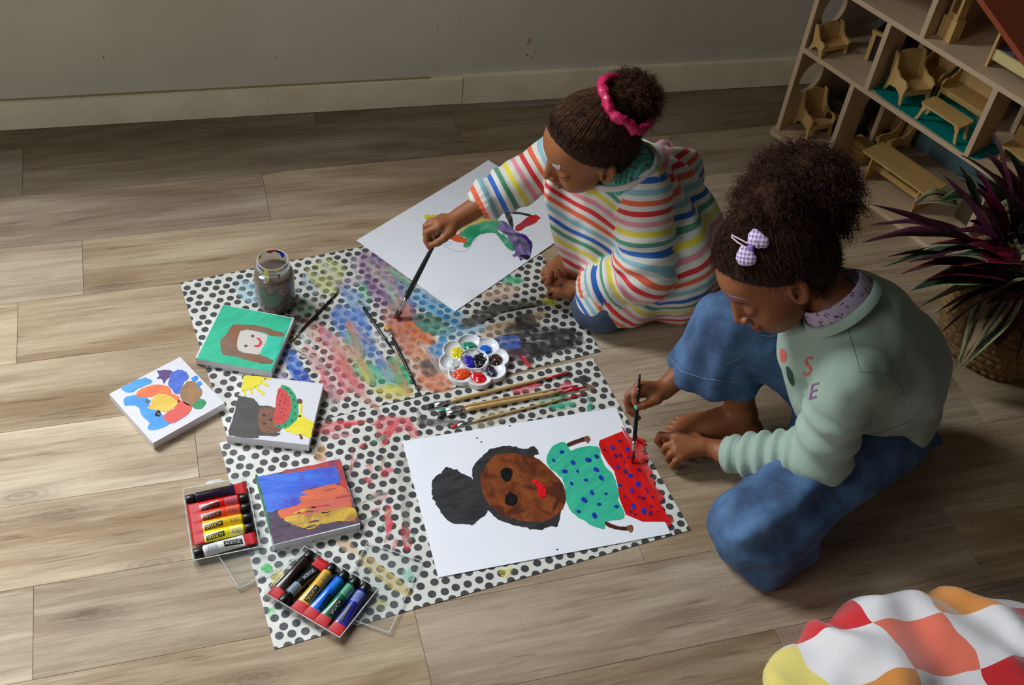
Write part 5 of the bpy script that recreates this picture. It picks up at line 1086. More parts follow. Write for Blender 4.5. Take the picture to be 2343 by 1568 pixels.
LMs = [leaf_mat('leaf_green', (18, 38, 22), (150, 166, 110), (44, 78, 44), (64, 14, 36)), leaf_mat('leaf_crimson', (30, 14, 18), (150, 30, 48), (120, 20, 40), (74, 12, 40)), leaf_mat('leaf_purple', (46, 14, 34), (96, 20, 48), (66, 18, 44), (70, 16, 44)), leaf_mat('leaf_cream', (26, 48, 28), (186, 190, 140), (176, 150, 116), (80, 18, 40))]
def leaf(b, tip, w, m, arch=.3, twist=0., fold=.35):
    b = np.asarray(b, float); tip = np.asarray(tip, float); d = tip - b; L = np.linalg.norm(d); mid = (b + tip) / 2 + V3(0, 0, arch * L); n = 12; v, S, T = [], [], []
    for i in range(n + 1):
        u = i / n; p = (1 - u) ** 2 * b + 2 * u * (1 - u) * mid + u * u * tip; tn = unit(2 * (1 - u) * (mid - b) + 2 * u * (tip - mid)); sd = unit(np.cross(tn, V3(0, 0, 1))); nr = np.cross(sd, tn)
        sd = rotv(sd, tn, twist + .3 * u); nr = np.cross(sd, tn); ww = w * (math.sin(math.pi * min(1, u ** .8 * .97 + .03)) ** .75) * (1 - .25 * u) + .0015 * (1 - u)
        for s in (-1, -.5, 0, .5, 1): v.append(p + sd * ww * s + nr * ww * fold * abs(s) + nr * .001 * math.sin(i * 1.1 + s)); S.append(s); T.append(u)
    f = [(i * 5 + k, i * 5 + k + 1, (i + 1) * 5 + k + 1, (i + 1) * 5 + k) for i in range(n) for k in range(4)]
    o = part('leaf', np.array(v) - 0, f, LMs[m], plant, True); set_attr(o, 's', S); set_attr(o, 't', T); return o
LP = ((2290, 600, .30, 1985, 466, .33, .015, 2, .12, 1.2), (2215, 545, .30, 1993, 516, .28, .018, 2, .25, .2), (2200, 545, .28, 1974, 556, .24, .020, 2, .2, .2), (2220, 590, .28, 2032, 588, .22, .024, 2, .2, .5), (2250, 600, .30, 2022, 612, .2, .026, 0, .35, .0),
    (2280, 620, .30, 2062, 628, .22, .026, 1, .35, .1), (2290, 640, .28, 2085, 665, .2, .026, 0, .3, -.3), (2330, 650, .30, 2172, 610, .27, .024, 0, .3, .4), (2330, 655, .28, 2088, 662, .2, .024, 1, .3, 0), (2320, 650, .26, 2100, 705, .13, .022, 0, .35, 0), (2320, 660, .26, 2142, 716, .13, .020, 0, .35, .3),
    (2343, 640, .32, 2143, 770, .14, .016, 3, .25, .7), (2330, 650, .26, 2192, 848, .06, .040, 3, .25, .3), (2300, 600, .30, 2150, 392, .40, .020, 2, .1, 1.), (2318, 470, .38, 2266, 290, .45, .018, 2, .05, 1.2), (2290, 500, .36, 2225, 380, .42, .020, 1, .05, 1.), (2330, 500, .36, 2350, 330, .46, .016, 1, .05, .5), (2240, 470, .36, 2195, 378, .40, .012, 0, .05, 0),
    (2260, 610, .30, 2135, 505, .30, .020, 3, .2, .3), (2190, 470, .32, 2090, 468, .34, .022, 3, .3, -.2), (2240, 480, .32, 2150, 462, .36, .020, 0, .4, 0), (2343, 520, .34, 2262, 548, .30, .022, 0, .3, 0), (2350, 470, .36, 2258, 535, .32, .026, 3, .2, 0), (2360, 560, .34, 2312, 605, .30, .022, 3, .3, 0), (2300, 560, .33, 2200, 440, .38, .020, 2, .2, .6),
    (2360, 600, .3, 2300, 760, .1, .028, 0, .3, 0), (2330, 620, .3, 2210, 560, .33, .022, 1, .3, 0), (2360, 640, .3, 2240, 690, .2, .026, 0, .35, .2), (2300, 540, .34, 2230, 430, .40, .022, 1, .2, 0), (2290, 590, .31, 2130, 560, .29, .024, 1, .3, .3), (2340, 560, .34, 2290, 420, .42, .026, 2, .1, 0), (2380, 520, .36, 2430, 420, .42, .026, 0, .2, 0), (2390, 600, .34, 2500, 560, .36, .026, 1, .3, 0), (2390, 650, .3, 2480, 720, .2, .028, 0, .3, 0), (2370, 560, .36, 2400, 400, .45, .024, 2, .1, 0),
    (2310, 640, .3, 2120, 640, .24, .022, 1, .3, 0), (2320, 650, .29, 2130, 690, .18, .022, 0, .3, .2), (2330, 640, .29, 2165, 720, .16, .022, 2, .3, 0), (2340, 650, .28, 2235, 770, .10, .026, 0, .3, -.2), (2345, 650, .28, 2270, 800, .09, .026, 1, .3, .2), (2350, 640, .28, 2325, 830, .08, .028, 0, .3, 0), (2300, 610, .30, 2080, 600, .27, .020, 2, .25, .3), (2330, 620, .31, 2160, 585, .30, .022, 3, .25, 0), (2340, 600, .32, 2200, 610, .30, .024, 1, .3, 0), (2350, 620, .31, 2230, 640, .26, .024, 3, .3, .2), (2320, 560, .33, 2165, 530, .33, .020, 2, .2, .2), (2350, 680, .27, 2290, 740, .16, .026, 2, .3, 0))
for bx, by, bz, tx, ty, tz, w, m, ar, tw in LP: leaf(at(bx, by, bz), at(tx, ty, tz), w * 1.25, m, ar * .75, tw * .7)
# dense dark heart of the plant: shorter leaves and the stems that carry them
_lr = random.Random(5); pc_ = at(2320, 640, .22)
for k in range(44):
    a = _lr.uniform(0, 6.28); r = _lr.uniform(.10, .19); b = BC + V3(.03 * math.cos(a), .03 * math.sin(a), .17 + _lr.uniform(0, .10)); leaf(b, b + V3(r * math.cos(a), r * math.sin(a), _lr.uniform(.02, .16)), _lr.uniform(.020, .030), _lr.choice((0, 1, 2, 2, 0)), .25, _lr.uniform(-.4, .4))
for k in range(6):
    a = k * 1.05; b = BC + V3(.03 * math.cos(a), .03 * math.sin(a), .155); e = BC + V3(.07 * math.cos(a), .07 * math.sin(a), .30); vv, ff = tube_mesh([[b + (e - b) * i / 5 for i in range(6)]], .005, 6); part('stem', vv, ff, plain('plant_stem', (70, 30, 40), .6), plant, True)
# ---------------------------------------------------------------- heaped blanket at the lower right
bc = at(2290, 1650, .0)
bops = [(ell(at(2300, 1620, .02), (.26, .20, .085)), 0), (ell(at(2080, 1590, .0), (.20, .15, .075)), .05), (ell(at(1960, 1600, .0), (.15, .10, .058)), .05), (ell(at(2180, 1500, .02), (.12, .07, .050)), .05), (cap(at(1950, 1520, .03), at(2120, 1490, .03), .028, .030), .035), (cap(at(1870, 1575, .015), at(1960, 1515, .03), .022, .03), .03), (cap(at(2130, 1490, .03), at(2340, 1490, .04), .030, .036), .04), (cap(at(2100, 1560, .07), at(2150, 1480, .04), .03, .02), .03),
    (lambda P: .030 * vnoise(P, 9, 4) + .012 * vnoise(P, 22, 5) + .010 * np.sin(P[:, 0] * 42 + P[:, 1] * 30 + 6 * vnoise(P, 9, 2)), 0, '+'), (plane((0, 0, .002), (0, 0, -1)), .004, '&')]
bv, bf = surface(sdf(bops), (.25, .35, -.01), (1.25, 1.25, .24), .0055, 4, .05, 2.6)
t = NT('harlequin_fleece'); x = t.n('ShaderNodeSeparateXYZ', {0: t.coord()}).outputs
wob = t.math('MULTIPLY', t.math('SUBTRACT', t.noise(t.coord(), 7, 2), .5), .05)
uu = t.math('ADD', t.math('ADD', t.math('MULTIPLY', x[0], 7.8), t.math('MULTIPLY', x[1], 3.)), t.math('MULTIPLY', wob, 12.)); vv_ = t.math('ADD', t.math('ADD', t.math('MULTIPLY', x[0], -2.4), t.math('MULTIPLY', x[1], 9.)), t.math('MULTIPLY', wob, 10.))
uu = t.math('ADD', uu, 10.35); vv_ = t.math('ADD', vv_, 10.15)
cu_, cv_ = t.math('FLOOR', uu), t.math('FLOOR', vv_); par = t.math('FLOORED_MODULO', t.math('ADD', cu_, cv_), 2.)
wn = t.n('ShaderNodeTexWhiteNoise', {'Vector': t.n('ShaderNodeCombineXYZ', {0: cu_, 1: cv_, 2: 3.}).outputs[0]}).outputs['Value']
cc = t.ramp(wn, [(0, lin((206, 26, 34))), (.24, lin((228, 112, 88))), (.45, lin((214, 140, 66))), (.64, lin((226, 208, 110))), (.8, lin((178, 216, 178))), (.93, lin((232, 100, 90)))], 'CONSTANT')
t.set(Base_Color=t.mix(par, lin((226, 222, 222)), cc), Roughness=.95); t.b.inputs['Sheen Weight'].default_value = .5; t.bump(t.noise(t.coord(), 900, 3, .7), .0005)
blanket = part('blanket', bv, bf, t.m, None, True, loc=(.75, .85, 0)); tag(blanket, 'crumpled fleece blanket with red, orange, yellow and mint diamonds, at the lower right', 'blanket')
# ================================================================ THE TWO CHILDREN
def skin_mat(name, c, c2):
    t = NT(name); v = t.coord(); n = t.noise(v, 26, 4, .6); a = t.n('ShaderNodeAttribute', attribute_name='tone').outputs['Color']
    base = t.mix(n, lin(c), lin(c2)); t.set(Base_Color=t.n('ShaderNodeMix', {}, data_type='RGBA', blend_type='MULTIPLY').outputs[2], Roughness=.48)
    mx = [x for x in t.t.nodes if x.type == 'MIX' and x.blend_type == 'MULTIPLY'][0]; mx.inputs[0].default_value = 1.; t.t.links.new(base, mx.inputs[6]); t.t.links.new(a, mx.inputs[7])
    t.b.inputs['Subsurface Weight'].default_value = .08; t.b.inputs['Subsurface Radius'].default_value = (.012, .005, .003); t.b.inputs['Specular IOR Level'].default_value = .4
    t.bump(t.noise(v, 700, 2), .00025); return t.m
class Head:
    def __init__(s, C, F, L, U, k): s.C = V3(*C); s.k = k; F = unit(F); U = unit(np.array(U) - F * (F @ np.array(U))); L = np.cross(U, F); s.R = np.stack([F, L, U], 1)
    def w(s, *l): return s.C + s.k * s.R @ V3(*l)
    def l(s, P): return (P - s.C) @ s.R / s.k
    def wrap(s, f): return lambda P: f(s.l(P)) * s.k
    def ops(s):
        O = [(ell((-.006, 0, .010), (.090, .072, .080)), 0), (ell((.028, 0, -.042), (.056, .055, .064)), .02), (ell((.050, 0, .012), (.034, .050, .040)), .02), (ell((.046, 0, -.084), (.032, .030, .022)), .02)]
        O += [(ell((.048, y, -.052), (.030, .027, .029)), .014) for y in (.031, -.031)]
        O += [(ell((.095, y, -.020), (.015, .019, .010)), .014, '-') for y in (.032, -.032)]
        O += [(ell((.0700, y, -.024), (.0122, .0175, .0125)), .005) for y in (.0305, -.0305)]
        O += [(ell((.073, 0, -.020), (.013, .013, .024)), .006), (ell((.080, 0, -.031), (.0135, .0115, .024)), .005), (cap((.0865, 0, -.014), (.0985, 0, -.041), .0060, .0088), .007)] + [(ell((.0915, y, -.0455), (.0085, .0068, .0058)), .004) for y in (.0105, -.0105)]
        O += [(ell((.085, 0, -.066), (.0085, .019, .0058)), .004), (ell((.0835, 0, -.0755), (.0088, .016, .0064)), .004), (fcap((.093, .016, -.0708), (.093, -.016, -.0708), .0012, .0012, (0, 0, 1), .8), .0015, '-')]
        for sg in (1, -1):
            Re = np.array(Matrix.Rotation(math.radians(-18 * 1), 3, 'Y')) @ np.array(Matrix.Rotation(math.radians(-22 * sg), 3, 'Z'))
            O += [(ell((-.004, sg * .0725, -.030), (.0170, .0078, .0265), Re), .004), (ell((.001, sg * .0800, -.032), (.0095, .0075, .0165), Re), .002, '-'), (ell((.004, sg * .076, -.038), (.005, .009, .007), Re), .002, '-')]
        f = sdf(O); return s.wrap(f)
    def scalp(s, off=.004):
        f = sdf([(ell((-.010, 0, .014), (.090 + off, .074 + off, .080 + off)), 0), (ell((-.03, 0, -.03), (.066 + off, .062 + off, .062)), .02)])
        def g(P):
            q = s.l(P); d = f(q); cut = -(-.78 * (q[:, 0] - .066) + .62 * (q[:, 2] - .050)) - .010 * (np.abs(q[:, 1]) > .03) * 0; cut = cut + .016 * np.exp(-((q[:, 0] - .01) ** 2 + (q[:, 2] + .03) ** 2) / .0008)
            d = smax(d, cut + .004 * vnoise(P, 90, 3), .006); d = smax(d, -.078 - q[:, 2], .01); return (d + .0016 * vnoise(P, 260, 2) + .0008 * vnoise(P, 600, 5)) * s.k
        return g
def joints3(L): return [at(*q) for q in L]
def finger(P, r0, r1): P = joints3(P); n = len(P) - 1; return [(cap(P[i], P[i + 1], r0 + (r1 - r0) * i / n, r0 + (r1 - r0) * (i + 1) / n), .0025 if i else .007) for i in range(n)]
def hand_ops(wr, fore, fingers, thumb, rw=.0165, r0=.0074, r1=.0058, pr=.0108):
    W = at(*wr); O = [(cap(at(*fore), W, rw * 1.25, rw), .012)]
    for k, fg in enumerate(fingers): M = at(*fg[0]); O.append((cap(W + (M - W) * .12, M, pr * 1.15, pr * .9), .008))
    T = at(*thumb[0]); O.append((cap(W, T, .012, .0115), .008)); O += finger(thumb, .0092, .0066)
    F = sdf(O[:]); G = []
    for k, fg in enumerate(fingers): s = (1., 1.02, .98, .88)[k]; G.append(sdf(finger(fg, r0 * s, r1 * s)))
    def f(P):
        d = F(P)
        # fingers join the palm softly but stay apart from one another
        g = G[0](P)
        for x in G[1:]: g = np.minimum(g, x(P))
        return smin(d, g, .0035)
    return f
def foot_ops(ank, heel, mtps, tips, r=.0085):
    A, Hh = at(*ank), at(*heel); O = [(cap(A, Hh, .026, .024), .015)]
    for m in mtps: O.append((cap(A + V3(0, 0, -.004), at(*m), .021, .0125), .014)); O.append((cap(Hh, at(*m), .019, .0115), .014))
    T = [cap(at(*m), at(*t), r, r * .9) for m, t in zip(mtps, tips)]; F = sdf(O + [(plane((0, 0, .0018), (0, 0, -1)), .004, '&')])
    def f(P):
        g = T[0](P)
        for x in T[1:]: g = np.minimum(g, x(P))
        return smin(F(P), g, .004)
    return f
def curls(C, rad, R, n, L0, L1, rc, rt, seed, m=24, inner=.72, keep=None, droop=.25):
    rg = np.random.default_rng(seed); d = rg.normal(size=(n, 3)); d /= np.linalg.norm(d, axis=1, keepdims=True)
    if keep is not None: d = d[keep(d)]; n = len(d)
    root = C + (d * np.array(rad) * inner) @ R.T; nr = (d / np.array(rad)) @ R.T; nr /= np.linalg.norm(nr, axis=1, keepdims=True)
    dr = nr + rg.normal(0, .45, (n, 3)); dr /= np.linalg.norm(dr, axis=1, keepdims=True); a = np.cross(dr, rg.normal(size=(n, 3))); a /= np.linalg.norm(a, axis=1, keepdims=True); b = np.cross(dr, a)
    t = np.linspace(0, 1, m)[None, :, None]; L = rg.uniform(L0, L1, (n, 1, 1)); w = rg.uniform(.5, 1.15, (n, 1, 1)) * m * 1.0; ph = rg.uniform(0, 6.3, (n, 1, 1)); r = rg.uniform(.5, 1.3, (n, 1, 1)) * rc * np.minimum(1, t * 5)
    P = root[:, None] + dr[:, None] * L * t + a[:, None] * r * np.cos(w * t + ph) + b[:, None] * r * np.sin(w * t + ph); P[..., 2] -= (droop * L * t ** 2)[..., 0]
    rr = rt * (1 - .6 * np.linspace(0, 1, m) ** 3)[None] * np.ones((n, 1)); return tube_mesh(P, rr, 3)
def pulled(hd, base, n, seed, off=.006, m=12, Lmax=.06, rt=.00045, wave=.0012, region=None):
    """strands combed over the scalp towards the hair tie"""
    rg = np.random.default_rng(seed); d = rg.normal(size=(n * 4, 3)); d /= np.linalg.norm(d, axis=1, keepdims=True); cen = V3(-.010, 0, .012); rad = V3(.090, .074, .080) + off
    q = cen + d * rad; g = -.78 * (q[:, 0] - .066) + .62 * (q[:, 2] - .050); ok = (g > .001) & (q[:, 2] > -.055)
    if region is not None: ok &= region(q)
    d = d[ok][:n]; n = len(d); tb = unit((np.array(base) - cen) / rad); t = np.linspace(0, 1, m); ang = np.arccos(np.clip(d @ tb, -1, 1)); fr = np.minimum(1, Lmax / (ang * .085 + 1e-6)); ph = rg.uniform(0, 6.3, (n, 1)); am = rg.uniform(.3, 1.2, (n, 1)) * wave
    T = t[None] * fr[:, None]; sn = np.sin(ang)[:, None] + 1e-6; D = (np.sin((1 - T) * ang[:, None]) / sn)[..., None] * d[:, None] + (np.sin(T * ang[:, None]) / sn)[..., None] * tb
    D /= np.linalg.norm(D, axis=2, keepdims=True); sd = np.cross(D, tb); sd /= np.linalg.norm(sd, axis=2, keepdims=True) + 1e-9
    P = cen + D * rad * (1 + (rg.uniform(-.01, .02, (n, 1)) + .012 * np.sin(t * math.pi)[None])[..., None]) + sd * (am * np.sin(t[None] * 22 + ph))[..., None] + D * (am * np.cos(t[None] * 22 + ph))[..., None]
    P = hd.C + hd.k * P @ hd.R.T; return tube_mesh(P, rt, 3)
def merge(*VF):
    v, f, k = [], [], 0
    for a, b in VF: v.append(a); f.append(np.asarray(b) + k); k += len(a)
    return np.concatenate(v), np.concatenate(f)
def hair_mat(name, c, c2):
    t = NT(name); v = t.coord(); n = t.noise(v, 90, 3); t.set(Base_Color=t.mix(t.maprange(n, .35, .65), lin(c), lin(c2)), Roughness=.6); t.b.inputs['Specular IOR Level'].default_value = .22; t.bump(t.noise(v, 500, 3, .7), .002); return t.m
def ray(px, py): return Vector((0, 0, CH)), Vector(CF + (px - IW / 2) / FPX * CR - (py - IH / 2) / FPX * CU).normalized()
def bvh_of(o):
    me = o.data; b = wloc(o); n = len(me.vertices); a = np.empty(n * 3, np.float32); me.vertices.foreach_get('co', a); v = (a.reshape(-1, 3) + b); return BVHTree.FromPolygons([Vector(x) for x in v], [tuple(p.vertices) for p in me.polygons])
def hit(bv, px, py, off=.0006):
    o, d = ray(px, py); p, nn, i, ds = bv.ray_cast(o, d)
    if p is None: return None
    if nn.dot(d) > 0: nn = -nn
    return np.array(p + nn * off)
def skin_patch(name, bv, pts, mat, parent, off=.0007, k=4, label=None):
    """small painted patch that follows the surface below it"""
    P = smooth_closed(pts, k); c = P.mean(0); n = len(P); rings = [P, c + (P - c) * .6, c + (P - c) * .25]; v = []
    hc = hit(bv, c[0], c[1], off)
    if hc is None: print('MISS', name); return
    for r in rings:
        for p in r:
            h = hit(bv, p[0], p[1], off); v.append(h if h is not None and np.linalg.norm(h - hc) < .05 else hc)
    v.append(hc); f = []
    for r in range(2):
        for i in range(n): j = (i + 1) % n; f.append((r * n + i, r * n + j, (r + 1) * n + j, (r + 1) * n + i))
    for i in range(n): f.append((2 * n + i, 2 * n + (i + 1) % n, 3 * n))
    return part(name, v, f, mat, parent, True, label=label)
def skin_line(name, bv, pts, r, mat, parent, off=.0003, label=None):
    P = []
    for a, b in zip(pts[:-1], pts[1:]): P += [hit(bv, a[0] + (b[0] - a[0]) * k / 5, a[1] + (b[1] - a[1]) * k / 5, off) for k in range(5)]
    P = [p for p in P + [hit(bv, *pts[-1], off)] if p is not None]; md = np.median(np.array(P), 0) if P else None; P = [p for p in P if np.linalg.norm(p - md) < .12]; Q = []
    if len(P) < 2: print('MISS', name); return
    for i in range(len(P) - 1):
        for t in (0, .34, .67): Q.append(P[i] + (P[i + 1] - P[i]) * t)
    Q.append(P[-1]); rr = [r * (.35 + .65 * math.sin(math.pi * (i + .5) / len(Q))) for i in range(len(Q))]; v, f = tube_mesh([Q], [rr], 5); return part(name, v, f, mat, parent, True, label=label)
def body_obj(f, lo, hi, h, mat, par, heads, lips=(.74, .50, .52)):
    v, q = surface(f, lo, hi, h, 4, .006, 1.5); o = part('body', v, q, mat, par, True); tone = np.ones((len(v), 3)); l = heads.l(v)
    def m(c, r): return np.clip(1.25 - np.linalg.norm((l - V3(*c)) / V3(*r), axis=1), 0, 1) ** .7
    w = m((.088, 0, -.071), (.012, .021, .011))[:, None]; tone = tone * (1 - w) + w * V3(.95, .60, .58)
    for s in (1, -1):
        w = (m((.080, s * .031, -.003), (.016, .019, .0050)) * .72)[:, None]; tone = tone * (1 - w) + w * .16
        w = (m((.080, s * .031, -.0255), (.012, .017, .011)) * .28)[:, None]; tone = tone * (1 - w) + w * V3(.5, .42, .4)
        w = (m((.0, s * .076, -.031), (.009, .006, .015)) * .6)[:, None]; tone = tone * (1 - w) + w * V3(.35, .25, .2)
    set_attr(o, 'tone', tone, 'C'); return o, v
M_HAIR = hair_mat('dark_brown_curls', (48, 27, 15), (84, 50, 28)); M_HAIR1 = hair_mat('brown_curls', (60, 37, 22), (102, 66, 39)); M_HAIRS = hair_mat('scalp_hair', (34, 21, 14), (56, 36, 23))
M_BROW = plain('brow_hair', (30, 18, 12), .7)
# ---------------------------------------------------------------- nearer child: mint sweater and jeans
k2 = thing('person', at(1880, 1080, 0), 'child in mint sweatshirt and wide blue jeans sitting barefoot, painting with a thin brush', 'person')
h2 = Head((.3998, 1.422, .4603), (-.655, -.375, -.656), (.144, -.914, .379), (-.742, .153, .653), 1.0)
NB2 = V3(.535, 1.392, .395); hipC = at(2015, 965, .115); mid2 = at(2035, 835, .25); chest2 = at(1965, 752, .345)
shL, elL, wrL = at(1950, 855, .34), at(1872, 1048, .155), at(1655, 1040, .058); shR, elR, wrR = V3(.49, 1.50, .345), V3(.420, 1.560, .205), at(1520, 892, .105)
hL2, hR2 = at(1990, 1000, .11), at(1960, 905, .13); knL, anL = at(1730, 1205, .068), at(1980, 1065, .045); knR, anR = at(1672, 742, .262), at(1695, 945, .055)
b2 = [(h2.ops(), 0), (cap(h2.w(-.035, 0, -.055), NB2, .034, .038), .016), (cap(NB2, V3(.60, 1.40, .28), .045, .07), .03), (cap(V3(.60, 1.40, .28), hipC, .07, .075), .04), (cap(shL, shR, .042), .03),
      (cap(shL, elL, .030, .024), .02), (cap(elL, wrL, .024, .018), .012), (cap(shR, elR, .034, .027), .02), (cap(elR, wrR, .027, .018), .012),
      (hand_ops((1613, 1023, .050), (1660, 1033, .056), [[(1548, 1000, .050), (1511, 996, .044), (1504, 1009, .030), (1514, 1021, .020)], [(1543, 1015, .050), (1525, 1021, .042), (1519, 1030, .026), (1522, 1036, .014)], [(1548, 1031, .047), (1533, 1040, .037), (1528, 1049, .022), (1531, 1055, .012)], [(1560, 1044, .042), (1545, 1056, .032), (1539, 1065, .018), (1540, 1071, .011)]], [(1592, 1004, .040), (1565, 998, .028), (1542, 1001, .018), (1528, 1004, .014)]), .006),
      (hand_ops((1515, 893, .106), (1545, 868, .118), [[(1476, 885, .122), (1452, 903, .114), (1453, 920, .103), (1459, 931, .096)], [(1462, 884, .122), (1437, 906, .108), (1437, 926, .090), (1451, 940, .082)], [(1459, 891, .112), (1434, 918, .096), (1439, 940, .078), (1455, 951, .070)], [(1464, 899, .102), (1441, 929, .084), (1447, 947, .070), (1461, 957, .062)]], [(1502, 912, .104), (1488, 921, .101), (1473, 928, .099), (1460, 932, .097)]), .006),
      (cap(hipC, knL, .07, .05), .02), (cap(knL, anL, .045, .032), .02), (cap(hR2, knR, .065, .048), .02), (cap(knR, anR, .044, .026), .015),
      (foot_ops((1697, 948, .058), (1712, 985, .026), [(1578, 965, .014), (1570, 973, .016), (1563, 983, .018), (1558, 993, .019), (1556, 1006, .018)], [(1552, 959, .009), (1541, 968, .0095), (1532, 979, .010), (1526, 990, .011), (1524, 1005, .013)]), .012),
      (foot_ops((1985, 1068, .035), (2035, 1035, .03), [(2060, 1000, .02), (2066, 1005, .02), (2072, 1010, .02), (2078, 1016, .02), (2084, 1022, .02)], [(2080, 985, .015), (2088, 992, .015), (2094, 998, .015), (2100, 1004, .015), (2108, 1012, .015)]), .012)]
bo2, bv2 = body_obj(sdf(b2), (.1, 1.0, -.01), (1.0, 1.75, .62), .0025, skin_mat('skin_brown', (146, 88, 52), (134, 78, 44)), k2, h2)
T2 = bvh_of(bo2)
# denim
def denim(name, c, c2):
    t = NT(name); v = t.coord(); n = t.noise(v, 14, 4, .6); w = t.noise(v, 900, 2); f = t.maprange(t.math('ADD', n, t.math('MULTIPLY', w, .5)), .5, 1.0)
    t.set(Base_Color=t.mix(f, lin(c), lin(c2)), Roughness=.85); t.bump(t.math('ADD', w, t.math('MULTIPLY', t.noise(v, 60, 3), .8)), .0004); return t.m
M_DEN = denim('blue_denim', (32, 48, 78), (84, 120, 162))
def wr(a, fq, seed): return (lambda P: a * vnoise(P, fq, seed) + a * .5 * vnoise(P, fq * 2.3, seed + 1), 0, '+')
cuffC = at(1636, 858, .125); sd_ = unit(cuffC - knR); lat = unit(np.cross(sd_, V3(0, -.3, 1))) ; flatn = unit(np.cross(sd_, at(1730, 893, .12) - at(1535, 845, .13)))
def ridges(P0, ax, k, amp, seed):  # long soft folds running along ax
    ax = unit(ax); e1 = unit(np.cross(ax, V3(.3, .2, 1))); e2 = np.cross(ax, e1)
    def f(P):
        q = P - P0; a = np.arctan2(q @ e2, q @ e1); r = np.hypot(q @ e1, q @ e2); return amp * np.clip((r - .03) / .03, 0, 1) * np.sin(k * a + 2.5 * vnoise(P, 7, seed))
    return (f, 0, '+')
shin = sdf([(cap(knR + V3(0, 0, .0), knR + sd_ * .03, .058, .060), 0), (fcap(knR, cuffC + sd_ * .05, .056, .106, flatn, .72), .03), ridges(knR, sd_, 7, .0045, 5), (plane(cuffC, sd_), .003, '&'), (fcap(knR + sd_ * .07, cuffC + sd_ * .05, .030, .098, flatn, .70), .004, '-')])
j2 = sdf([(cap(hL2, knL, .088, .070), 0), (cap(at(2045, 985, .08), at(1930, 1005, .10), .070, .09), .04), (cap(knL, at(1775, 1190, .07), .068, .075), .03), (cap(at(1722, 1250, .045), at(1765, 1275, .04), .042, .046), .03), (cap(at(1755, 1310, .022), at(1835, 1262, .03), .024, .03), .03),
          (cap(hR2, knR, .082, .058), .03), wr(.010, 9, 3), wr(.006, 22, 13), ridges(knL, hL2 - knL, 6, .005, 9)])
hem2 = sdf([(fcap(at(2050, 1030, .045), at(2108, 985, .05), .040, .045, (0, .3, 1), .7), 0), (plane(at(2110, 985, .05), at(2110, 985, .05) - at(2050, 1030, .045)), .003, '&'), (fcap(at(2075, 1010, .045), at(2140, 960, .05), .030, .041, (0, .3, 1), .7), .004, '-'), wr(.008, 38, 12)])
jf = lambda P: np.minimum(smin(smin(j2(P), shin(P), .02), hem2(P), .01), 9)
jops = sdf([(jf, 0), (plane((0, 0, .0022), (0, 0, -1)), .004, '&')])
jv, jq = surface(jops, (.2, 1.0, -.01), (1.05, 1.75, .42), .0042, 4, .03, 1.9)
jeans = part('jeans', jv, jq, M_DEN, k2, True); TJ = bvh_of(jeans)
M_STI = plain('pale_stitching', (150, 160, 168), .8)
for L in ([(1532, 818), (1560, 850), (1610, 866), (1670, 874), (1725, 876)], [(1728, 765), (1760, 770), (1785, 768)], [(1655, 836), (1690, 822), (1712, 800)]): skin_line('stitching', TJ, L, .0006, M_STI, k2, .0006)
# sweatshirt
def knit(name, c, c2):
    t = NT(name); v = t.coord(); n = t.noise(v, 8, 3); t.set(Base_Color=t.mix(n, lin(c), lin(c2)), Roughness=.92); t.b.inputs['Sheen Weight'].default_value = .25; t.bump(t.math('ADD', t.noise(v, 1400, 2), t.math('MULTIPLY', t.noise(v, 45, 3), 1.2)), .0003); return t.m
M_SWEAT = knit('mint_sweat', (146, 168, 152), (158, 178, 162))
def armfold(a, b, amp, k, lo, hi, seed):
    d = b - a; L = np.linalg.norm(d); d = d / L
    def f(P):
        q = P - a; s = q @ d; r = np.linalg.norm(q - (q @ d)[:, None] * d, axis=1); w = np.clip((s - lo) / .03, 0, 1) * np.clip((hi - s) / .03, 0, 1) * np.clip((.10 - r) / .035, 0, 1)
        return -amp * w * np.sin(k * s + 3.5 * vnoise(P, 12, seed) + 1.2 * np.sin(10 * (P @ V3(.5, .7, .4))))
    return (f, 0, '+')
cuL = wrL + (elL - wrL) * .06
sl = sdf([(cap(shL, elL, .056, .053), 0), (cap(elL, elL + (wrL - elL) * .6, .052, .042), .02), (cap(elL + (wrL - elL) * .6, wrL, .040, .030), .012), armfold(elL, wrL, .0045, 210, .015, .185, 2), armfold(shL, elL, .004, 150, .05, .21, 4), wr(.006, 16, 31), (plane(cuL, wrL - elL), .002, '&'), (cap(cuL - unit(wrL - elL) * .02, wrL + (wrL - elL) * .2, .0225, .024), .003, '-')])
sr = sdf([(cap(shR, elR, .055, .048), 0), (cap(elR, elR + (wrR - elR) * .6, .046, .034), .02)])
tors = sdf([(cap(at(2022, 930, .145), at(2012, 835, .25), .098, .112), 0), (cap(at(2012, 835, .25), chest2, .112, .098), .03), (cap(at(2060, 890, .135), at(2000, 935, .135), .078, .085), .04), (cap(at(1868, 800, .29), at(1905, 905, .19), .070, .078), .04), (cap(shL + V3(.02, .01, -.01), NB2 + V3(.03, 0, -.02), .052, .055), .04), (cap(shR, NB2 + V3(.03, 0, -.02), .052, .055), .04), wr(.014, 8, 7), wr(.008, 17, 17), (cap(NB2 + V3(.0, .0, -.02), h2.w(-.03, 0, -.05), .047, .058), .006, '-')])
sw = sdf([(tors, 0), (sl, .014), (sr, .014), (plane((0, 0, .045), (0, 0, -1)), .02, '&')])
def swf(P):
    d = sw(P)
    for (a, b, n0) in SEAMS:
        q = P - a; dd = b - a; t = np.clip(q @ dd / (dd @ dd), 0, 1); r = np.linalg.norm(q - t[:, None] * dd, axis=1); d = d + .0016 * np.exp(-(r / .0045) ** 2) * 0
    return d
SEAMS = []
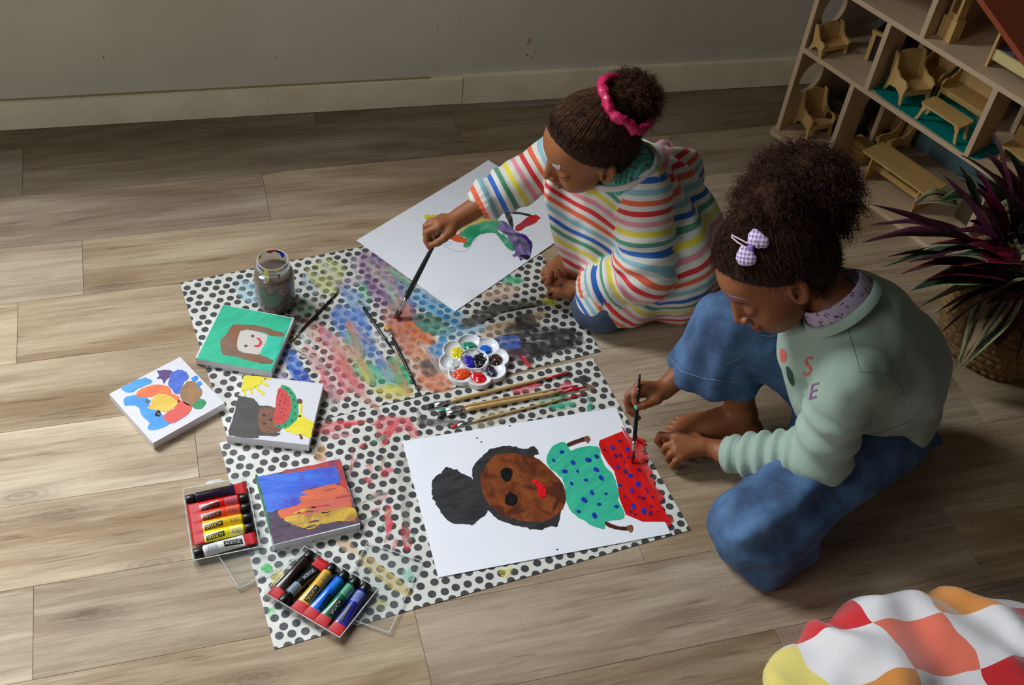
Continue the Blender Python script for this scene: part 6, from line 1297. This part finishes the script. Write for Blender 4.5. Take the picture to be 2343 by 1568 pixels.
sv, sq = surface(swf, (.25, 1.0, -.01), (1.05, 1.75, .55), .0042, 4, .03, 1.9)
sweat = part('sweatshirt', sv, sq, M_SWEAT, k2, True); TS = bvh_of(sweat)
M_SEAM = plain('mint_seam', (112, 132, 116), .9)
for L in ([(1932, 722), (1945, 770), (1960, 820), (1968, 852)], [(1968, 852), (2000, 850), (2040, 862), (2064, 888), (2068, 905)], [(1886, 742), (1920, 735), (1950, 700), (1962, 660)], [(2118, 930), (2080, 965), (2030, 985), (1975, 1000)]): skin_line('seam', TS, L, .0008, M_SEAM, k2, .0002)
# letters sewn on the chest
def chest_letter(ch, c, ang, size, mat, nm='appliqué_letter'):
    bm = text_mesh(ch, size, .03); slice_y(bm, [i * size * .1 for i in range(-5, 6)]); slice_y(bm, [i * size * .1 for i in range(-5, 6)], (1, 0, 0)); v, f = [], [[x.index for x in fc.verts] for fc in bm.faces]
    ca, sa = math.cos(ang), math.sin(ang); bad = False
    for x in bm.verts:
        h = hit(TS, c[0] + x.co.x * ca * .8 - x.co.y * sa * .8, c[1] + x.co.x * sa + -x.co.y * ca, .0012)
        if h is None: h = v[-1] if v else at(c[0], c[1], .25)
        v.append(h)
    bm.free(); return part(nm, v, f, mat, k2)
M_COR, M_LIL, M_DGR = plain('coral_applique', (206, 96, 84), .8), plain('lilac_applique', (138, 92, 140), .8), plain('green_applique', (38, 74, 52), .8)
chest_letter('S', (1849, 840), -.15, 62, M_COR, 'chest_letter'); chest_letter('E', (1862, 897), -.25, 54, M_LIL, 'chest_letter')
skin_patch('chest_flower', TS, [(1785, 800), (1794, 800), (1800, 812), (1798, 826), (1788, 828)], M_COR, k2); skin_patch('chest_leaf', TS, [(1800, 838), (1812, 850), (1818, 876), (1812, 882), (1802, 862)], M_DGR, k2)
# collar of the shirt below, with its paw prints
cA = NB2 + V3(-.012, .0, .020); ax_ = unit(h2.w(-.03, 0, -.05) - NB2 + V3(-.01, 0, .03)); M_ax = np.stack([unit(np.cross(V3(0, 1, 0), ax_)), np.cross(ax_, unit(np.cross(V3(0, 1, 0), ax_))), ax_], 1)
t = NT('paw_print_cotton'); v_ = t.coord(); vo = t.n('ShaderNodeTexVoronoi', {'Vector': v_, 'Scale': 80., 'Randomness': .8}).outputs['Distance']; vo2 = t.n('ShaderNodeTexVoronoi', {'Vector': v_, 'Scale': 300., 'Randomness': .9}).outputs['Distance']
t.set(Base_Color=t.mix(t.math('MULTIPLY', t.maprange(vo, .36, .40, 1, 0), t.maprange(vo2, .42, .50, 1, 0)), lin((178, 160, 182)), lin((44, 34, 44))), Roughness=.85)
prof = [(.050, -.012), (.0505, .012), (.0515, .030), (.0530, .032), (.0560, .030), (.0590, .012), (.0600, -.008)]
cv_, cf_ = lathe(prof, 48); cv_ = cA + cv_ @ M_ax.T; part('collar', cv_, cf_, t.m, k2, True, label='lilac collar with small dark prints')
prof = [(.0585, -.012), (.0590, .004), (.0620, .008), (.0670, .006), (.0690, -.008)]
cv_, cf_ = lathe(prof, 48); part('neckband', cA + cv_ @ M_ax.T, cf_, M_SWEAT, k2, True)
cv_, cf_ = lathe([(.0232, 0), (.0300, .001), (.0335, .004), (.0335, .030), (.0325, .034)], 32); wx = unit(elL - wrL); Mw = np.stack([unit(np.cross(V3(0, 0, 1), wx)), np.cross(wx, unit(np.cross(V3(0, 0, 1), wx))), wx], 1); part('cuff', cuL - wx * .006 + cv_ @ Mw.T, cf_, M_SWEAT, k2, True)
# hair
hv, hq = surface(h2.scalp(.007), h2.C - .16, h2.C + .16, .0022, 4, .006); hair = part('hair', hv, hq, M_HAIRS, k2, True); TH = bvh_of(hair)
pc2 = at(1838, 442, .535); R_ = h2.R
pv_, pq_ = surface(sdf([(ell(pc2, (.080, .072, .068)), 0), (ell(h2.w(-.055, 0, .075), (.05, .05, .05)), .03), (lambda P: .016 * vnoise(P, 38, 3) + .008 * vnoise(P, 90, 6), 0, '+')]), pc2 - .15, pc2 + .15, .004, 4, .02)
c_a = curls(pc2, (.100, .092, .084), np.eye(3), 3000, .022, .050, .0042, .00055, 11, 24, .72)
c_b = curls(h2.w(-.055, 0, .075), (.06, .06, .06), np.eye(3), 1400, .016, .034, .0038, .0005, 12, 20, .85)
nape = lambda hd, o_, n_: curls(hd.w(-.03, 0, -.03), tuple(hd.k * V3(.066 + o_, .062 + o_, .062)), hd.R, n_, .005, .012, .0010, .00035, 31, 12, .99, lambda d: (d[:, 2] < .25) & (d[:, 0] < .25) & (d[:, 2] > -.72), .1)
part('hair_puff', *merge((pv_, pq_), c_a, c_b), M_HAIR, k2, True)
fz = pulled(h2, (-.055, 0, .085), 2300, 4, .010, 18, .06, .00042, .0015)
fz2 = curls(h2.w(-.010, 0, .014), tuple(h2.k * (V3(.090, .074, .080) + .008)), h2.R, 2400, .006, .016, .0014, .00032, 9, 14, .98, lambda d: ((-.78 * (d[:, 0] * .097 - .076) + .62 * (d[:, 2] * .087 - .036)) > .0) & (d[:, 2] > -.4), .1)
o = part('hair_strands', *merge(fz, fz2, nape(h2, .007, 2600)), M_HAIR, k2, True)
# lashes, brow, painted line, nails
skin_line('eyelashes', T2, [(1700, 722), (1710, 725), (1722, 723), (1728, 719)], .0006, M_BROW, k2, label='lowered eyelashes')
skin_line('paint_line', T2, [(1634, 640), (1641, 655), (1655, 668), (1672, 678), (1695, 684), (1716, 686)], .0013, plain('face_paint_lilac', (134, 100, 168), .5), k2, -.0003, label='thin lilac face paint line')
skin_patch('fingernail', T2, [(1451, 928), (1457, 928), (1457, 936), (1452, 937)], plain('mint_nail', (92, 190, 158), .3), k2, label='mint painted thumbnail')
# bow clip lying on the hair
def gingham():
    t = NT('lilac_gingham'); x = t.n('ShaderNodeSeparateXYZ', {0: t.coord(rot=(.3, .2, .5))}).outputs; s = 1 / .0062
    a = t.math('GREATER_THAN', t.math('FRACT', t.math('MULTIPLY', x[0], s)), .5); b = t.math('GREATER_THAN', t.math('FRACT', t.math('MULTIPLY', x[2], s)), .5)
    t.set(Base_Color=t.mix(t.math('MULTIPLY', t.math('ADD', a, b), .5), lin((222, 214, 226)), lin((142, 104, 172))), Roughness=.8); return t.m
def wing(c, w, h, rot):
    n = 22; pts = []
    for i in range(n): a = 2 * math.pi * i / n; r = 1 + .12 * math.cos(3 * a + .5); pts.append((w * r * math.cos(a), h * r * math.sin(a)))
    cr, sr_ = math.cos(rot), math.sin(rot); v = []; ce = hit(TH, *c, .010)
    for s, lift in ((1, 0.), (.9, .0028), (.5, .0045), (0, .005)):
        for x, y in pts: p = (c[0] + s * (x * cr - y * sr_), c[1] + s * (x * sr_ + y * cr)); q = hit(TH, *p, .008 + lift); q = q if q is not None else ce; q = ce + (q - ce) * min(1, .040 / (np.linalg.norm(q - ce) + 1e-6)); v.append(q)
    f = [(r * n + i, r * n + (i + 1) % n, (r + 1) * n + (i + 1) % n, (r + 1) * n + i) for r in range(3) for i in range(n)]; return v, f
MG = gingham(); clip = bpy.data.objects.new('hair_clip', None); COL.objects.link(clip); clip.parent = k2; clip['label'] = 'lilac gingham bow clip'
clip.location = V3(*hit(TH, 1722, 570, .01)) - wloc(k2)
for c, w, h, r in (((1737, 551), 24, 19, .5), ((1711, 588), 23, 19, .5)): v, f = wing(c, w, h, r); part('bow_loop', v, f, MG, clip, True)
v, f = wing((1723, 569), 10, 8, 1.2); part('bow_knot', v, f, plain('lilac_knot', (132, 98, 158), .8), clip, True)
P = [hit(TH, *p, .006) for p in ((1717, 560), (1700, 550), (1684, 542), (1679, 540), (1680, 546), (1692, 558), (1710, 568))]; v, f = tube_mesh([P], .0014, 6); part('clip_bar', v, f, plain('pale_pink_metal', (196, 168, 186), .35), clip, True)
# ---------------------------------------------------------------- farther child: striped smock
k1 = thing('person', at(1440, 640, 0), 'child in rainbow striped smock kneeling barefoot, reaching left with a black brush', 'person')
h1 = Head((.0937, 1.7678, .4055), (-.847, -.390, -.362), (.435, -.899, -.049), (-.306, -.199, .931), .953)
NB1 = V3(.172, 1.790, .325); hip1 = at(1500, 600, .10); ch1 = V3(.20, 1.79, .27)
s1L, e1L, w1L = at(1475, 440, .31), at(1476, 622, .160), at(1335, 662, .062); s1R, e1R, w1R = at(1285, 350, .305), at(1185, 420, .245), at(1052, 497, .197)
kn1L, an1L = at(1378, 700, .050), at(1480, 660, .03); kn1R, an1R = at(1430, 545, .05), at(1335, 612, .03)
M_SK1 = skin_mat('skin_tan', (160, 100, 62), (146, 88, 52))
b1 = [(h1.ops(), 0), (cap(h1.w(-.035, 0, -.055), NB1, .031, .035), .016), (cap(NB1, ch1, .036, .055), .03), (cap(ch1, hip1, .055, .065), .04), (cap(s1L, s1R, .038), .03), (cap(s1L, e1L, .030, .025), .02), (cap(e1L, w1L, .024, .017), .012), (cap(s1R, e1R, .030, .024), .02), (cap(e1R, w1R, .026, .019), .012),
      (hand_ops((1040, 508, .192), (1078, 483, .200), [[(1005, 519, .196), (978, 532, .186), (976, 550, .170), (982, 564, .160)], [(1001, 510, .196), (976, 518, .186), (975, 538, .168), (986, 552, .158)], [(1006, 503, .190), (983, 508, .178), (982, 528, .160), (994, 542, .152)], [(1014, 500, .180), (994, 505, .166), (992, 522, .150), (1003, 535, .145)]], [(1030, 530, .188), (1016, 545, .180), (1002, 555, .172), (989, 560, .166)], .0165, .0080, .0062, .0118), .006),
      (hand_ops((1312, 660, .052), (1340, 663, .058), [[(1286, 672, .036), (1264, 680, .030), (1255, 676, .030), (1258, 668, .040)], [(1283, 662, .032), (1260, 660, .026), (1252, 650, .032), (1258, 640, .044)], [(1284, 653, .032), (1268, 644, .032), (1261, 634, .042), (1262, 625, .052)], [(1290, 646, .036), (1284, 638, .042), (1280, 630, .050), (1277, 621, .058)]], [(1305, 672, .052), (1290, 672, .054), (1277, 668, .058), (1267, 664, .060)], .0155, .0070, .0056), .006),
      (cap(hip1, kn1L, .06, .045), .02), (cap(kn1L, an1L, .04, .03), .02), (cap(hip1, kn1R, .06, .045), .02), (cap(kn1R, an1R, .04, .026), .02),
      (foot_ops((1335, 612, .034), (1350, 622, .024), [(1280, 600, .014), (1275, 609, .016), (1271, 619, .018), (1270, 629, .018), (1274, 640, .018)], [(1255, 608, .009), (1247, 616, .0095), (1243, 626, .0095), (1245, 637, .010), (1252, 648, .012)], .0078), .012),
      (foot_ops((1480, 665, .03), (1500, 650, .03), [(1530, 640, .02)] * 2, [(1550, 630, .015)] * 2), .012)]
bo1, bv1 = body_obj(sdf(b1), (-.3, 1.4, -.01), (.55, 2.1, .58), .0023, M_SK1, k1, h1)
T1 = bvh_of(bo1)
M_DEN1 = denim('grey_blue_denim', (52, 66, 88), (80, 96, 120))
v, q = surface(sdf([(cap(hip1, kn1L, .065, .046), 0), (cap(kn1L, an1L, .05, .042), .03), (cap(kn1L + V3(0, 0, -.01), at(1352, 704, .036), .036, .034), .03), wr(.004, 16, 5), (plane((0, 0, .0022), (0, 0, -1)), .004, '&')]), (0, 1.5, -.01), (.45, 2.0, .22), .004, 4, .01); part('jeans', v, q, M_DEN1, k1, True)
# smock with a stripe coordinate measured along the cloth
fl = unit(V3(.42, -.9, 0))
tor1 = sdf([(cap(at(1512, 585, .13), at(1440, 425, .27), .120, .085), 0), (ell(at(1500, 610, .04), (.150, .135, .105)), .05), (cap(at(1390, 684, .062), at(1500, 630, .08), .062, .085), .04), (cap(at(1520, 430, .24), at(1535, 540, .16), .085, .105), .05), (cap(s1L, NB1 + V3(.01, 0, -.02), .045, .045), .04), (cap(s1R, NB1 + V3(0, 0, -.02), .040, .045), .04), (fcap(at(1272, 440, .25), at(1308, 590, .08), .030, .026, V3(1, -.4, .2), .35), .02), (cap(at(1335, 470, .22), at(1365, 590, .09), .055, .055), .04),
            ridges(at(1450, 560, .1), V3(0, 0, 1), 9, .007, 6), wr(.014, 8, 9), wr(.007, 20, 19), (cap(NB1 + V3(.0, 0, -.005), NB1 + V3(-.02, -.006, .06), .040, .060), .006, '-')])
gath = lambda P0, ax, s0: (lambda P: -.0022 * np.sin(22 * np.arctan2((P - P0) @ unit(np.cross(ax, V3(.2, .3, 1))), (P - P0) @ np.cross(unit(ax), unit(np.cross(ax, V3(.2, .3, 1)))))) * np.clip(1 - np.abs((P - P0) @ unit(ax) - s0) / .03, 0, 1) * (np.linalg.norm(P - P0, axis=1) < .07), 0, '+')
cu1L = at(1340, 664, .070); cu1R = at(1085, 470, .206)
dL = unit(e1L - cu1L); dR = unit(e1R - cu1R)
slL = sdf([(cap(s1L, e1L, .054, .058), 0), (cap(e1L, cu1L + dL * .035, .057, .048), .025), (cap(cu1L + dL * .035, cu1L, .042, .027), .012), gath(cu1L, dL, .01), armfold(e1L, cu1L, .0042, 190, .0, .13, 3), armfold(s1L, e1L, .0035, 150, .04, .18, 13), (plane(cu1L - dL * .004, -dL), .002, '&'), (cap(cu1L + dL * .012, cu1L - dL * .05, .0215, .0235), .003, '-')])
slR = sdf([(cap(s1R, e1R, .046, .044), 0), (cap(e1R, cu1R + dR * .032, .044, .041), .02), (cap(cu1R + dR * .03, cu1R, .039, .0265), .012), gath(cu1R, dR, .01), armfold(e1R, cu1R, .0035, 190, .0, .11, 5), wr(.005, 22, 33), (plane(cu1R - dR * .004, -dR), .002, '&'), (cap(cu1R + dR * .012, cu1R - dR * .05, .0205, .0230), .003, '-')])
smk = sdf([(tor1, 0), (slL, .008), (slR, .012), (plane((0, 0, .004), (0, 0, -1)), .006, '&')])
v, q = surface(smk, (-.2, 1.4, -.01), (.55, 2.1, .5), .0040, 4, .03, 1.9); smock = part('smock', v, q, None or bpy.data.materials.new('tmp'), k1, True)
dl, drr, dt = slL(v), slR(v), tor1(v)
def along(P, pts, s0):
    num = 0; den = 0; acc = s0
    for a, b in zip(pts[:-1], pts[1:]):
        d = b - a; L = np.linalg.norm(d); q_ = P - a; p_ = q_ @ d / L; t_ = np.clip(p_ / L, 0, 1); ds = np.linalg.norm(q_ - t_[:, None] * d, axis=1); w_ = np.exp(-ds / .008) + 1e-12
        num = num + w_ * (acc + p_); den = den + w_; acc += L
    return num / den
sA = along(v, [cu1L - dL * .004, e1L, s1L], 0.); sB = along(v, [cu1R - dR * .004, e1R, s1R, NB1], 0.)
spine = V3(.30, .28, -.98); tau = (v - NB1) @ unit(V3(.30, .02, -.95)); wv = .012 * vnoise(v, 9, 4) + .006 * vnoise(v, 20, 8); la_ = (v - NB1) @ unit(V3(.42, -.9, 0)); fr_ = (v - NB1) @ unit(V3(-.9, -.42, 0))
sT = .30 + tau + 1.05 * np.clip(fr_, -.05, .3) + wv * 1.2 + .018 * np.sin(la_ * 24) * np.clip(fr_ * 8 + .5, 0, 1)
which = np.where((dl < drr) & (dl < dt - .001), 0, np.where(drr < dt - .001, 1, 2)); SS = np.stack([sA, sB, sT], 1)
at_ = smock.data.attributes.new('stripe', 'FLOAT', 'CORNER'); at_.data.foreach_set('value', SS[q.ravel(), np.repeat(which[q[:, 0]], 4)].astype(np.float32))
t = NT('rainbow_stripe_cotton'); st = t.n('ShaderNodeAttribute', attribute_name='stripe').outputs['Fac']; PER = .0205
st2 = t.math('ADD', st, t.math('MULTIPLY', t.math('SUBTRACT', t.noise(t.coord(), 30, 2), .5), .002)); u_ = t.math('DIVIDE', st2, PER); band = t.math('GREATER_THAN', t.math('FRACT', u_), .50); idx = t.math('DIVIDE', t.math('FLOORED_MODULO', t.math('FLOOR', u_), 7.), 7.)
cols = [(232, 100, 64), (140, 186, 200), (38, 98, 186), (80, 150, 120), (222, 210, 66), (226, 146, 156), (214, 44, 50)]
colr = t.ramp(idx, [(i / 7. - (.01 if i else 0), lin(c)) for i, c in enumerate(cols)], 'CONSTANT'); t.set(Base_Color=t.mix(band, lin((222, 218, 208)), colr), Roughness=.8); t.b.inputs['Sheen Weight'].default_value = .2
t.bump(t.math('ADD', t.noise(t.coord(), 60, 4, .6), t.math('MULTIPLY', t.noise(t.coord(), 1100, 2), .08)), .0010); smock.data.materials.clear(); smock.data.materials.append(t.m); TM = bvh_of(smock)
# neckline binding and the turquoise shirt below it
cA1 = NB1 + V3(-.008, -.006, .021); ax1 = unit(V3(-.38, -.12, .92)); X1 = unit(np.cross(V3(0, 1, 0), ax1)); M1 = np.stack([X1, np.cross(ax1, X1), ax1], 1)
def oval(prof, sx, sy): vv, ff = lathe(prof, 56); vv = vv * V3(sx, sy, 1); return cA1 + vv @ M1.T, ff
vv, ff = oval([(.058, -.006), (.057, .002), (.060, .006), (.0645, .004), (.066, -.004)], 1.12, 1.0); part('neck_binding', vv, ff, plain('white_binding', (206, 200, 190), .8, .4, 90, .1, .001), k1, True)
t = NT('turquoise_plaid'); x = t.n('ShaderNodeSeparateXYZ', {0: t.coord(rot=(.3, .2, .8))}).outputs; a = t.maprange(t.math('SINE', t.math('MULTIPLY', x[0], 900.)), -.2, .6); b = t.noise(t.coord(sc=(1, 6, 1)), 60, 3)
t.set(Base_Color=t.mix(t.math('MULTIPLY', a, .6), t.mix(t.maprange(b, .55, .62), lin((60, 170, 150)), lin((110, 70, 66))), lin((140, 206, 190))), Roughness=.85)
vv, ff = oval([(.036, .030), (.045, .016), (.053, .004), (.0585, -.006), (.060, -.02)], 1.10, 1.0); part('shirt_collar', vv, ff, t.m, k1, True, label='turquoise checked shirt collar')
# hair
hv, hq = surface(h1.scalp(.004), h1.C - .16, h1.C + .16, .0022, 4, .006); hair1 = part('hair', hv, hq, M_HAIRS, k1, True)
pc1 = at(1442, 226, .470); tie = h1.w(-.062, 0, .066)
pv_, pq_ = surface(sdf([(ell(pc1, (.045, .045, .042)), 0), (cap(tie, pc1, .020, .035), .02), (lambda P: .012 * vnoise(P, 45, 3) + .006 * vnoise(P, 110, 6), 0, '+')]), pc1 - .12, pc1 + .12, .0035, 4, .015)
part('hair_puff', *merge((pv_, pq_), curls(pc1, (.058, .058, .054), np.eye(3), 2100, .016, .034, .0030, .0005, 21, 22, .72), curls(tie + unit(pc1 - tie) * .010, (.030, .030, .030), np.eye(3), 500, .006, .014, .0022, .0004, 23, 14, .85)), M_HAIR1, k1, True)
part('hair_strands', *merge(pulled(h1, (-.062, 0, .070), 2200, 14,   .006, 12, .07, .0004, .0007), nape(h1, .004, 2200)), M_HAIR1, k1, True)
# scrunchie
def scrunchie(c, axis, R0, r0, mat):
    ax = unit(axis); e1 = unit(np.cross(ax, V3(.1, .9, .3))); e2 = np.cross(ax, e1); n, m = 90, 14; v = []
    for i in range(n):
        a = 2 * math.pi * i / n; rr = r0 * (1 + .14 * math.sin(11 * a) + .10 * math.sin(23 * a + 1)); cc = c + (e1 * math.cos(a) + e2 * math.sin(a)) * (R0 + .0015 * math.sin(7 * a)) + ax * .003 * math.sin(5 * a)
        for k in range(m): b = 2 * math.pi * k / m; rk = rr * (1 + .12 * math.sin(3 * b + 9 * a)); v.append(cc + (e1 * math.cos(a) + e2 * math.sin(a)) * rk * math.cos(b) + ax * rk * 1.15 * math.sin(b))
    f = [(i * m + k, ((i + 1) % n) * m + k, ((i + 1) % n) * m + (k + 1) % m, i * m + (k + 1) % m) for i in range(n) for k in range(m)]; return v, f
t = NT('pink_satin'); n_ = t.noise(t.coord(), 120, 2); t.set(Base_Color=t.mix(n_, lin((188, 18, 74)), lin((212, 40, 100))), Roughness=.38); t.bump(n_, .002)
tc_ = unit(V3(0, 0, CH) - pc1); nx_ = unit(.75 * (CR * .75 + CU * .66) + .50 * tc_); en_ = unit(tc_ - nx_ * (nx_ @ tc_)); hp_ = hit(bvh_of(hair1), 1402, 262, .008); scc = hp_ - en_ * .056
v, f = scrunchie(scc, nx_, .056, .0088, t.m); part('scrunchie', v, f, t.m, k1, True, label='bright pink satin scrunchie')
skin_line('eyelashes', T1, [(1270, 402), (1282, 407), (1296, 406), (1304, 401)], .0006, M_BROW, k1, label='lowered eyelashes')
skin_patch('face_paint', T1, [(1264, 375), (1270, 374), (1276, 377), (1281, 375), (1283, 383), (1278, 388), (1271, 384)], plain('white_face_paint', (206, 200, 192), .5), k1, .0012, label='dab of white paint on the forehead')
skin_patch('paint_dab', T1, [(1282, 651), (1288, 649), (1286, 654), (1281, 656)], plain('blue_skin_paint', (60, 70, 120), .4), k1); skin_patch('paint_dab', T1, [(1255, 672), (1262, 673), (1264, 681), (1257, 683)], plain('black_skin_paint', (22, 24, 26), .2), k1)
# the brushes they hold
brush('paintbrush', at(1447, 1060, ZP + .002), at(1464, 856, .150), 'thin black paintbrush held by the child in mint, its tip on the red skirt', .0042, M_BLK, .020, .024, bw('bristle_dark', (46, 26, 24)))
brush('paintbrush', at(906, 728, ZM + .003), at(1010, 526, .188), 'long black paintbrush held by the child in stripes, its tip wet with orange', .0056, M_BLK, .020, .030, bw('bristle_wet', (52, 30, 24)), .5)
tip_ = thing('orange_paint', at(908, 730, ZM), 'wet orange paint under the tip of the long held brush', 'paint'); bpy.data.objects.remove(tip_)
mfilm(mat_back, [(898, 724), (912, 722), (918, 730), (904, 734)], (236, 84, 30), 1., .2, z=ZM + .0016)
print('objects', len(bpy.data.objects), 'tris', sum(len(o.data.loop_triangles) if not o.data.calc_loop_triangles() else len(o.data.loop_triangles) for o in bpy.data.objects if o.type == 'MESH'))
